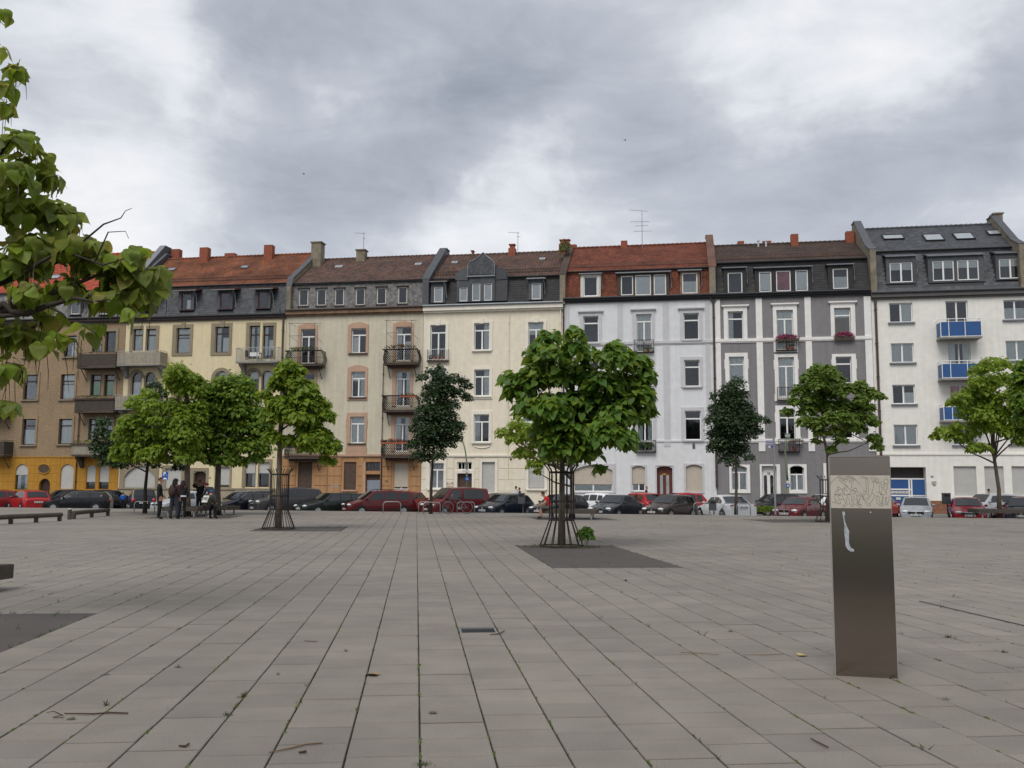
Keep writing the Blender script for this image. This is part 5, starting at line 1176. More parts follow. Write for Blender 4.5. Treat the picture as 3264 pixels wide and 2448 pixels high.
# ------------------------------------------------------------------ trees
def zmap(x0, y0, k): return lambda L_: [(x0 + a * k, y0 + b * k, r * k) for a, b, r in L_]
def tree(name, label, base, trunk, blobs, kind, lmat, size, n, r0, bark=BARK, single=0, pods=0, podmat=PODM, depth=.75, zs=.8, extra=None, group='trees on the square', limbs=8, yoff=0.0, cover=(.5, 1.05), podlen=.32, twigs=0, grow=1.0, hang=0, podr=1.0):
    """trunk: picture points from the ground up; blobs: leaf clumps (x, y, radius) as seen, given depth round the trunk"""
    Y = base.y; root = thing(name, label, 'tree', base, 0, group); rel = lambda p: Vector(p) - base
    tp = [Vector((0, 0, -.02))] + [rel(at(x, y, Y)) for x, y in trunk]
    m = MB(); k = len(tp)
    m.tube(tp, [r0 * 1.25] + [r0 * (1 - .45 * i / (k - 1)) for i in range(1, k)], 9); m.build('trunk', bark, root, smooth=True)
    top = tp[-1]; c3, rr = [], []
    xs = [b[0] for b in blobs]; xc, xw = (min(xs) + max(xs)) / 2, max(1, (max(xs) - min(xs)) / 2)
    Rm = xw / FOC * Y
    for (x, y, r) in blobs:
        R_ = r / FOC * Y * grow
        half = depth * Rm * math.sqrt(max(.08, 1 - ((x - xc) / xw) ** 2))
        for q in range(2 if half > R_ * .7 else 1):
            dy = rng.uniform(-half, -half * .05) if q == 0 else rng.uniform(0, half)
            p = at(x, y, Y); p = CAM + (p - CAM) * ((Y + dy + yoff) / Y)
            c3.append(rel(p)); rr.append(R_ * (Y + dy + yoff) / Y)
    if extra:
        for (p, R_) in extra: c3.append(Vector(p)); rr.append(R_)
    C = np.array([tuple(c) for c in c3]); Rr = np.array(rr)
    far = np.argsort(-np.linalg.norm(C - np.array(top), axis=1)); pick = list(far[::max(1, len(far) // limbs)][:limbs])
    for i in pick:
        e_ = Vector(C[i]); frac = rng.uniform(.45, 1.0); idx = frac * (k - 1); a = tp[int(idx)].lerp(tp[min(int(idx) + 1, k - 1)], idx - int(idx)) if e_.z > tp[int(idx)].z else top
        if k > 2 and a.z < tp[1].z * .8 and tp[1].z > 1.2: a = tp[1].lerp(top, rng.uniform(.2, .9))
        mid = a.lerp(e_, .5) + Vector((rng.uniform(-.15, .15), rng.uniform(-.15, .15), -.08 * (e_ - a).length))
        m = MB(); m.tube([a, a.lerp(mid, .5) + Vector((0, 0, .02)), mid, mid.lerp(e_, .55), e_], [r0 * .42, r0 * .36, r0 * .28, r0 * .18, r0 * .08], 6)
        for _ in range(3):
            t_ = mid.lerp(e_, rng.uniform(.2, .9)); d_ = Vector(rng.normal(size=3)) * Rr[i] * .7; m.tube([t_, t_ + d_ * .5, t_ + d_ + Vector((0, 0, -.06))], [r0 * .11, r0 * .08, r0 * .04], 4)
        m.build('limb', bark, root, smooth=True)
    wts = Rr ** 2; wts = wts / wts.sum(); bi = rng.choice(len(C), n, p=wts)
    d = unit(rng.normal(size=(n, 3))); d[:, 2] = np.where(d[:, 2] < -.35, -d[:, 2] * .6, d[:, 2])
    sc_ = np.stack([Rr[bi], Rr[bi], Rr[bi] * zs], 1); rho = rng.uniform(cover[0], cover[1], n) ** .8 * np.where(rng.random(n) < .10, rng.uniform(1.05, 1.35, n), 1)
    pos = C[bi] + d * sc_ * rho[:, None]
    nrm = d * .55 + np.array([0, 0, .75]) + rng.normal(size=(n, 3)) * .35
    cen = C.mean(0); outw = unit(pos - cen)
    if hang: nrm = d * .8 + np.array([0, -.25, .42]) + rng.normal(size=(n, 3)) * .38; tip = d * .35 + np.array([0, 0, -1.15]) + rng.normal(size=(n, 3)) * .38
    elif kind == 'heart': tip = d * .5 + outw * .35 + np.array([0, 0, -.75]) + rng.normal(size=(n, 3)) * .35
    else: tip = d * .6 + rng.normal(size=(n, 3)) * .6 + np.array([0, 0, -.25])
    sz = rng.uniform(.7, 1.25, n) * size
    mats = lmat if isinstance(lmat, (list, tuple)) else [lmat]
    mi = rng.choice(len(mats), n) if len(mats) > 1 else None
    sel = np.zeros(n, bool)
    if single:
        wp = pos + np.array(base); dc = np.linalg.norm(wp - np.array(CAM), axis=1)
        rel_ = wp - np.array(CAM); z_ = rel_ @ np.array(CF); u = rel_ @ np.array(CR) / z_ * FOC; v_ = rel_ @ np.array(CU) / z_ * FOC
        vis_ = (np.abs(u) < PW / 2) & (np.abs(v_) < PH / 2)
        score = np.where(vis_, sz / dc * (1 + .0 * dc), -1); 
        # the outermost and nearest leaves of the side one sees
        score = score * (1.0 + .25 * (np.linalg.norm((pos - cen) / (Rm + .3), axis=1)))- .02 * (dc - dc.min()) / max(.1, np.ptp(dc)) * score.max()
        sel[np.argsort(-score)[:single]] = True
        v0, f0 = SHAPES[kind]; me = [np_mesh('leaf', v0, f0, mt, smooth=True) for mt in mats]
        fr = leaf_frames(nrm[sel], tip[sel])
        for p, F_, s_, q in zip(pos[sel], fr, sz[sel], (mi[sel] if mi is not None else np.zeros(sel.sum(), int))):
            o = bpy.data.objects.new('leaf', me[int(q)]); COL.objects.link(o); o.parent = root
            M4 = Matrix([[*(F_[r_] * s_), p[r_]] for r_ in range(3)] + [[0, 0, 0, 1]]); o.matrix_local = M4
    kp = ~sel
    link('crown', leaves_mesh('crown', pos[kp], nrm[kp], tip[kp], sz[kp], kind, mats, mi[kp] if mi is not None else None), root, kind='stuff')
    if twigs:
        m = MB()
        for i in rng.choice(n, twigs): q = Vector(pos[i]); b_ = Vector(C[bi[i]]); m.tube([b_.lerp(q, .3), b_.lerp(q, .7) + Vector((0, 0, -.02)), q], [.008, .006, .003], 3)
        m.build('twigs', bark, root, kind='stuff')
    if pods:
        m = MB()
        for i in rng.choice(n, pods // 4):
            c0 = Vector(pos[i])
            for _ in range(4):
                s_ = c0 + Vector(rng.normal(size=3)) * .06; L_ = podlen * rng.uniform(.6, 1.25); dx = Vector((rng.normal() * .12, rng.normal() * .12, -1)) * L_
                m.tube([s_, s_ + dx * .5 + Vector((rng.normal() * .01, 0, 0)), s_ + dx], [.004 * podr, .0045 * podr, .002 * podr], 3, cap=False)
        m.build('seed_pods', podmat, root, kind='stuff')
    return root
def gz(px, py): p = gp(px, py); p.z = 0; return p

K7 = zmap(1400, 900, .5424)
B7 = K7([(640, 335, 55), (600, 430, 85), (690, 430, 75), (795, 305, 50), (800, 400, 75), (870, 435, 55), (1030, 395, 55), (1060, 470, 90), (1150, 490, 80), (1205, 565, 65), (960, 440, 45),
         (425, 575, 60), (480, 640, 90), (560, 565, 95), (690, 560, 105), (800, 560, 105), (930, 600, 100), (1060, 620, 105), (1165, 680, 90), (530, 760, 85), (640, 760, 110), (780, 740, 115), (900, 740, 115),
         (1030, 790, 115), (1140, 800, 85), (1215, 760, 45), (740, 880, 110), (860, 900, 110), (980, 900, 105), (1080, 920, 75), (680, 980, 90), (780, 1010, 85), (880, 1000, 60), (940, 1095, 34), (1110, 960, 40), (620, 900, 80)])
T7 = gz(1790, 1743)
tree('catalpa_tree', 'large round-crowned tree with big heart-shaped leaves in a tall iron guard', T7, [(1791, 1600), (1792, 1480), (1800, 1380), (1790, 1270)], B7, 'heart', [LEAF_HERO, LEAF_HERO, LEAF_CAT], .188, 7000, .085, grow=1.05, zs=.95, single=300, pods=230, podmat=PODG, podlen=.46, podr=2.0)
B8 = K7([(385, 895, 55), (460, 850, 60), (540, 890, 80), (600, 950, 75), (500, 1010, 65), (560, 1075, 50), (575, 1115, 28), (450, 930, 55), (620, 840, 70), (660, 1040, 55), (700, 930, 90), (800, 960, 80), (760, 850, 90)])
T8 = gz(1823, 1653)
tree('catalpa_tree', 'yellow-green tree half hidden behind the big heart-leaved tree, its trunk beside the guard', T8, [(1824, 1580), (1822, 1500), (1810, 1420)], B8, 'heart', LEAF_YEL, .16, 3600, .13, pods=60, podlen=.3)
# near tree whose boughs hang in from the left
B1 = [(6, 45, 32), (0, 150, 18), (50, 225, 36), (20, 285, 34), (15, 340, 24), (30, 450, 55), (85, 440, 45), (20, 560, 105), (110, 520, 62), (150, 570, 50), (60, 680, 120), (160, 680, 80), (215, 700, 55), (120, 800, 110), (240, 790, 80), (315, 785, 55),
      (40, 850, 115), (300, 850, 80), (380, 850, 62), (430, 815, 50), (400, 900, 75), (480, 890, 52), (505, 865, 36), (440, 950, 62), (345, 950, 70), (210, 920, 70), (100, 950, 80), (60, 1080, 85), (20, 1180, 66), (195, 1085, 45), (130, 1105, 45), (268, 1055, 36), (20, 1290, 30), (430, 1000, 30), (500, 930, 40), (160, 1020, 40), (320, 1040, 24)]
B1 += [(-120, 500, 150), (-250, 700, 180), (-150, 850, 160), (-300, 980, 170), (-120, 1050, 130), (-420, 800, 190), (-300, 450, 160), (-60, 330, 70), (-80, 180, 70), (-420, 560, 150), (-180, 280, 100)]
T1 = Vector((-7.1, 9.7, 0))
tree('catalpa_tree', 'near tree at the left edge, boughs of large drooping leaves and dark pods', T1, [(-540, 1500), (-520, 1250), (-440, 1000), (-330, 800)], B1, 'heart2', [LEAF_NEAR, LEAF_NEAR, LEAF_YEL], .145, 2300, .14, bark=BARKD, single=300, pods=260, podlen=.40, depth=.28, limbs=6, cover=(.3, 1.0), twigs=160, hang=1, grow=.88)
# bare boughs that show between the leaves
t1root = [o for o in bpy.data.objects if o.get('label', '').startswith('near tree at the left edge')][0]
for pts, rr in (([(-300, 900), (-60, 1000), (15, 970), (40, 995), (85, 1000), (150, 975), (240, 950), (300, 962), (350, 955)], [.07, .05, .04, .036, .034, .028, .02, .014, .008]), ([(40, 990), (30, 955), (55, 930)], [.026, .02, .012]), ([(-60, 1010), (60, 1005), (110, 990)], [.03, .02, .01]), ([(80, 870), (130, 835), (200, 800), (330, 845), (395, 825)], [.024, .02, .014, .01, .005]),
                ([(240, 790), (330, 715), (385, 695), (400, 672), (420, 664)], [.012, .009, .006, .004, .003]), ([(300, 840), (345, 740), (400, 737), (410, 760)], [.01, .007, .004, .003]), ([(160, 980), (200, 1000), (210, 1015)], [.014, .01, .006])):
    m = MB(); m.tube([at(x, y, 9.3) - T1 for x, y in pts], rr, 7); m.build('limb', BARKD, t1root, smooth=True)
# group on the left of the square
L2 = zmap(350, 1150, 600 / 1810)
B3 = L2([(650, 130, 80), (600, 190, 60), (760, 190, 70), (855, 200, 45), (660, 270, 80), (800, 300, 80), (380, 350, 60), (250, 430, 70), (420, 460, 70), (330, 560, 80), (180, 610, 70), (450, 580, 60), (150, 720, 80), (280, 740, 90), (420, 720, 55), (100, 870, 60), (60, 930, 48), (230, 860, 75), (350, 930, 75), (430, 880, 60), (640, 470, 80), (700, 600, 95), (600, 700, 80), (740, 480, 80), (620, 850, 80), (740, 880, 70), (700, 740, 90), (200, 950, 50), (480, 950, 55), (700, 950, 60), (840, 940, 55), (840, 560, 70), (850, 700, 75), (850, 450, 60), (820, 810, 65), (520, 800, 70), (540, 640, 60)])
T3 = gz(597, 1645)
tree('catalpa_tree', 'light green tree rising from the round bench among the standing group', T3, [(597, 1560), (598, 1450), (600, 1340), (592, 1240)], B3, 'heart', [LEAF_YEL, LEAF_CAT], .165, 10500, .15, grow=1.45, zs=1.0)
B4 = L2([(960, 280, 60), (1080, 220, 60), (1230, 210, 70), (1330, 240, 50), (900, 350, 70), (1050, 340, 90), (1200, 340, 100), (1340, 360, 80), (980, 480, 100), (1130, 480, 105), (1290, 500, 100), (1400, 500, 70), (900, 600, 80), (1040, 620, 105), (1200, 640, 105), (1350, 650, 95), (1450, 720, 70), (960, 780, 80), (1080, 830, 95), (1220, 820, 95), (1350, 840, 80), (1460, 850, 60), (1000, 950, 70), (1110, 960, 70), (1250, 980, 48), (900, 910, 60), (1180, 960, 60), (1390, 950, 50), (1480, 770, 55), (1500, 640, 50), (1480, 900, 45)])
T4 = gz(693, 1641)
tree('catalpa_tree', 'broad mid-green tree just right of the round bench, trunk behind the bending person', T4, [(693, 1570), (696, 1500), (700, 1400), (720, 1310)], B4, 'heart', [LEAF_CAT, LEAF_CAT, LEAF_HERO], .165, 12000, .17, pods=40, grow=1.5, zs=1.0)
B2 = L2([(430, 260, 55), (500, 330, 45), (560, 430, 55), (560, 540, 65), (480, 640, 75), (620, 560, 55), (200, 960, 70), (100, 1010, 52), (250, 920, 80), (420, 1000, 52), (600, 960, 60), (660, 1030, 42), (40, 760, 55), (20, 850, 65), (-60, 600, 50), (-70, 720, 70), (-110, 830, 60), (-60, 900, 75), (-20, 980, 60), (300, 800, 110), (420, 850, 90), (520, 760, 90), (160, 780, 90), (320, 650, 80)])
T2 = gz(462, 1637)
tree('maple_tree', 'dark small-leaved tree behind the light green trees at the left', T2, [(463, 1560), (470, 1490), (478, 1400)], B2, 'maple', LEAF_DARK, .12, 13000, .10, bark=BARKD, grow=1.45, zs=1.0)
L3 = zmap(880, 1150, 500 / 1659)
B5 = L3([(130, 60, 70), (70, 120, 60), (220, 120, 65), (30, 230, 75), (200, 240, 85), (320, 260, 60), (400, 330, 45), (450, 440, 62), (350, 470, 75), (230, 430, 85), (520, 470, 42), (100, 420, 60), (280, 740, 62), (330, 850, 75), (430, 760, 75), (520, 800, 66), (600, 880, 62), (560, 960, 55), (640, 930, 36), (440, 920, 66), (300, 930, 45), (520, 1050, 45), (600, 1060, 28)]) + L2([(1560, 400, 50), (1620, 250, 60), (1500, 330, 45), (1640, 130, 50), (1720, 60, 55), (1560, 560, 50), (1540, 700, 40)]) + [(1000, 1290, 28), (985, 1345, 32), (945, 1335, 32), (1012, 1395, 28), (960, 1250, 32), (900, 1300, 34), (865, 1330, 30), (1040, 1330, 22), (870, 1400, 26), (930, 1410, 24)]
T5 = gz(887, 1687)
tree('catalpa_tree', 'open airy tree in a flared iron guard, left of the beige house', T5, [(888, 1600), (890, 1480), (893, 1380), (905, 1270), (915, 1180)], B5, 'heart', [LEAF_CAT, LEAF_YEL], .155, 7500, .105, limbs=12, grow=1.24, zs=.95)
L4 = zmap(1320, 1150, 500 / 1659)
B6 = L4([(270, 90, 42), (180, 130, 50), (100, 180, 50), (60, 200, 26), (280, 200, 85), (430, 210, 66), (520, 240, 55), (575, 280, 38), (200, 310, 85), (340, 350, 90), (480, 360, 70), (560, 400, 45), (300, 470, 75), (150, 520, 75), (250, 600, 90), (60, 640, 60), (20, 720, 60), (150, 760, 100), (300, 720, 100), (420, 700, 75), (485, 700, 48), (60, 880, 75), (200, 920, 100), (350, 880, 80), (440, 830, 48), (120, 1040, 75), (260, 1020, 65), (40, 1010, 58), (-25, 900, 50), (200, 400, 110), (250, 560, 110), (180, 650, 105), (250, 820, 115), (350, 600, 95), (120, 820, 95), (300, 300, 95), (400, 480, 70), (80, 540, 55), (400, 780, 80)])
T6 = gz(1373, 1638)
tree('maple_tree', 'dark dense tree in front of the cream house with the curved gable', T6, [(1374, 1560), (1378, 1490), (1385, 1380), (1395, 1260)], B6, 'maple', LEAF_DARK, .12, 17000, .09, bark=BARKD, grow=1.35, zs=1.0)
L6 = zmap(2250, 1150, 570 / 1719)
B9a = L6([(300, 230, 65), (220, 290, 65), (110, 350, 55), (330, 330, 60), (250, 420, 90), (120, 470, 75), (380, 450, 55), (80, 590, 75), (200, 580, 100), (350, 580, 85), (460, 580, 66), (550, 580, 45), (600, 590, 24), (100, 720, 75), (230, 720, 90), (380, 720, 75), (490, 690, 48), (90, 850, 66), (45, 840, 30), (200, 880, 75), (330, 860, 66), (420, 940, 38), (260, 990, 55), (170, 960, 40), (200, 500, 115), (250, 650, 125), (300, 780, 95), (180, 700, 105), (350, 520, 95), (250, 350, 85), (150, 800, 85), (430, 650, 70), (300, 900, 70)])
T9a = gz(2346, 1640)
tree('maple_tree', 'dark oval tree in front of the dark grey house', T9a, [(2347, 1560), (2346, 1490), (2344, 1400), (2338, 1290)], B9a, 'maple', LEAF_DARK, .12, 17000, .09, bark=BARK, grow=1.35, zs=1.0)
B9 = L6([(1080, 120, 80), (1180, 110, 62), (980, 180, 62), (1250, 190, 62), (1080, 250, 95), (920, 300, 70), (850, 400, 48), (1000, 380, 70), (1150, 330, 72), (1280, 300, 72), (1380, 280, 55), (1480, 260, 62), (1580, 330, 62), (1670, 350, 40), (1500, 380, 55), (780, 490, 36), (910, 500, 28), (950, 600, 62), (1060, 620, 70), (1200, 570, 72), (1330, 560, 72), (1450, 560, 72), (1560, 560, 62), (1620, 600, 40), (1400, 640, 62), (1250, 690, 62), (1300, 780, 45), (1620, 760, 55), (1650, 830, 40), (1210, 860, 38), (1000, 480, 62), (1150, 450, 80), (1300, 440, 80), (1450, 460, 70), (1560, 460, 50), (1100, 700, 42), (1500, 670, 46), (1060, 780, 30)])
T9 = gz(2640, 1664)
tree('maple_tree', 'mid-green open tree standing behind the metal stele', T9, [(2641, 1560), (2638, 1450), (2625, 1390), (2622, 1300)], B9, 'maple', LEAF_MID, .17, 11000, .085, limbs=12, grow=1.22, zs=.95)
L7 = zmap(2720, 1150, 544 / 1641)
B10 = L7([(1300, 60, 75), (1200, 110, 62), (1420, 50, 66), (1180, 210, 55), (1280, 230, 75), (1400, 200, 80), (1050, 380, 72), (960, 410, 48), (1180, 400, 75), (1300, 380, 85), (1450, 370, 75), (1100, 520, 75), (1230, 540, 85), (1380, 560, 75), (1500, 520, 75), (870, 690, 56), (780, 735, 38), (960, 730, 66), (1060, 760, 56), (1150, 700, 48), (1180, 840, 56), (1260, 850, 48), (1120, 860, 30), (1330, 660, 75), (1480, 690, 60), (1560, 700, 75), (1600, 780, 48), (1600, 600, 75), (1700, 640, 80), (1760, 520, 90), (1650, 450, 80), (1560, 330, 75), (1200, 620, 70), (1350, 470, 80), (1250, 300, 70), (1080, 450, 55), (1000, 640, 45), (1420, 650, 55), (1120, 300, 50)])
T10 = gz(3186, 1650)
tree('catalpa_tree', 'yellow-green tree with a leaning slim trunk beside the bench at the right', T10, [(3184, 1560), (3172, 1480), (3163, 1420), (3160, 1340)], B10, 'heart', [LEAF_YEL, LEAF_CAT], .18, 9000, .11, pods=60, limbs=10, grow=1.38, zs=.95)
B11 = L7([(1600, 160, 80), (1640, 300, 110), (1610, 420, 90), (1680, 560, 110), (1660, 60, 85), (1590, 250, 50), (1760, 200, 120), (1800, 400, 130), (1850, 100, 120), (1900, 600, 120), (1950, 300, 140)])
T11 = at(3430, 1650, 30.0); T11.z = 0
tree('catalpa_tree', 'deeper green tree cut off by the right edge', T11, [(3430, 1560), (3420, 1440), (3410, 1330)], B11, 'heart', [LEAF_HERO, LEAF_CAT], .18, 5000, .10, limbs=5)
# sprout at the foot of the big tree, and the low hedge by the parked white car
o = thing('sprout_bush', 'leafy green sprout growing at the foot of the guarded tree', 'bush', gz(1868, 1742)); link('foliage', bush_mesh('foliage', (0, 0, .24), (.2, .16, .27), 190, .10, 'heart', LEAF_HERO), o, kind='stuff'); m = MB()
for k in range(5): m.tube([(rng.normal() * .02, 0, 0), (rng.normal() * .08, rng.normal() * .05, .4)], [.006, .003], 4)
m.build('stem', BARK, o)
p = at(2425, 1628, 55.5); p.z = 0
o = thing('low_hedge', 'low yellow-green hedge between the white car and the maroon car', 'hedge', (p.x, p.y, -.42)); link('foliage', bush_mesh('foliage', (0, 0, .55), (1.7, .4, .35), 700, .12, 'maple', LEAF_YEL), o, kind='stuff'); m = MB()
for k in range(9): m.tube([(-1.2 + k * .3, 0, 0), (-1.2 + k * .3 + rng.normal() * .1, 0, .7)], [.02, .01], 4)
m.build('stem', BARK, o)

# ------------------------------------------------------------------ tree guards
def guard(base, label, rt=.31, rb=.55, zf=.66, zt=1.98, n=14):
    o = thing('tree_guard', label, 'tree guard', base, 0, 'iron tree guards')
    b1 = MB(); b1.tube([(rb, 0, .03), (rt, 0, zf), (rt, 0, zt - .12), (rt + .03, 0, zt - .06), (rt + .13, 0, zt + .06)], .0135, 5)
    me = b1.mesh('bar', IRON)
    for k in range(n): q = link('bar', me, o); q.rotation_euler = (0, 0, 2 * math.pi * (k + .3) / n)
    for z, r_ in ((.03, rb), (zf, rt), (1.12, rt), (zt - .14, rt)):
        m = MB(); P = [(r_ * math.cos(2 * math.pi * k / 24), r_ * math.sin(2 * math.pi * k / 24), z) for k in range(25)]; m.tube(P, .014, 5, cap=False)
        if z > .5: m.tube([(x * 1.0, y, zz_ + .022) for x, y, zz_ in P], .012, 4, cap=False)
        m.build('ring', IRON, o)
    return o
guard(T7, 'tall flared iron guard round the nearest big tree'); guard(T5, 'flared iron guard round the airy tree on the left'); guard(T9, 'iron guard partly hidden behind the metal stele')
for base, r in ((T7, .95), (T5, .8), (T9, .8)):
    m = MB(); P = []
    for k in range(18): a = 2 * math.pi * k / 18; q = r * rng.uniform(.85, 1.1); P.append((base.x + q * math.cos(a) * 1.0, base.y + q * .62 * math.sin(a)))
    m.add([(x, y, .002) for x, y in P] + [(base.x, base.y, .045)], [(k, (k + 1) % 18, 18) for k in range(18)]); o = m.build('soil', SOIL, kind='structure')

# ------------------------------------------------------------------ benches round trees
def bench(base, label, w=2.3, dpt=1.6, z=.45, rot=-.1, slats=9):
    o = thing('tree_bench', label, 'bench', base, rot, 'slatted benches round trees'); hole = .32
    for i in range(slats):
        y = -dpt / 2 + dpt * (i + .5) / slats; h = dpt / slats / 2 - .012
        seg = [(-w / 2, w / 2)] if abs(y) > hole else [(-w / 2, -hole), (hole, w / 2)]
        for a, b in seg: m = MB(); m.box(a, b, y - h, y + h, z - .06, z); m.build('slat', WOODG, o)
    m = MB(); m.box(-w / 2 + .02, w / 2 - .02, -dpt / 2 - .03, -dpt / 2 - .004, z - .2, z - .005); m.box(-w / 2 + .02, w / 2 - .02, dpt / 2 + .004, dpt / 2 + .03, z - .2, z - .005); m.box(-w / 2 - .03, -w / 2 - .004, -dpt / 2, dpt / 2, z - .2, z - .005); m.box(w / 2 + .004, w / 2 + .03, -dpt / 2, dpt / 2, z - .2, z - .005); m.build('frame', WOODG, o)
    for x in (-w / 2 + .25, w / 2 - .25):
        for y in (-dpt / 2 + .1, dpt / 2 - .1): m = MB(); m.box(x - .03, x + .03, y - .03, y + .03, -.01, z - .2); m.build('leg', STEEL, o)
    return o
bench(T3, 'weathered slatted bench round the light green tree, people gathered at it', 1.75, 1.5); bench(T4, 'slatted bench behind the bending person, round the broad mid-green tree', 1.7, 1.4); bench(T8, 'slatted bench behind the big tree where the boy in red sits', 2.4, 1.6, rot=-.15); bench(T10, 'long slatted bench at the right edge round the leaning trunk', 2.6, 1.5, rot=-.15)
p = gz(20, 1918); bench(Vector((p.x - 1.95, p.y + .75, 0)), 'corner of a timber bench at the left edge beside the asphalt patch', 2.4, 1.5, z=.36, rot=-.1)

# ------------------------------------------------------------------ cars
PROF = {'hatch': dict(c=.26, w=.44, r=.86, g=.97, zh=.70, zc=.93, zg=.93, zt=.86, side=[(.315, .435, .56), (.575, .575, .74), (.755, .755, .86)]),
        'sedan': dict(c=.28, w=.44, r=.69, g=.84, zh=.70, zc=.92, zg=.96, zt=.92, side=[(.335, .44, .545), (.56, .56, .70), (.71, .705, .775)]),
        'estate': dict(c=.27, w=.42, r=.90, g=.985, zh=.68, zc=.93, zg=.95, zt=.85, side=[(.325, .425, .53), (.545, .545, .70), (.715, .715, .89)]),
        'mpv': dict(c=.20, w=.385, r=.92, g=.985, zh=.78, zc=1.0, zg=1.0, zt=.9, side=[(.275, .385, .52), (.535, .535, .71), (.73, .73, .90)]),
        'van': dict(c=.17, w=.345, r=.95, g=.99, zh=.80, zc=1.05, zg=1.05, zt=.95, side=[(.25, .35, .485), (.525, .525, .87)]),
        'suv': dict(c=.26, w=.41, r=.88, g=.97, zh=.92, zc=1.12, zg=1.15, zt=1.05, side=[(.315, .415, .53), (.545, .545, .70), (.72, .72, .87)])}
paints = {}
def paint(col):
    if col not in paints: paints[col] = MAT('car_paint', col, rough=.22, spec=.32, var=.04, coat=.22)
    return paints[col]
WHEEL = {}
def car(label, kind, col, px, row, wpx=None, alpha=None, Ln=4.2, Wd=1.72, Ht=1.45, away=False, mirror=False, rails=False, opts=()):
    pf = PROF[kind]; d_row = row
    s_, _ = fac(px, 1600, d_row); P0 = fpt(s_, d_row, RZ); Y = P0.y
    if alpha is None:
        wm = wpx / FOC * Y; best = min((abs(Ln * math.cos(rad(a)) + Wd * math.sin(rad(a)) - wm), a) for a in range(23, 90)); alpha = best[1]
    ca, sa = math.cos(rad(alpha)), math.sin(rad(alpha))
    hd = (FE if mirror else -FE) * ca + (FN if away else -FN) * sa
    root = thing('parked_car', label, 'car', P0, math.atan2(hd.y, hd.x), 'cars parked along the street')
    c, w_, r_, g_ = pf['c'], pf['w'], pf['r'], pf['g']
    top = [(0, pf['zh'] - .16), (.012, pf['zh'] - .06), (.05, pf['zh'] + .02), (c, pf['zc']), (w_, Ht - .04), ((w_ + r_) / 2, Ht), (r_, Ht - .07), (g_, pf['zg']), (.995, pf['zt']), (1, pf['zt'] - .1)]
    def ip(tab, x):
        for (a, za), (b, zb) in zip(tab, tab[1:]):
            if a <= x <= b: return za + (zb - za) * ((x - a) / max(1e-6, b - a))
        return tab[-1][1]
    belt_t = [(0, pf['zh'] - .2), (.05, pf['zh'] - .06), (c, pf['zc'] - .05), (g_ - .03, pf['zg'] + .0), (g_, pf['zg'] - .05), (1, pf['zt'] - .16)]
    hwf = lambda x: Wd / 2 * (1 - .16 * max(0, 1 - x / .10) ** 2 - .12 * max(0, 1 - (1 - x) / .08) ** 2)
    def twf(x): t_, b_ = ip(top, x), ip(belt_t, x); return hwf(x) * (1 - .20 * min(1, max(0, (t_ - b_)) / (Ht - pf['zc'])) - .03)
    xs = sorted(set([0, .012, .03, .05, .085, .12, .19, c, (c + w_) / 2, w_, (w_ + r_) / 2, r_, (r_ + g_) / 2, g_, .97, .995, 1] + [.30, .36, .55, .70, .78, .84]))
    half = lambda x: [(0, .17), (hwf(x) * .86, .17), (hwf(x) * .97, .26), (hwf(x), .52 * ip(belt_t, x) + .08), (hwf(x) * .985, ip(belt_t, x)), (twf(x), max(ip(belt_t, x) + .01, ip(top, x) - .05)), (twf(x) * .86, ip(top, x)), (0, ip(top, x) + .02)]
    vs, fs = [], []
    for x in xs:
        h = half(x); ring = [(y, z) for y, z in h] + [(-y, z) for y, z in h[-2:0:-1]]
        vs += [(Ln * (.5 - x), y, z) for y, z in ring]
    nr = 14
    for i in range(len(xs) - 1):
        for k in range(nr): a, b = i * nr + k, i * nr + (k + 1) % nr; fs.append((a, b, b + nr, a + nr))
    fs.append(tuple(range(nr))); fs.append(tuple(range((len(xs) - 1) * nr, len(xs) * nr))[::-1])
    m = MB(); m.add(vs, fs); pm = paint(col); body = m.build('body', pm, root, smooth=True)
    try: body.data.set_sharp_from_angle(angle=rad(32))
    except Exception: pass
    X = lambda x: Ln * (.5 - x)
    def sp(x, t, sgn, off=.010):
        y0, z0 = hwf(x) * .985, ip(belt_t, x); y1, z1 = twf(x), max(z0 + .01, ip(top, x) - .05)
        return (X(x), sgn * (y0 + (y1 - y0) * t + off), z0 + (z1 - z0) * t)
    for sgn in (1, -1):
        for (xb, xt, xe) in pf['side']:
            m = MB(); n = 4; q = []
            for k in range(n + 1):
                u = k / n; q += [sp(xb + (xe - xb) * u, .10, sgn), sp(xt + (xe - .008 - xt) * u, .88, sgn)]
            m.add(q, [(2 * k, 2 * k + 2, 2 * k + 3, 2 * k + 1) for k in range(n)]); m.build('window', CARGLASS, root)
    def tops(x, f, off=.014): return (X(x) , f * twf(x), ip(top, x) + .02 * (1 - abs(f)) + off)
    for (xa, xb, nm, dx) in ((c + .012, w_ - .012, 'windscreen', .02), (r_ + .012, g_ - .012, 'rear_window', -.02)):
        m = MB(); F_ = [-.84, -.4, 0, .4, .84]
        q = [(tops(xa, f)[0] + dx, tops(xa, f)[1], tops(xa, f)[2]) for f in F_] + [(tops(xb, f)[0] + dx, tops(xb, f)[1], tops(xb, f)[2]) for f in F_]
        m.add(q, [(k, k + 1, k + 6, k + 5) for k in range(4)]); m.build(nm, CARGLASS, root)
    # wheels
    R_ = .31 if kind != 'suv' else .36
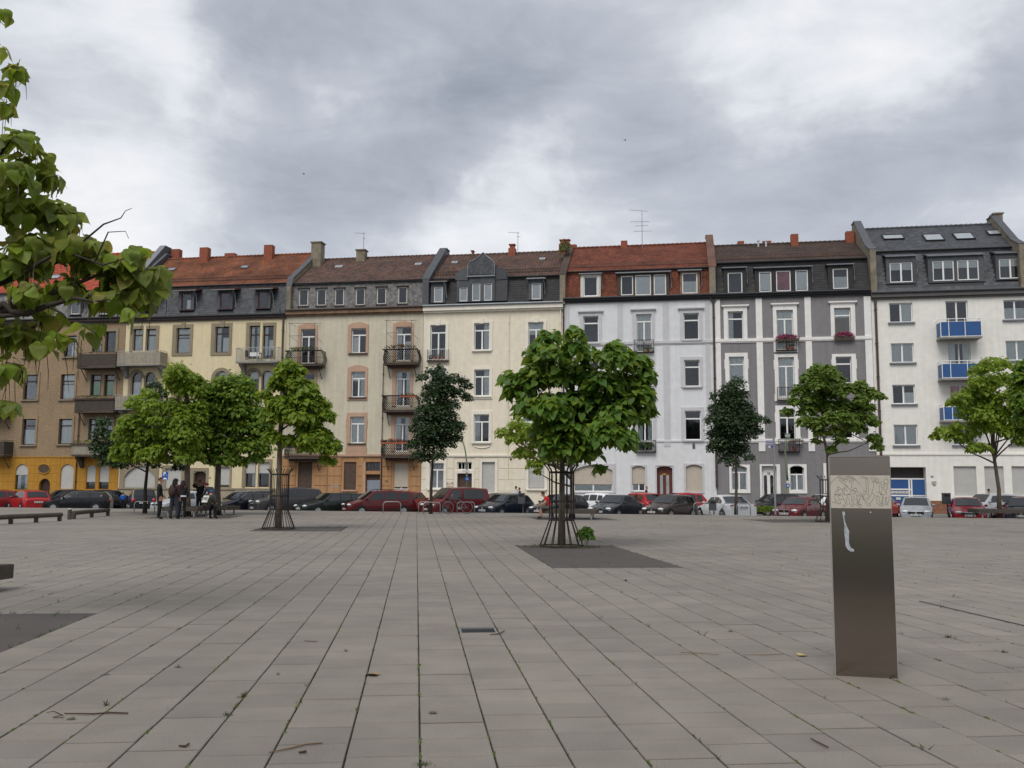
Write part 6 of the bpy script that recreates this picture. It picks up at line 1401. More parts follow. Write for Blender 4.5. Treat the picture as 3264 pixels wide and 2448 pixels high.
    if R_ not in WHEEL:
        t = MB(); t.tube([(0, -.1, 0), (0, -.09, 0), (0, .09, 0), (0, .1, 0)], [R_ * .9, R_, R_, R_ * .9], 20); 
        q = MB(); q.tube([(0, -.105, 0), (0, .108, 0)], R_ * .64, 16)
        for k in range(5): a = 2 * math.pi * k / 5; q.tube([(0, .112, 0), (R_ * .6 * math.cos(a), .112, R_ * .6 * math.sin(a))], .028, 4)
        wl = MB(); wl.tube([(0, -.02, 0), (0, .02, 0)], R_ * 1.17, 18)
        WHEEL[R_] = (t.mesh('tyre', RUBBER), q.mesh('rim', RIM), wl.mesh('wheel_arch', BLACKP))
    for x in (.185, .80):
        for sgn in (1, -1):
            hw = hwf(x); wloc = (X(x), sgn * (hw - .075), R_)
            ar = link('wheel_arch', WHEEL[R_][2], root, (X(x), sgn * (hw * .985 - .008), R_ + .02))
            wh = link('wheel', WHEEL[R_][0], root, wloc); 
            rm = link('rim', WHEEL[R_][1], wh); rm.rotation_euler = (0, 0, 0 if sgn > 0 else math.pi)
    zf = pf['zh']
    for sgn in (1, -1):
        m = MB(); m.ball((X(.022), sgn * hwf(.03) * .72, zf - .07), .13, .19, .08, 10, 6); h_ = m.build('headlight', LAMPG, root, smooth=True); h_.rotation_euler = (0, 0, 0)
        m = MB(); zt_ = pf['zt'] - .02 if kind != 'van' else .8
        m.ball((X(.985), sgn * hwf(.985) * .84, zt_ - .05), .085, .13, .065 if kind in ('sedan', 'hatch') else .15, 10, 6); m.build('tail_light', TAILR, root, smooth=True)
        m = MB(); m.ball((X(c + .055), sgn * (hwf(c) + .07), pf['zc'] + .06), .06, .1, .07, 8, 5); m.build('mirror', pm if 'bm' not in opts else BLACKP, root, smooth=True)
        m = MB(); m.box(X(.60), X(.565), sgn * hwf(.58) - .012, sgn * hwf(.58) + .012, ip(belt_t, .58) - .16, ip(belt_t, .58) - .12); m.build('door_handle', pm, root)
    m = MB(); m.box(X(-.003), X(.02), -.42, .42, zf - .20, zf - .07)
    gr = m.build('grille', BLACKP, root)
    if 'kidney' in opts:
        gr.data.clear_geometry(); m = MB()
        for sgn in (1, -1): m.box(X(-.004), X(.02), sgn * .17 - .13, sgn * .17 + .13, zf - .2, zf - .04)
        gr.data.from_pydata(m.v, [], m.f); gr.data.update()
        for sgn in (1, -1):
            m = MB(); y0, y1, z0_, z1_ = sgn * .17 - .14, sgn * .17 + .14, zf - .21, zf - .03
            m.tube([(X(-.006), y0, z0_), (X(-.006), y0, z1_), (X(-.006), y1, z1_), (X(-.006), y1, z0_), (X(-.006), y0, z0_)], .012, 4); m.build('grille_surround', ZINCL, root)
    elif 'chrome' in opts:
        m = MB(); m.tube([(X(-.006), -.4, zf - .06), (X(-.008), 0, zf - .1), (X(-.006), .4, zf - .06)], .02, 5); m.build('grille_bar', ZINCL, root)
    else:
        m = MB(); m.tube([(X(-.012), 0, zf - .13), (X(-.008), 0, zf - .13)], .06, 12); m.build('badge', RIM, root)
    for x, z in ((-.010, .40), (1.008, .62 if kind != 'sedan' else .7)):
        m = MB(); m.box(X(x) - .01, X(x) + .01, -.26, .26, z, z + .11); pl = m.build('number_plate', PLATE, root)
        m = MB(); sg = 1 if x < 0 else -1; xx = X(x) + sg * .012
        for k in range(7):
            if k in (2, 4): continue
            m.box(xx - .001, xx + .001, -.2 + k * .06, -.165 + k * .06, z + .025, z + .085)
        m.build('plate_print', INK, pl)
    m = MB(); m.box(X(.0) - .0, X(.012), -hwf(.02) * .8, hwf(.02) * .8, .2, .30); m.build('air_intake', BLACKP, root)
    if rails:
        for sgn in (1, -1): m = MB(); m.tube([(X(w_ + .03), sgn * twf(w_ + .03) * .86, Ht - .01), (X(w_ + .06), sgn * twf(w_ + .06) * .86, Ht + .06), (X(r_ - .05), sgn * twf(r_ - .05) * .86, Ht + .05), (X(r_ - .02), sgn * twf(r_ - .03) * .86, Ht - .02)], .018, 5); m.build('roof_rail', ZINCL if 'silver_rail' in opts else BLACKP, root)
    if 'trim' in opts:
        for sgn in (1, -1): m = MB(); m.tube([(X(x), sgn * (sp(x, .95, 1)[1]), sp(x, .95, 1)[2]) for x in (c + .07, w_ + .02, .6, r_ - .02)], .014, 4); m.build('window_trim', ZINCL, root)
    if 'lowtrim' in opts:
        m = MB()
        for sgn in (1, -1): m.box(X(.97), X(.03), sgn * hwf(.5) * .99 - .012, sgn * hwf(.5) * .99 + .016, .38, .46)
        m.build('bump_strip', BLACKP, root)
    return root
FR, BK = -13.6, -5.6
NAVY, BLK, DGREY, BROWN, MAROON, WINE, RED, SIL, WHT, GRN = (.012, .016, .028), (.010, .010, .012), (.045, .045, .05), (.045, .030, .026), (.10, .012, .014), (.115, .014, .018), (.38, .018, .02), (.34, .36, .39), (.86, .865, .87), (.012, .02, .016)
car('red car cut off by the left edge of the view', 'hatch', (.20, .015, .018), -40, FR, alpha=50)
car('red hatchback seen from behind at the far left, small white number plate', 'hatch', RED, 92, FR, alpha=36, away=True, Ln=4.0)
car('dark blue car whose roof shows behind the red hatchback and the long black car', 'hatch', (.02, .022, .035), 200, BK, alpha=60)
car('long black hatchback behind the log rails, facing left with a red tail light', 'estate', BLK, 248, FR + .6, alpha=25, Ln=4.3)
car('black car tail end beside the child in blue', 'hatch', (.016, .017, .02), 352, BK + 1.5, alpha=62, away=True, mirror=True)
car('dark compact van with its big window behind the thin trunk at the left', 'mpv', (.016, .02, .026), 452, FR + 1.5, alpha=55, away=True, Ln=3.8, Wd=1.65, Ht=1.62)
car('silver car seen between the legs of the standing group', 'hatch', (.42, .45, .48), 590, FR + 1.0, alpha=60)
car('black estate car with bright roof rails and a pale windscreen', 'estate', (.010, .013, .022), 775, FR - .0, wpx=172, Ln=4.75, Ht=1.46, rails=True, opts=('silver_rail', 'trim'))
car('dark car roof behind the black estate car', 'hatch', (.02, .02, .024), 830, BK, alpha=60)
car('dark grey off-roader with a twin grille behind the tree guard', 'suv', (.05, .046, .05), 918, FR + .3, wpx=226, Ln=4.75, Wd=1.88, Ht=1.74, opts=('kidney',))
car('black-green estate car between the grey off-roader and the wine-red people carrier', 'estate', GRN, 1058, FR, wpx=214, Ln=4.65, Wd=1.78, Ht=1.44)
car('wine-red people carrier with bright rectangular headlights', 'mpv', MAROON, 1208, FR, wpx=228, Ln=4.5, Wd=1.70, Ht=1.60, rails=True, opts=('bm', 'lowtrim'))
car('red car with its tail showing between the wine-red people carrier and the wine-red van', 'estate', (.26, .02, .02), 1312, BK + 1, alpha=70, away=True, mirror=True, Ht=1.5)
car('wine-red high-roofed van with dark side windows behind the bicycle', 'van', WINE, 1452, FR + 1.2, wpx=214, Ln=4.4, Wd=1.78, Ht=1.82, opts=('bm',))
car('grey car with its windscreen showing behind the dark blue hatchback', 'hatch', (.16, .165, .17), 1588, BK + .4, alpha=48)
car('dark blue hatchback with round bright headlights behind the grey litter bin', 'hatch', NAVY, 1608, FR, wpx=180, Ln=4.15, Ht=1.44)
car('dark car behind the boy in red, its headlight beside his leg', 'hatch', (.022, .026, .03), 1782, FR, wpx=185, Ln=4.1)
car('white hatchback seen from behind with a red tail light, near the wide shuttered window', 'hatch', WHT, 1893, BK, alpha=38, away=True, Ln=4.2, Ht=1.48)
car('dark blue saloon with a twin grille', 'sedan', (.022, .026, .036), 1965, FR, wpx=180, Ln=4.5, Wd=1.8, Ht=1.42, opts=('kidney',))
car('red car seen from behind, left of the brown front door', 'hatch', RED, 2036, BK + .2, alpha=52, away=True, Ht=1.52)
car('dark brown hatchback below the brown front door', 'hatch', BROWN, 2136, FR, wpx=186, Ln=3.97, Wd=1.68, Ht=1.46)
car('red car of which only the roof shows over the brown hatchback', 'hatch', RED, 2160, BK, alpha=30, Ht=1.54)
car('white saloon seen from behind with two red tail lights', 'sedan', WHT, 2310, FR + 1.2, wpx=190, Ln=4.85, Wd=1.85, Ht=1.46, away=True, opts=())
car('black hatchback behind the grey signpost', 'hatch', (.014, .015, .017), 2468, BK + .6, alpha=35, Ln=4.2, Ht=1.5)
car('maroon saloon with a twin grille just left of the stele', 'sedan', (.14, .02, .026), 2548, FR - .2, wpx=196, Ln=4.3, Wd=1.7, Ht=1.38, opts=('kidney',))
car('white car with its dark side window behind the maroon saloon', 'hatch', WHT, 2625, BK, alpha=32, Ht=1.5)
car('red car half hidden behind the stele', 'hatch', RED, 2805, BK + .5, alpha=60, away=True, mirror=True)
car('silver hatchback facing the square in front of the blue gate', 'hatch', SIL, 2920, FR, wpx=144, Ln=4.0, Wd=1.7, Ht=1.42, opts=('lowtrim',))
car('bright red hatchback facing the square, chrome line over its grille', 'hatch', (.33, .018, .03), 3080, FR - .3, wpx=134, Ln=4.0, Wd=1.7, Ht=1.42, opts=('chrome',))
car('silver small van behind the bright red hatchback, under the walking man', 'van', (.40, .42, .44), 3158, BK, alpha=30, Ln=3.8, Ht=1.62)
car('dark red car behind the leaning trunk at the right', 'hatch', (.14, .015, .02), 3235, BK, alpha=60)
car('dark car at the right edge behind the long bench', 'sedan', (.035, .04, .05), 3262, FR, alpha=68, Ln=4.5)
# ------------------------------------------------------------------ people
CLOTH = {}
def cloth(c):
    if c not in CLOTH: CLOTH[c] = MAT('cloth', c, rough=.9, var=.15, scale=9)
    return CLOTH[c]
STAND = dict(pel=(0, 0, .95), wst=(0, 0, 1.08), chs=(-.01, 0, 1.30), nk=(0, 0, 1.47), hd=(.03, 0, 1.60), tp=(.03, 0, 1.70),
             sh=(-.01, .17, 1.40), el=(-.03, .235, 1.13), wr=(.07, .22, .90), ha=(.10, .21, .83), hp=(0, .09, .90), kn=(.02, .10, .50), an=(-.02, .105, .09), to=(.15, .12, .035))
def pose(base=STAND, **k):
    P = {}
    for n_, v in base.items():
        if n_ in ('pel', 'wst', 'chs', 'nk', 'hd', 'tp'): P[n_] = v
        else: P[n_ + 'L'] = v; P[n_ + 'R'] = (v[0], -v[1], v[2])
    P.update(k); return P
RADII = dict(pel=.135, wst=.12, chs=.135, nk=.052, hd=.088, tp=.062, sh=.07, el=.048, wr=.034, ha=.036, hp=.092, kn=.062, an=.043, to=.038)
def person(label, loc, rz, P, top, legs, shoes, hair, height=1.75, skin=SKIN, longhair=False, cap=None, bare_arm=False, bare_leg=False, bulk=1.0, hairm=None, visible_from=0):
    root = thing('person', label, 'person', loc, rz)
    names = list(P); idx = {n: i for i, n in enumerate(names)}
    E = [('pel', 'wst'), ('wst', 'chs'), ('chs', 'nk'), ('nk', 'hd'), ('hd', 'tp')]
    for s_ in 'LR': E += [('chs', 'sh' + s_), ('sh' + s_, 'el' + s_), ('el' + s_, 'wr' + s_), ('wr' + s_, 'ha' + s_), ('pel', 'hp' + s_), ('hp' + s_, 'kn' + s_), ('kn' + s_, 'an' + s_), ('an' + s_, 'to' + s_)]
    me = bpy.data.meshes.new('body_frame'); me.from_pydata([P[n] for n in names], [(idx[a], idx[b]) for a, b in E], [])
    ob = bpy.data.objects.new('body_frame', me); COL.objects.link(ob)
    md = ob.modifiers.new('skin', 'SKIN'); md.use_smooth_shade = True
    sv = me.skin_vertices[0].data
    for n in names:
        k = n if n in RADII else n[:-1]; r = RADII[k] * (bulk * 1.12 if k in ('pel', 'wst', 'chs', 'sh') else 1.0 if k in ('nk', 'hd', 'tp', 'ha', 'wr') else 1.25)
        sv[idx[n]].radius = (r, r * (1.18 if k in ('chs', 'pel', 'wst') else 1)); sv[idx[n]].use_root = (n == 'pel')
    sub = ob.modifiers.new('sub', 'SUBSURF'); sub.levels = 1; sub.render_levels = 1
    dg = bpy.context.evaluated_depsgraph_get(); bm = bpy.data.meshes.new_from_object(ob.evaluated_get(dg)); bm.name = 'body'
    bpy.data.objects.remove(ob)
    mats = [cloth(top), cloth(legs), cloth(shoes), skin]
    V = np.array([v.co[:] for v in bm.vertices]); Fs = [tuple(p.vertices) for p in bm.polygons]
    part = {'pel': 1, 'wst': 0, 'chs': 0, 'nk': 3, 'hd': 3, 'tp': 3}
    for s_ in 'LR': part.update({'sh' + s_: 0, 'el' + s_: 3 if bare_arm else 0, 'wr' + s_: 3 if bare_arm else 0, 'ha' + s_: 3, 'hp' + s_: 1, 'kn' + s_: 1, 'an' + s_: 3 if bare_leg else 1, 'to' + s_: 2})
    seg = [(np.array(P[a]), np.array(P[b]), a, b) for a, b in E]
    mb = MB(); mb.v = [tuple(v) for v in V]
    for f in Fs:
        c = V[list(f)].mean(0); best = None
        for a, b, na, nb_ in seg:
            t = np.clip(np.dot(c - a, b - a) / max(1e-6, np.dot(b - a, b - a)), 0, 1); d = np.linalg.norm(c - a - (b - a) * t)
            if best is None or d < best[0]: best = (d, t, na, nb_)
        d, t, na, nb_ = best; key = na if t < .5 else nb_
        m_ = part[key]
        if na[:2] == 'wr' or (na[:2] == 'el' and t > .9): m_ = 3
        if na == 'nk' : m_ = 3
        if na == 'chs' and nb_ == 'nk': m_ = 0 if t < .75 else 3
        if na[:2] == 'an' or (na[:2] == 'kn' and t > .93 and not bare_leg): m_ = 2
        if na[:2] == 'kn' and bare_leg and t > .12: m_ = 3 if t < .95 else 2
        if na in ('pel',) and nb_ == 'wst': m_ = 1 if t < .35 else 0
        mb.f.append(f); mb.m.append(m_)
    # face and hands
    hd = Vector(P['hd']); up = (Vector(P['tp']) - hd).normalized(); fw = Vector((1, 0, 0)); fw = (fw - up * fw.dot(up)).normalized(); lf = up.cross(fw)
    if 'face' in P: pass
    mb.tube([hd + fw * .075 + up * .03, hd + fw * .112 - up * .012], [.008, .017], 5, 3)
    mb.tube([hd + fw * .088 - up * .05 - lf * .025, hd + fw * .092 - up * .05, hd + fw * .088 - up * .05 + lf * .025], .007, 4, 3)
    for q in (1, -1): mb.tube([hd + lf * .085 * q + up * .03, hd + lf * .097 * q - up * .025], [.02, .012], 5, 3); mb.ball(tuple(hd + fw * .088 + lf * .033 * q + up * .022), .011, n=6, m=4, mi=2)
    for s_ in 'LR':
        h = Vector(P['ha' + s_]); w_ = Vector(P['wr' + s_]); d = (h - w_).normalized(); sd = d.cross(Vector((0, 0, 1)));
        if sd.length < .2: sd = d.cross(Vector((0, 1, 0)))
        sd.normalize(); nn = sd.cross(d)
        fwd = Vector((1, 0, 0)) - d * d.x
        if fwd.length < .2: fwd = sd
        fwd.normalize(); side = fwd
        cu = d.cross(side)
        for k, ln in enumerate((.062, .072, .068, .052)):
            b0 = h + side * (.027 - .018 * k) + d * .012; b1 = b0 + d * ln * .55 + cu * .008; b2 = b1 + d * ln * .38 + cu * .022
            mb.tube([b0, b1, b2], [.0095, .0088, .0065], 5, 3)
        b0 = h + side * .03 - d * .02; mb.tube([b0, b0 + side * .03 + d * .025, b0 + side * .034 + d * .055], [.0115, .010, .0075], 5, 3)
    mb.build('body', mats, root, smooth=True)
    hm = MB(); R_ = .106
    c = hd + up * .035 - fw * .012
    vs, fs = [], []; n, m_ = 12, 6
    for j in range(m_ + 1):
        for k in range(n):
            a = 2 * math.pi * k / n; th = (math.pi * (.60 if math.cos(a) < .3 else .29)) * j / m_
            q = c + (fw * math.cos(a) + lf * math.sin(a) * .93) * R_ * math.sin(th) + up * R_ * 1.05 * math.cos(th) * (1 + .02 * math.sin(5 * a)); vs.append(q)
    for j in range(m_):
        for k in range(n): fs.append((j * n + k, (j + 1) * n + k, (j + 1) * n + (k + 1) % n, j * n + (k + 1) % n))
    hm.add(vs, fs)
    if longhair:
        for k in range(9):
            a = math.pi * (.5 + (k - 4) / 8 * .95 + .5); b0 = c + (fw * math.cos(a) + lf * math.sin(a)) * .085; hm.tube([b0, b0 - up * .14 - fw * .02, b0 - up * .30 - fw * .01, b0 - up * .40], [.035, .04, .036, .012], 6)
    hm.build('hair', hairm or cloth(hair), root, smooth=True)
    root.scale = (height / 1.75,) * 3
    return root
def hat(label, owner_loc, rz, hdpos, col, sc_=1.0, peak=True):
    o = thing('cap', label, 'cap', owner_loc, rz); m = MB(); m.ball((hdpos[0] - .01, hdpos[1], hdpos[2] + .04), .116, .112, .10, 14, 6, zmin=-.05); m.build('crown', cloth(col), o, smooth=True)
    if peak: m = MB(); m.prism([(hdpos[0] + .06, -.08), (hdpos[0] + .17, -.05), (hdpos[0] + .19, 0), (hdpos[0] + .17, .05), (hdpos[0] + .06, .08)], hdpos[2] + .045, hdpos[2] + .056, ax='z'); m.build('peak', cloth(col), o)
    o.scale = (sc_,) * 3; return o
BLKC, DK, JEAN, GREYJ = (.012, .012, .014), (.025, .022, .022), (.03, .035, .05), (.09, .095, .105)
HBR, HDK, HRED = (.05, .028, .016), (.015, .011, .01), (.10, .04, .02)
face = lambda a: rad(a)
p = gz(506, 1655); person('person in a black jacket standing leftmost of the group, turned to the others', p, rad(10), pose(haL=(.16, .17, .90), wrL=(.10, .19, .96), elL=(-.05, .24, 1.15)), BLKC, BLKC, DK, HBR, 1.80)
p = gz(553, 1655); person('person with a black cap and a brown backpack, seen from behind', p, rad(75), pose(anL=(-.02, .16, .09), anR=(-.02, -.16, .09), toL=(.15, .18, .035), toR=(.15, -.18, .035), knL=(.02, .14, .5), knR=(.02, -.14, .5)), (.045, .02, .02), JEAN, DK, HDK, 1.76, longhair=True); hat('black peaked cap worn by the person with the backpack', p, rad(20), STAND['hd'], BLKC, 1.76 / 1.75)
o = thing('backpack', 'brown backpack on the back of the person in the black cap', 'backpack', p, rad(75)); m = MB(); m.ball((-.21, 0, 1.2), .11, .16, .22, 10, 8); m.build('pack', cloth((.05, .033, .03)), o, smooth=True); m = MB()
for q in (.1, -.1): m.tube([(-.12, q, 1.38), (.02, q, 1.46), (.11, q, 1.34), (.02, q * 1.2, 1.08), (-.14, q, 1.03)], .018, 5)
m.build('strap', cloth(DK), o)
p = gz(567, 1651); p = gz(568, 1650); p.x += .15; person('person with long dark red-brown hair, white shirt hem and black trousers', p, rad(95), pose(anL=(-.02, .13, .09), anR=(-.02, -.13, .09)), BLKC, BLKC, DK, (.03, .012, .012), 1.68, longhair=True)
m = MB(); m.tube([(0, 0, .93), (0, 0, 1.0)], [.185, .17], 14); o = m.build('shirt', cloth((.55, .57, .62)), loc=p); tag(o, 'white shirt hem showing round the waist of the long-haired person', 'shirt'); o.rotation_euler = (0, 0, rad(95)); o.scale = (.9, 1.05, 1)
p = gz(613, 1641); p.y += 1.0; person('person behind the trunk with both hands raised to the head', p, rad(-100), pose(elL=(.12, .36, 1.45), wrL=(.10, .20, 1.60), haL=(.07, .13, 1.66), elR=(.12, -.36, 1.45), wrR=(.10, -.20, 1.60), haR=(.07, -.13, 1.66)), BLKC, DK, DK, (.08, .04, .02), 1.72)
p = gz(676, 1650); person('person in dark jacket and grey trousers bending forward over the bench', p, rad(150), pose(wst=(.08, 0, 1.06), chs=(.22, 0, 1.24), nk=(.36, 0, 1.36), hd=(.46, 0, 1.44), tp=(.51, 0, 1.53), shL=(.24, .17, 1.32), shR=(.24, -.17, 1.32), elL=(.34, .23, 1.05), elR=(.34, -.23, 1.05), wrL=(.48, .16, .88), wrR=(.48, -.16, .88), haL=(.53, .14, .82), haR=(.53, -.14, .82), pel=(-.03, 0, .95)), (.028, .032, .042), GREYJ, (.5, .5, .5), HRED, 1.74, bulk=1.12); hat('dark red cap of the person bending forward', p, rad(150), (.46, 0, 1.44), (.09, .02, .02))
SIT = pose(pel=(0, 0, .54), wst=(.03, 0, .67), chs=(.14, 0, .88), nk=(.25, 0, 1.03), hd=(.34, 0, 1.13), tp=(.38, 0, 1.22), shL=(.15, .17, .97), shR=(.15, -.17, .97), elL=(.26, .23, .72), elR=(.26, -.23, .72), wrL=(.46, .12, .66), wrR=(.46, -.12, .66), haL=(.53, .09, .67), haR=(.53, -.09, .67), hpL=(.04, .10, .52), hpR=(.04, -.10, .52), knL=(.46, .13, .53), knR=(.46, -.13, .53), anL=(.40, .13, .09), anR=(.44, -.13, .09), toL=(.56, .14, .035), toR=(.60, -.14, .035))
p = gz(655, 1655); person('person crouched on the bench edge in a dark green jacket, back to the square', p, rad(66), SIT, (.04, .042, .028), (.025, .02, .02), DK, (.02, .015, .012), 1.74, bulk=1.2); hat('blue woollen cap of the crouched person', p, rad(66), (.34, 0, 1.13), (.03, .07, .16), peak=False)
bp = p + Vector((math.cos(rad(40)) * .0, math.sin(rad(40)) * .0, 0)); o = thing('back_patch', 'white square patch with black marks on the back of the crouched person', 'patch', p, rad(66)); m = MB()
m.box(-.028, 0, -.15, .15, -.16, .16); q = m.build('cloth_square', cloth((.6, .6, .58)), o, loc=(-.062, -.02, .86)); q.rotation_euler = (0, rad(27), 0); m = MB()
for k, pts in enumerate((((-.11, -.07), (-.11, .08)), ((-.11, .07), (-.05, .07)), ((-.11, .0), (-.06, .0)), ((-.03, -.07), (-.03, .08)), ((-.03, .0), (.01, .02)), ((.01, -.07), (.01, .08)), ((.05, -.07), (.05, .08)), ((.02, .07), (.08, .075)), ((.09, -.07), (.105, .08), (.12, -.07)))):
    m.tube([(-.0305, -y, z) for y, z in pts], .010, 4)
q2 = m.build('patch_marks', INK, o, loc=(-.062, -.02, .86)); q2.rotation_euler = (0, rad(27), 0)
pp = fpt(fac(391, 1600, -7.5)[0], -7.5, RZ); person('child in a bright blue jacket walking between the parked cars', pp, rad(110), pose(anL=(.12, .1, .09), anR=(-.15, -.1, .11)), (.02, .10, .42), BLKC, DK, HRED, 1.32)
WALK = pose(anL=(.22, .09, .09), toL=(.38, .1, .05), knL=(.16, .1, .5), anR=(-.24, -.09, .13), toR=(-.12, -.1, .05), knR=(.0, -.1, .49), elL=(-.1, .24, 1.14), wrL=(-.08, .23, .9), haL=(-.07, .22, .83), elR=(.05, -.24, 1.14), wrR=(.2, -.22, .95), haR=(.25, -.21, .9))
d = -1.6
pp = fpt(fac(1645, 1560, d)[0], d, GZ); person('person in a pale top walking behind the dark blue hatchback', pp, rad(165), WALK, (.5, .55, .65), JEAN, DK, HDK, 1.78); pp = fpt(fac(1656, 1560, d - .6)[0], d - .6, GZ); person('person in black with tied-back brown hair walking behind the dark blue hatchback', pp, rad(165), WALK, BLKC, BLKC, DK, HBR, 1.68)
pp = fpt(fac(2061, 1560, d)[0], d, GZ); person('fair-haired man in a dark suit walking past the pale blue-grey house', pp, rad(-20), WALK, (.018, .018, .025), (.018, .018, .025), DK, (.26, .15, .07), 1.84)
pp = fpt(fac(3151, 1560, d)[0], d, GZ); person('dark-haired man in a grey suit walking past the roller shutters', pp, rad(-10), WALK, (.06, .05, .05), (.05, .045, .045), DK, HDK, 1.78)
pr = gz(1718, 1650); pr = Vector((T8.x - 1.05, T8.y - .55, 0)); RSIT = dict(SIT); person('boy in a bright red T-shirt sitting on the bench, bent over with bare forearms', pr, rad(180), RSIT, (.55, .015, .02), (.10, .09, .085), DK, (.05, .025, .015), 1.72, bare_arm=True, bare_leg=True, bulk=1.15)
o = thing('paper', 'white sheet of paper in the hands of the boy in red', 'paper', pr, rad(180)); m = MB(); m.box(.52, .72, -.13, .13, .69, .694); q = m.build('sheet', cloth((.75, .76, .78)), o)

# ------------------------------------------------------------------ the stele
a_, b_ = gz(2664, 2153), gz(2863, 2164)
ux = (b_ - a_); Wst = ux.length; ang = math.atan2(ux.y, ux.x)
zt = at(2633 + 2, 1455, a_.y).z
STEELB = MAT('brushed_dark_steel', (.29, .25, .215), rough=.16, metal=.95, var=.05, scale=1.2, fine=.02, finescale=60, stretch=(1, 1, 12))
st = thing('stele', 'tall dark metal stele with a pale engraved picture panel, standing on the paving', 'stele', a_, ang)
dep = .09; bv = .006
m = MB(); x0, x1 = 0, Wst
def ring_(x0, x1, y0, y1, z): return [(x0, y0, z), (x1, y0, z), (x1, y1, z), (x0, y1, z)]
R0, R1, R2 = ring_(0, Wst, 0, dep, -.01), ring_(0, Wst, 0, dep, zt - bv), ring_(bv, Wst - bv, bv, dep - bv, zt)
m.add(R0 + R1 + R2, [(0, 1, 5, 4), (1, 2, 6, 5), (2, 3, 7, 6), (3, 0, 4, 7), (4, 5, 9, 8), (5, 6, 10, 9), (6, 7, 11, 10), (7, 4, 8, 11), (8, 9, 10, 11)]); m.build('slab', STEELB, st)
for xx in (-.001, Wst - .002): m = MB(); m.box(xx, xx + .003, -.0025, dep + .002, .0, zt - .004); m.build('edge_highlight', MAT('highlight_steel', (.6, .6, .58), rough=.35, metal=.7, var=.05), st)  # bright strips put the highlight of the slab's edges into colour
m = MB(); m.box(0, Wst, -.0022, dep, zt - .002, zt + .003); m.build('top_strip', bpy.data.materials['highlight_steel'], st)  # same painted highlight along the top edge
zp0, zp1 = at(2636, 1619, a_.y).z, at(2636, 1515, a_.y).z
PANELM = MAT('engraved_panel', (.56, .525, .46), rough=.5, metal=.0, var=.06, scale=6, fine=.06)
m = MB(); m.box(.004, Wst - .004, -.006, .001, zp0, zp1); pn = m.build('picture_panel', PANELM, st)
def PX(x, y): return (.004 + (Wst - .008) * (x - 155) / (1960 - 155), -.0068, zp1 - (zp1 - zp0) * (y - 150) / (1090 - 150))
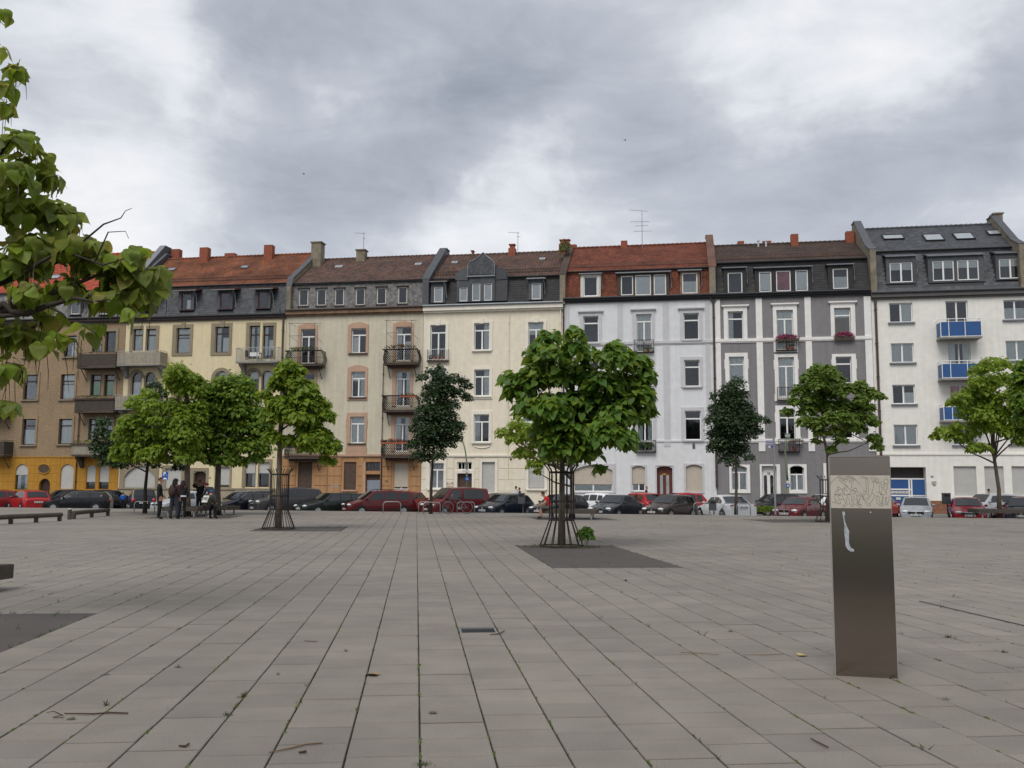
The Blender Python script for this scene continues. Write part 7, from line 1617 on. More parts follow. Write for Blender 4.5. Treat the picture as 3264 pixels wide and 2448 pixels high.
LINES = [[(160, 390), (230, 310), (320, 235), (410, 190)], [(640, 165), (740, 180), (870, 235), (960, 310), (1030, 400)],
  [(405, 170), (435, 250), (440, 310), (520, 370), (600, 410), (660, 450), (690, 490)], [(430, 170), (480, 250), (500, 290), (570, 320)], [(480, 170), (500, 230), (580, 300), (640, 350)], [(530, 170), (560, 235), (600, 260), (690, 290)], [(620, 180), (590, 240), (620, 260), (680, 170)], [(700, 190), (660, 270)], [(740, 180), (680, 290)], [(780, 220), (740, 320), (750, 370)], [(840, 240), (770, 320), (740, 325)], [(900, 260), (840, 330), (790, 400), (800, 480), (820, 580)], [(790, 180), (850, 240), (910, 260)],
  [(360, 520), (370, 490), (410, 480), (450, 500), (460, 540), (440, 560), (390, 555), (360, 520)], [(450, 520), (510, 550), (520, 620), (530, 690), (570, 710)], [(380, 560), (330, 600), (290, 650), (265, 690), (320, 700), (340, 650)], [(400, 570), (380, 640), (390, 690), (420, 700), (470, 650)], [(265, 700), (340, 705), (470, 720)], [(270, 735), (400, 745), (500, 690)], [(250, 740), (290, 830), (360, 900), (380, 930), (340, 960), (420, 970), (460, 950), (450, 920), (400, 830), (360, 770)], [(270, 850), (300, 920), (280, 935)], [(190, 930), (320, 940)],
  [(580, 510), (600, 475), (650, 470), (680, 500), (690, 520)], [(580, 500), (590, 540), (620, 545), (640, 590), (670, 590)], [(690, 510), (750, 530), (780, 600), (740, 650), (750, 680), (650, 690)], [(590, 530), (540, 540), (520, 600), (530, 690)], [(560, 590), (570, 680), (610, 710), (650, 720), (660, 790), (640, 830)], [(520, 720), (510, 770), (560, 850), (600, 950), (520, 1010), (530, 1040), (580, 1045), (650, 980), (640, 900), (610, 800)], [(680, 700), (760, 700), (800, 760), (780, 880), (800, 960), (830, 1030), (780, 1040), (720, 980), (720, 860), (690, 790)], [(400, 830), (540, 845)],
  [(860, 550), (870, 520), (910, 510), (950, 540), (950, 580), (910, 610), (870, 600), (860, 550)], [(780, 600), (800, 580), (850, 580), (900, 650), (940, 720), (990, 740)], [(950, 600), (1010, 660), (1030, 720), (980, 750)], [(800, 650), (860, 690), (860, 760), (830, 800)], [(1050, 730), (1040, 830), (1010, 900), (990, 930)], [(930, 740), (970, 850), (990, 900), (960, 940), (1060, 980)], [(1000, 960), (1060, 980)], [(870, 800), (930, 850), (960, 920), (930, 960)], [(790, 830), (860, 870), (840, 980), (990, 1020), (1000, 1070)], [(960, 970), (1060, 1000), (1050, 1080)],
  [(1060, 175), (1230, 250), (1240, 400), (1240, 640)], [(1140, 175), (1290, 235), (1300, 400), (1310, 760)], [(1230, 250), (1290, 240)], [(1160, 690), (1270, 670), (1280, 800), (1160, 840), (1160, 690)], [(1080, 640), (1100, 760), (1180, 880), (1220, 920)], [(1150, 640), (1170, 580), (1220, 640)], [(1110, 680), (1140, 760)], [(1090, 720), (1150, 820), (1160, 840)],
  [(1400, 640), (1390, 680), (1330, 760), (1240, 920), (1200, 950), (1210, 990), (1340, 1030), (1360, 1000), (1290, 950), (1330, 950), (1480, 760), (1490, 720)], [(1450, 320), (1470, 420), (1430, 560), (1400, 640), (1490, 720)], [(1400, 190), (1410, 250), (1450, 320), (1500, 330)], [(1450, 180), (1500, 260), (1520, 320)], [(1520, 290), (1530, 240), (1580, 225), (1625, 270), (1620, 320), (1580, 345), (1540, 330), (1520, 290)], [(1510, 330), (1560, 380), (1640, 350), (1700, 410), (1690, 520)], [(1640, 400), (1620, 520), (1650, 650), (1690, 700)], [(1560, 610), (1640, 650), (1720, 760), (1680, 880), (1660, 940)], [(1540, 710), (1560, 740), (1640, 770), (1590, 960)], [(1590, 960), (1580, 990), (1720, 1010), (1720, 980), (1650, 950)], [(1540, 740), (1550, 870), (1520, 900), (1560, 970)],
  [(1770, 340), (1780, 280), (1830, 255), (1890, 280), (1900, 340), (1870, 380), (1800, 380), (1770, 340)], [(1680, 350), (1740, 330), (1770, 350)], [(1730, 420), (1800, 400), (1790, 470), (1720, 500), (1720, 540), (1790, 540)], [(1700, 560), (1690, 690), (1800, 700), (1800, 560)], [(1860, 400), (1880, 500), (1830, 560), (1850, 700)], [(1740, 700), (1720, 900), (1680, 940), (1870, 990), (1880, 960), (1790, 920), (1800, 740)], [(1830, 770), (1900, 790), (1890, 910), (1810, 900), (1830, 770)], [(1870, 180), (1870, 250)], [(1900, 740), (1950, 745)]]
LINEM = MAT('engraved_line', (.13, .105, .08), rough=.8, var=0)
m = MB()
for ln in LINES: m.tube([PX(x, y) for x, y in ln], .0011, 3)
m.build('engraved_lines', LINEM, pn, kind='stuff')
# torn remains of a white sticker
SZ = lambda x, y: (Wst * (x - 88) / 415, at(2650, 1420 + y * 300 / 638, a_.y).z)
outl = [(168, 450), (180, 445), (187, 460), (180, 480), (186, 520), (198, 550), (210, 580), (208, 620), (206, 660), (218, 690), (238, 700), (240, 714), (215, 716), (195, 700), (183, 680), (180, 620), (176, 570), (180, 540), (174, 500), (170, 470)]
m = MB(); m.prism([SZ(x, y) for x, y in outl], -.0045, -.001); m.build('sticker_remains', MAT('torn_paper', (.42, .46, .50), rough=.9, var=.45, scale=22), st)
m = MB(); q = SZ(360, 450); m.ball((q[0], -.003, q[1]), .005, .003, .005, 8, 5); m.build('paint_fleck', WHITE, st)

# ------------------------------------------------------------------ street furniture
# log rails
def lograil(label, P, Q, n, r=.09, z=.26):
    P, Q = Vector(P), Vector(Q); o = thing('log_rail', label, 'barrier', P, 0, 'log rails at the corner of the square'); d = Q - P
    m = MB(); m.tube([Vector((0, 0, z)), d * .33 + Vector((0, 0, z + .01)), d * .66 + Vector((0, 0, z)), d + Vector((0, 0, z))], [r, r * 1.03, r, r * .98], 12); m.build('log', WOODG, o, smooth=False)
    for k in range(n): c = d * (.02 + .96 * k / (n - 1)); m = MB(); m.tube([c + Vector((0, 0, -.05)), c + Vector((0, 0, z - r * .6))], .085, 9); m.build('post', WOODD, o)
    return o
lograil('left log rail with its end post, lying low before the parked cars', gz(-60, 1676), gz(194, 1661), 4); lograil('second log rail, right of the gap, with a white-capped post', gz(233, 1655), gz(345, 1644), 3)
m = MB(); m.tube([(0, 0, 0), (0, 0, .42)], .085, 10); p = gz(232, 1656); o = thing('short_post', 'short wooden post with a white top beside the second log rail', 'post', p + Vector((-.12, -.05, 0))); m.build('post', WOODG, o); m = MB(); m.tube([(0, 0, .421), (0, 0, .47)], .08, 10); m.build('post_top', CREAMW, o)
# bicycle stands along the edge
def hoop(label, x0, x1, y, h=.62):
    P, Q = gz(x0, y), gz(x1, y); o = thing('bicycle_stand', label, 'bicycle stand', P, 0, 'steel bicycle hoops along the kerb'); d = Q - P
    m = MB(); L_ = d.length; u = d.normalized(); r = .16
    pts = [Vector((0, 0, -.02)), Vector((0, 0, h - r))] + [u * (r - r * math.cos(a)) + Vector((0, 0, h - r + r * math.sin(a))) for a in (.5, 1.05, 1.57)] + [u * (L_ - r + r * math.sin(a)) + Vector((0, 0, h - r + r * math.cos(a))) for a in (0, .5, 1.05, 1.57)] + [d + Vector((0, 0, -.02))]
    m.tube(pts, .024, 7); m.build('hoop', STEEL, o, smooth=True); m = MB()
    for q in (Vector(), d): m.tube([q + Vector((0, 0, 0)), q + Vector((0, 0, .012))], .06, 8)
    m.build('foot', STEEL, o)
hoop('bicycle hoop behind the standing group at the left', 427, 492, 1638); hoop('bicycle hoop in front of the wine-red people carrier', 1221, 1277, 1636.5); hoop('bicycle hoop left of the dark dense trunk', 1334, 1372, 1637); hoop('bicycle hoop round the dark dense trunk', 1349, 1403, 1638.5); hoop('bicycle hoop with the bicycle leaning on it', 1457, 1512, 1636.5); hoop('bicycle hoop in front of the brown hatchback', 2212, 2262, 1638); hoop('bicycle hoop left of the dark oval tree', 2305, 2342, 1640); hoop('bicycle hoop right of the dark oval tree', 2349, 2392, 1640.5)
# bicycle
p = gz(1428, 1637); q = gz(1508, 1637); bc = thing('bicycle', 'parked bicycle with thin wheels by the wine-red van', 'bicycle', p, 0); d = q - p; d.z = 0; u = Vector((1, -.1, 0)).normalized(); Lw = 1.03
tm_ = MB()
for off in (0, Lw):
    m = MB(); c = u * off + Vector((0, 0, .34)); m.tube([c + (u * math.cos(a) + Vector((0, 0, 1)) * math.sin(a)) * .325 for a in np.linspace(0, 2 * math.pi, 25)], .017, 5, cap=False); wh = m.build('wheel', RUBBER, bc); m = MB()
    m.tube([c + (u * math.cos(a) + Vector((0, 0, 1)) * math.sin(a)) * .305 for a in np.linspace(0, 2 * math.pi, 25)], .012, 4, cap=False)
    for k in range(12): a = math.pi * 2 * k / 12; m.tube([c, c + (u * math.cos(a) + Vector((0, 0, 1)) * math.sin(a)) * .30], .002, 3)
    m.build('rim', RIM, wh)
A, Bq, Hb, Sd = Vector((0, 0, .34)), u * Lw + Vector((0, 0, .34)), u * .62 + Vector((0, 0, .30)), u * .68 * 1 + Vector((0, 0, .82)); Hd = u * .22 + Vector((0, 0, .88))
m = MB(); 
for s_, e_ in ((A, Hd), (Hd, Hb), (Hd - Vector((0, 0, .05)), Sd - Vector((0, 0, .1))), (Sd, Hb), (Hb, Bq), (Sd - Vector((0, 0, .1)), Bq)): m.tube([s_, e_], .016, 6)
m.build('frame', MAT('bicycle_paint', (.10, .10, .11), rough=.4, var=0), bc); m = MB(); m.tube([Hd, Hd + Vector((0, 0, .12))], .014, 5); v = Vector((.1, 1, 0)).normalized() * .27; m.tube([Hd + Vector((0, 0, .12)) + v, Hd + Vector((0, 0, .13)), Hd + Vector((0, 0, .12)) - v], .013, 5); m.build('handlebar', STEEL, bc); m = MB(); m.ball(tuple(Sd + Vector((0, 0, .03))), .13, .07, .035, 8, 5); m.build('saddle', RUBBER, bc)
m = MB(); m.tube([Hb + v * .3, Hb - v * .3], .01, 5); m.tube([Hb + u * .1 + v * .45, Hb + u * .1 + v * .25], .02, 4); m.tube([Hb - v * .02, Hb + v * .02], .08, 12); m.build('pedals', STEEL, bc)
# litter bins
def bin_(label, x0, x1, y0, y1, yb, zoff=0):
    P = gz((x0 + x1) / 2, yb); Y = P.y; o = thing('litter_bin', label, 'litter bin', P, -.1, 'grey litter bins on posts'); w_ = (x1 - x0) / FOC * Y; za, zb = at(x0, y1, Y).z, at(x0, y0, Y).z
    m = MB(); m.box(-w_ / 2, w_ / 2, -.13, .13, za, zb); m.box(-w_ / 2 - .01, w_ / 2 + .01, -.14, .14, zb + .002, zb + .03); m.build('bin', GREYBIN, o); m = MB(); m.tube([(w_ * .22, .15, -.02), (w_ * .22, .15, zb - .05)], .035, 8); m.build('post', GREYBIN, o); m = MB(); m.box(-w_ * .36, w_ * .36, -.146, -.132, zb - .16, zb - .05); m.build('opening', BLACKP, o)
bin_('grey litter bin in front of the dark blue hatchback', 1652, 1672, 1573, 1605, 1636); bin_('grey litter bin in front of the white saloon', 2261, 2283, 1595, 1627, 1639); bin_('dark litter bin between the silver and the bright red hatchbacks', 3007, 3030, 1573, 1607, 1641)
# lamp posts and signposts
def onst(px, d, z): return fpt(fac(px, 1500, d)[0], d, z)
b = onst(1489, -4.0, RZ); o = thing('street_lamp', 'green lamp post with a curved top before the cream house', 'street lamp', b); zq = lambda py: at(1489, py, b.y).z - RZ; xo = lambda px: at(px, 1400, b.y).x - b.x
m = MB(); m.tube([(0, 0, 0), (xo(1489), 0, zq(1500)), (xo(1488), 0, zq(1470)), (xo(1484), 0, zq(1440)), (xo(1478), 0, zq(1415)), (xo(1472), 0, zq(1402)), (xo(1462), 0, zq(1395)), (xo(1448), 0, zq(1392))], [.075, .062, .058, .052, .046, .042, .038, .034], 9); m.build('post', LAMPGR, o, smooth=True); m = MB(); m.ball((xo(1443), 0, zq(1392)), .28, .14, .09, 10, 6); m.build('lamp_head', LAMPGR, o, smooth=True)
m = MB(); m.box(-.36, .14, -.085, -.075, zq(1506), zq(1498)); m.build('sign', CREAMW, o); m = MB(); m.tube([(0, -.09, zq(1526)), (0, -.075, zq(1526))], .16, 16); m.build('sign', SIGNB, o, label='round blue sign'); m = MB(); m.tube([(-.07, -.092, zq(1529)), (0, -.094, zq(1523)), (.08, -.092, zq(1529))], .02, 4); m.build('sign_arrow', WHITE, o)
b = onst(2503, -4.4, RZ); zq = lambda py: at(2503, py, b.y).z - RZ; o = thing('street_lamp', 'slim mossy lamp post with a drum lantern before the dark grey house', 'street lamp', b); xo = lambda px: at(px, 1400, b.y).x - b.x
m = MB(); m.tube([(xo(2507), 0, 0), (xo(2507), 0, zq(1530))], .10, 9); m.tube([(xo(2507), 0, zq(1530)), (xo(2504), 0, zq(1480)), (xo(2502), 0, zq(1440)), (xo(2506), 0, zq(1400)), (xo(2511), 0, zq(1398))], [.075, .065, .055, .05, .05], 9); m.build('post', LAMPGR, o, smooth=True); m = MB(); m.tube([(xo(2511), 0, zq(1397)), (xo(2511), 0, zq(1391)), (xo(2511), 0, zq(1389)), (xo(2511), 0, zq(1384))], [.12, .18, .18, .15], 12); m.build('lantern', MAT('lantern_glass', (.35, .42, .35), rough=.3, var=.1), o); m = MB(); m.tube([(xo(2511), 0, zq(1383.5)), (xo(2511), 0, zq(1381.5))], [.20, .12], 12); m.build('lantern_cap', LAMPGR, o)
m = MB(); m.box(xo(2507) - .13, xo(2507) + .13, -.12, -.105, zq(1553), zq(1543)); m.build('sign', SIGNB, o); m = MB(); m.box(xo(2507) - .07, xo(2507) - .02, -.125, -.121, zq(1551), zq(1545)); m.box(xo(2507) + .02, xo(2507) + .07, -.125, -.121, zq(1551), zq(1545)); m.build('sign_figures', WHITE, o); m = MB(); m.box(xo(2507) - .12, xo(2507) + .12, -.12, -.105, zq(1541), zq(1533)); m.build('sign', CREAMW, o)
b = gz(2472, 1642); zq = lambda py: at(2470, py, b.y).z; o = thing('signpost', 'grey signpost with a blue and white street name plate near the stele', 'signpost', b)
m = MB(); m.tube([(0, 0, -.02), (0, 0, zq(1398))], .055, 9); m.build('post', STEEL, o); m = MB(); m.box(-.13, .13, -.10, .10, -.005, .03); m.build('foot', DARKM, o)
xl = lambda px: at(px, 1410, b.y).x - b.x
m = MB(); m.box(xl(2439.5), xl(2465), -.02, .02, zq(1418), zq(1404)); m.build('street_name_plate', PLATE, o); m = MB(); z0_, z1_ = zq(1417.2), zq(1404.8)
m.box(xl(2440), xl(2464.6), -.024, -.021, z1_ - .03, z1_); m.box(xl(2440), xl(2464.6), -.024, -.021, z0_, z0_ + .03)
for k in range(11):
    x = xl(2441) + (xl(2464) - xl(2441)) * k / 11; hh_ = (z1_ - z0_)
    m.box(x, x + .022, -.0245, -.0211, z0_ + hh_ * .32, z0_ + hh_ * (.72 if k % 3 else .8)); m.box(x, x + .032, -.0244, -.0212, z0_ + hh_ * (.32 if k % 2 else .5), z0_ + hh_ * (.40 if k % 2 else .58))
m.build('street_name', MAT('sign_violet_blue', (.06, .06, .32), rough=.5, var=0), o); 
for px, w_ in ((2452, .1), (2462, .1)): m = MB(); m.box(xl(px) - w_ / 2, xl(px) + w_ / 2, -.02, .02, zq(1428), zq(1420.5)); m.build('sign', SIGNB if px > 2455 else PLATE, o)
b = onst(528, -3.7, RZ); zq = lambda py: at(528, py, b.y).z - RZ; o = thing('parking_sign', 'blue parking sign on a thin pole behind the standing group', 'sign', b)
m = MB(); m.tube([(0, 0, 0), (0, 0, zq(1502))], .03, 8); m.build('post', STEEL, o); w_ = 18 / FOC * b.y / 2; m = MB(); m.box(-w_, w_, -.06, -.035, zq(1529.5), zq(1504)); m.build('sign_plate', SIGNB, o)
text_mesh('letter', 'P', .40, WHITE, o, (-.05, -.064, zq(1511)), (rad(90), 0, 0), bold=True); text_mesh('letter', 'N', .12, WHITE, o, (.10, -.064, zq(1515)), (rad(90), 0, 0)); m = MB(); m.box(-.15, .15, -.066, -.061, zq(1528), zq(1525)); m.ball((0, -.063, zq(1524.5)), .1, .003, .05, 8, 5); m.build('car_symbol', WHITE, o)
# drain grate, slot drain, pebble
g0 = ungrid(GRB + .012, GRA - .19, 0); o = thing('drain_grate', 'rectangular iron drain grate let into the paving', 'drain grate', g0, rz); L_, D_ = TW - .024, TL - .03; m = MB()
o.location = ungrid(GRB + .012, GRA - TL / 2 + .015, 0)
m.box(0, L_, 0, .02, -.016, .001); m.box(0, L_, D_ - .02, D_, -.016, .001); m.box(0, .02, .02, D_ - .02, -.016, .001); m.box(L_ - .02, L_, .02, D_ - .02, -.016, .001); m.build('frame', ZINC, o)
me = MB(); me.box(0, .011, .0, D_ - .04, -.014, 0); bar = me.mesh('bar', DARKM)
for k in range(14): link('bar', bar, o, (.024 + k * (L_ - .055) / 13, .02, 0))
m = MB(); m.box(.02, L_ - .02, .02, D_ - .02, -.0168, -.0162); m.build('shadow_pit', BLACKP, o)
P, Q = gz(2932, 1917), gz(3300, 2003); u = (Q - P).normalized(); v = Vector((-u.y, u.x, 0)) * .014; m = MB(); m.add([P - v, Q - v, Q + v, P + v] + [x + Vector((0, 0, .006)) for x in (P - v, Q - v, Q + v, P + v)], [(0, 3, 2, 1), (4, 5, 6, 7), (0, 1, 5, 4), (1, 2, 6, 5), (2, 3, 7, 6), (3, 0, 4, 7)]); o = m.build('slot_drain', DARKM); tag(o, 'narrow dark slot drain running through the paving at the right', 'drain')
p = gz(1995, 1852); m = MB(); m.ball((0, 0, .012), .02, .02, .013, 10, 6); o = m.build('pebble', BLACKP, loc=p); tag(o, 'small round black pebble alone on the paving right of the middle', 'pebble')

# ------------------------------------------------------------------ on the balconies and roofs
def flowers(name, label, h, reg, b, dpt, mats, wts, box=True, n=140, sz=.10, rise=.3, cat='flower box', group=None):
    a, b_, c, d = h.rect(reg, b, -dpt); w_ = b_ - a; base = h.root.matrix_basis @ Vector(((a + b_) / 2, -dpt, c))
    o = thing(name, label, cat, base, -TH, group); hb = max(.1, (d - c) * .35)
    if box: m = MB(); m.box(-w_ / 2, w_ / 2, -.1, .1, 0, hb); m.build('box', TERRA if FLOWR in mats else WOODD, o)
    link('foliage', bush_mesh('foliage', (0, 0, hb + (d - c) * .2 if box else (d - c) * .5), (w_ / 2, .16, (d - c) * .55), n, sz, 'small', mats, weights=wts), o, kind='stuff'); return o
FB = 'flower boxes on the balconies'
flowers('flower_box', 'large box of pink flowers on the upper balcony rail of the dark grey house', h6, 'u6', (752, 1238, 1006, 1310), .36, [PLANT, FLOWP], [.22, .78], n=700, sz=.12, group=FB); flowers('flower_box', 'pink flower box under the upper right window of the dark grey house', h6, 'u6', (1386, 1208, 1602, 1300), .2, [PLANT, FLOWP], [.22, .78], n=700, sz=.12, group=FB)
flowers('flower_box', 'empty-looking dark planter on the lower balcony of the dark grey house', h6, 'l6', (806, 752, 938, 778), .36, [PLANT], None, n=60, group=FB)
flowers('flower_box', 'planter of red flowers on the lowest right balcony of the beige house', h3, 'l3', (1110, 825, 1400, 880), 1.1, [PLANT, FLOWR], [.4, .6], n=260, group=FB); flowers('flower_box', 'mixed plants along the top right balcony rail of the beige house', h3, 'u3', (1265, 1318, 1655, 1382), 1.05, [PLANT, PLANT, FLOWR], [.45, .4, .15], box=False, n=260, sz=.14, group=FB); flowers('flower_box', 'mixed plants along the top left balcony rail of the beige house', h3, 'u3', (120, 1342, 530, 1402), 1.05, [PLANT, PLANT, FLOWR], [.45, .4, .15], box=False, n=220, sz=.14, group=FB); flowers('flower_box', 'planter of mixed plants on the middle right balcony of the beige house', h3, 'l3', (1310, 340, 1480, 385), 1.1, [PLANT, FLOWR], [.8, .2], n=90, group=FB); flowers('flower_box', 'green plants on the lowest left balcony of the beige house', h3, 'l3', (110, 880, 330, 950), .85, [PLANT], None, box=False, n=160, sz=.14, group=FB)
flowers('flower_box', 'trough of green plants along the dark middle balcony of the tan brick house', h1, 'l1', (735, 342, 1140, 388), 1.12, [PLANT], None, n=260, group=FB); flowers('flower_box', 'trough of yellow-green plants on the lowest balcony of the tan brick house', h1, 'l1', (705, 790, 1000, 840), 1.12, [PLANT, LEAF_YEL], [.6, .4], n=200, group=FB)
flowers('flower_box', 'dense plants filling the lowest balcony of the pale blue-grey house', h5, 'l5', (855, 850, 1060, 960), .16, [PLANT], None, box=False, n=340, sz=.13, group=FB)
def pots(label, h, reg, b, dpt, cols):
    a, b_, c, d = h.rect(reg, b, -dpt); n = len(cols)
    for k, (cm, lm) in enumerate(cols):
        x = a + (b_ - a) * (k + .5) / n; base = h.root.matrix_basis @ Vector((x, -dpt, c)); o = thing('plant_pot', label[k], 'plant pot', base, -TH, 'plant pots on the balconies'); r = min(.13, (b_ - a) / n * .42)
        m = MB(); m.tube([(0, 0, 0), (0, 0, r * 1.7)], [r * .7, r], 10); m.build('pot', cm, o); link('foliage', bush_mesh('foliage', (0, 0, r * 2.3), (r * 1.2, r * 1.2, r * 1.2), 45, .09, 'small', lm), o, kind='stuff')
YP = MAT('yellow_pot', (.45, .5, .05), var=.1); BP_ = MAT('dark_pot', (.05, .04, .04), var=.1)
pots(['dark pot at the left on the cream house balcony', 'terracotta pot with withered plant on the cream house balcony', 'terracotta pot with red flowers on the cream house balcony', 'small terracotta pot at the right on the cream house balcony'], h4, 'u4', (165, 1425, 350, 1503), .14, [(BP_, BP_), (TERRA, PODM), (TERRA, FLOWR), (TERRA, PLANT)])
pots(['yellow trough pot on the top balcony of the pale blue-grey house', 'terracotta pot on the top balcony of the pale blue-grey house', 'pale pot on the top balcony of the pale blue-grey house'], h5, 'u5', (1030, 1365, 1150, 1408), .15, [(YP, PLANT), (TERRA, PLANT), (CREAMW, PLANT)])
pots(['terracotta pot at the left behind the top balcony railing of the dark grey house', 'leafy terracotta pot at the right behind the top balcony railing of the dark grey house'], h6, 'u6', (860, 1350, 960, 1402), .15, [(TERRA, PLANT), (TERRA, PLANT)])
pots(['red pot on the lowest balcony of the dark grey house'], h6, 'l6', (835, 835, 865, 868), .15, [(MAT('red_pot', (.35, .03, .03), var=.1), FLOWR)])
# chairs and table on the upper right balcony of the cream yellow house
x0, x1, z0, z1, pj = BAL2; bl = lambda x, y: h2.root.matrix_basis @ Vector((x, y, z0 + .145))
def chair(label, x, y, r):
    o = thing('garden_chair', label, 'chair', bl(x, y), -TH + r, 'chairs on the balcony'); mt = cloth((.03, .025, .025)); m = MB(); m.box(-.22, .22, -.22, .22, .42, .46); m.build('seat', mt, o); m = MB(); m.box(-.22, .22, .2, .24, .465, .98); m.build('backrest', mt, o)
    for a in (-.2, .2):
        for b in (-.2, .2): m = MB(); m.tube([(a, b, 0), (a * .9, b * .9, .42)], .016, 5); m.build('leg', mt, o)
w_ = x1 - x0; chair('dark chair at the left of the balcony table', x0 + w_ * .24, -.55, rad(80)); chair('dark folding chair at the right of the balcony table', x0 + w_ * .72, -.55, rad(-80))
o = thing('balcony_table', 'small table under a white cloth between two balcony chairs', 'table', bl(x0 + w_ * .42, -.6), -TH); m = MB(); m.box(-.38, .38, -.3, .3, .70, .73); m.build('tabletop', WOODD, o)
for a in (-.33, .33):
    for b in (-.25, .25): m = MB(); m.tube([(a, b, 0), (a, b, .70)], .016, 5); m.build('leg', DARKM, o)
m = MB(); m.box(-.4, .4, -.32, .32, .732, .738); m.box(-.4, .4, -.326, -.32, .42, .738); o = m.build('tablecloth', SHEETW, loc=bl(x0 + w_ * .42, -.6), rz=-TH); tag(o, 'white cloth hanging over the balcony table', 'tablecloth')
# aerials
def aerial(label, h, x, ytop, ybase, d, bars, reg='p', size=1.0):
    a, z1_ = h.P(reg, x, ytop, d); z0_ = h.zr - .4; base = h.root.matrix_basis @ Vector((a, d, z0_)); o = thing('tv_aerial', label, 'aerial', base, -TH, 'aerials on the roofs'); H_ = z1_ - z0_
    m = MB(); m.tube([(0, 0, 0), (0, 0, H_)], [.028, .02], 6); m.build('mast', ZINC, o)
    m = MB()
    for (f, x0_, x1_, tilt, els_) in bars:
        z = H_ * f; A_ = Vector((x0_, 0, z + tilt)); B_ = Vector((x1_, 0, z - tilt * .2)); m.tube([A_, B_], .018, 4)
        for k in range(els_): c = A_.lerp(B_, k / max(1, els_ - 1)); l = .28 + .12 * (k / max(1, els_ - 1)); m.tube([c + Vector((.02, -l * .7, -l * .25)), c + Vector((-.02, l * .7, l * .25))], .009, 3)
    m.build('antenna', ZINC, o)
aerial('aerial on the brown roof of the beige house', h3, 1160, 741, 800, 5.2, [(.97, -.85, .1, .08, 7), (.8, -.1, .12, .0, 2)]); aerial('aerial on the cream house roof beside its red chimney', h4, 1651, 738, 805, 5.2, [(.95, -.85, .1, .1, 7), (.8, -.12, .2, .0, 2)])
aerial('tall many-armed aerial on the pale blue-grey house', h5, 2046, 672, 785, 5.2, [(.99, -1.0, .45, .16, 9), (.72, -.95, .6, .04, 4), (.48, -.7, .8, .02, 3), (.62, -.6, .5, .0, 3)])
o = thing('roof_weeds', 'weeds sprouting from the firewall by the cream house chimney', 'plant', h5.root.matrix_basis @ Vector((h5.P('u5', 110, 250, 3.2)[0], 3.2, h5.P('u5', 110, 330, 3.2)[1]))); link('foliage', bush_mesh('foliage', (0, 0, .8), (.5, .5, 1.1), 420, .16, 'small', [PODG, PLANT], weights=[.6, .4]), o, kind='stuff')
for lab, x, y in (('tiny bird high in the sky right of the middle', 1992, 447), ('tiny bird in the sky left of the middle', 968, 555)):
    p = at(x, y, 60); o = thing('bird', lab, 'bird', p, rad(30), 'birds in the sky'); m = MB(); o.scale = (.4, .4, .4); m.ball((0, 0, 0), .17, .05, .05, 8, 6); m.ball((.17, 0, .02), .045, n=6, m=4); m.prism([(-.15, -.02), (-.30, -.06), (-.30, .06), (-.15, .02)], -.005, .005, ax='z'); m.build('body', BLKB if 'BLKB' in globals() else cloth(BLKC), o, smooth=True)
    for q in (1, -1): m = MB(); m.add([(.08, 0, .02), (-.06, 0, .02), (-.08, q * .20, .12), (-.02, q * .36, .06), (.06, q * .18, .12)], [(0, 1, 2, 4), (2, 3, 4)]); m.build('wing', cloth(BLKC), o)

# ------------------------------------------------------------------ litter and weeds on the paving
WEED = LEAFMAT('weed_green', [(.05, .085, .025), (.085, .115, .03), (.06, .07, .03)], .25)
def tuftpos(n, amax, pmax=34):
    b = B0 + rng.integers(-60, 60, n) * TW + rng.normal(size=n) * .006; a = rng.uniform(3.6, amax, n); x = b * GB.x + a * GA.x; y = b * GB.y + a * GA.y
    ok = (np.abs(x) < y * .6) & ((x - FO.x) * FN.x + (y - FO.y) * FN.y < EDGE - .5); return x[ok], y[ok]
P_, Nn, T_, S_ = [], [], [], []
def tuft(x, y, n, s):
    for _ in range(n):
        a = rng.uniform(0, 2 * math.pi); sp_ = rng.uniform(.3, 1.3); t = np.array([math.cos(a) * sp_, math.sin(a) * sp_, 1.0]); nr = np.cross(t, rng.normal(size=3))
        P_.append((x + rng.normal() * .008 * s / .03, y + rng.normal() * .008 * s / .03, -.006)); Nn.append(nr); T_.append(t); S_.append(s * rng.uniform(.5, 1.3))
x, y = tuftpos(2600, 24)
for a, b in zip(x, y): tuft(a, b, int(rng.integers(3, 7)), rng.choice([.012, .018, .028], p=[.5, .35, .15]))
x, y = tuftpos(1500, 52)
for a, b in zip(x, y): tuft(a, b, 4, rng.uniform(.03, .06))
for pt in PITS[:4]:                              # and round the tree pits
    for _ in range(90):
        e_ = int(rng.integers(4)); u = rng.random(); p = ungrid(pt[0] + (pt[1] - pt[0]) * (u if e_ < 2 else e_ - 2), pt[2] + (pt[3] - pt[2]) * (e_ if e_ < 2 else u)); tuft(p.x, p.y, 5, rng.uniform(.02, .055))
for _ in range(120): a = rng.uniform(0, 6.28); q = rng.uniform(.4, 1.0); tuft(T7.x + q * math.cos(a), T7.y + q * .65 * math.sin(a), 6, rng.uniform(.04, .09))
# along the cross joints too
for _ in range(420):
    j = int(rng.integers(-30, 34)); b = B0 + j * TW; off = [.0, .47, .21, .68, .35, .86, .12][j % 7] * TL; k = int(rng.integers(10, 60)); a = off + k * TL; q0 = rng.uniform(0, TW * .7)
    for t in np.arange(0, rng.uniform(.05, .25), .02): p = ungrid(b + min(TW, q0 + t), a); tuft(p.x, p.y, 2, .010)
link('weeds', leaves_mesh('weeds', np.array(P_), np.array(Nn), np.array(T_), np.array(S_), 'blade', WEED), kind='stuff')
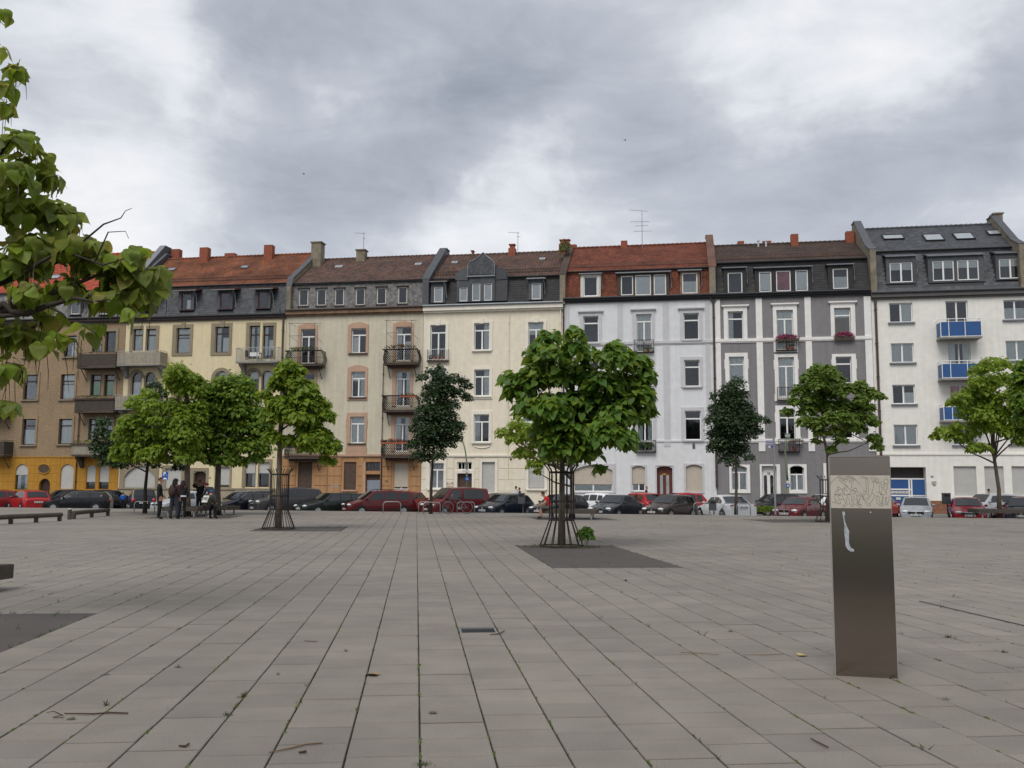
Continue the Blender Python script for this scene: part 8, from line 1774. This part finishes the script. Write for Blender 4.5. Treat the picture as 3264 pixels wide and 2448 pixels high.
# moss cushions in the joints
m = MB(); MOSS = MAT('moss', (.075, .10, .025), rough=1, var=.5, scale=9)
x, y = tuftpos(3000, 20)
for a, b in zip(x, y):
    for _ in range(int(rng.integers(1, 5))):
        q = rng.uniform(-.06, .06); r_ = rng.uniform(.005, .013); m.ball((a + GA.x * q + rng.normal() * .003, b + GA.y * q, -.008), r_, r_ * 3.0, r_ * .5 + .008, 6, 3, zmin=0)
m.build('moss', MOSS, kind='stuff')
def weed(label, px, py, h, w_, kind='blade', n=40):
    p = gz(px, py); pos = rng.normal(size=(n, 3)) * np.array([w_ * .3, w_ * .2, 0]); t = np.stack([rng.normal(size=n) * .5, rng.normal(size=n) * .5, np.ones(n)], 1)
    o = link('weed_tuft', leaves_mesh('weed_tuft', pos, rng.normal(size=(n, 3)), t, rng.uniform(.4, 1.1, n) * h, kind, WEED), loc=p); tag(o, label, 'weed', 'weeds in the joints')
weed('dark low weed tuft left of centre, beyond the dry pod', 565, 2128, .035, .05); weed('tall thin weed stalk with fine leaves in a joint', 776, 2222, .055, .014, n=22); weed('pale thin-leaved weed left of the tall stalk', 887, 2152, .035, .03, n=20); weed('small bushy weed below the tall stalk', 724, 2280, .03, .06, n=60); weed('green sprig standing in a joint at the lower left', 337, 2250, .05, .02, n=24); weed('flat dark weed beside the dry pod', 222, 2295, .025, .07, n=60); weed('short weed near the centre joint', 1102, 2077, .03, .03, n=30); weed('weed tuft near the lower edge in the middle', 1380, 2276, .03, .06, n=60); weed('bright weed tuft right of the stele', 3020, 2032, .04, .05, n=50); weed('weed tuft halfway between the pale leaf and the stele', 2330, 2014, .035, .04, n=40); weed('weed tuft by the joint at the far right', 3200, 2080, .035, .05, n=40); weed('mossy weed in the joint at the lower right', 3010, 2230, .02, .09, n=60); weed('mossy weed at the foot of the picture in the middle', 1350, 2441, .03, .08, n=90)
def twig(label, pts, r, mat, cat='twig'):
    P = [gz(x, y) + Vector((0, 0, .006 + r)) for x, y in pts]; b = P[0].copy(); m = MB(); n = len(P); m.tube([q - b for q in P], [r * (.6 + .4 * math.sin(math.pi * (i + .3) / n)) for i in range(n)], 5); o = m.build('twig' if cat == 'twig' else 'seed_pod', mat, loc=b, smooth=True); tag(o, label, cat)
DRY = MAT('dry_pod', (.085, .05, .035), rough=.9, var=.2); TAN = MAT('tan_stalk', (.20, .13, .07), rough=.9, var=.2)
twig('long dark dry pod lying at the lower left', [(205, 2280), (300, 2281), (350, 2277), (408, 2279)], .006, DRY, 'seed pod'); twig('thin curled stalk at the end of the long dark pod', [(148, 2276), (172, 2271), (200, 2284), (168, 2291), (205, 2292)], .003, DRY); twig('long reddish stalk at the bottom left of centre', [(858, 2404), (930, 2390), (975, 2378), (1028, 2374)], .005, TAN); twig('small dark bit of bark below the reddish stalk', [(952, 2406), (976, 2403)], .008, DRY); twig('short curled dry pod left of the reddish stalk', [(570, 2384), (590, 2386), (602, 2378)], .007, DRY, 'seed pod'); twig('brown forked twig beside the drain grate', [(1562, 2026), (1590, 2024), (1608, 2014)], .006, DRY); twig('pale straw stalk on the right of the paving', [(2168, 2082), (2230, 2085), (2292, 2090)], .003, TAN); twig('pale straw stalk crossing a joint left of the stele', [(2368, 2090), (2440, 2090), (2500, 2087)], .003, TAN); twig('dark twig near the lower right of centre', [(2585, 2360), (2612, 2374), (2640, 2388)], .005, DRY); twig('thin twig on the slabs at the left', [(320, 2156), (350, 2153)], .003, DRY); twig('small dark twig beside the low weed', [(970, 2046), (1010, 2048)], .004, DRY)
def fallen(label, px, py, s, mat, r):
    v0, f0 = SHAPES['heart']; o = link('fallen_leaf', np_mesh('fallen_leaf', v0 * s, f0, mat), loc=gz(px, py) + Vector((0, 0, .012))); o.rotation_euler = (.15, .1, r); tag(o, label, 'leaf')
fallen('dry tan leaf lying on the slabs left of the middle', 1205, 2155, .11, MAT('dry_leaf', (.33, .22, .10), rough=.8, var=.25), rad(75)); fallen('pale yellow leaf lying left of the stele foot', 2545, 2092, .08, MAT('yellow_leaf', (.5, .38, .13), rough=.8, var=.2), rad(-80))
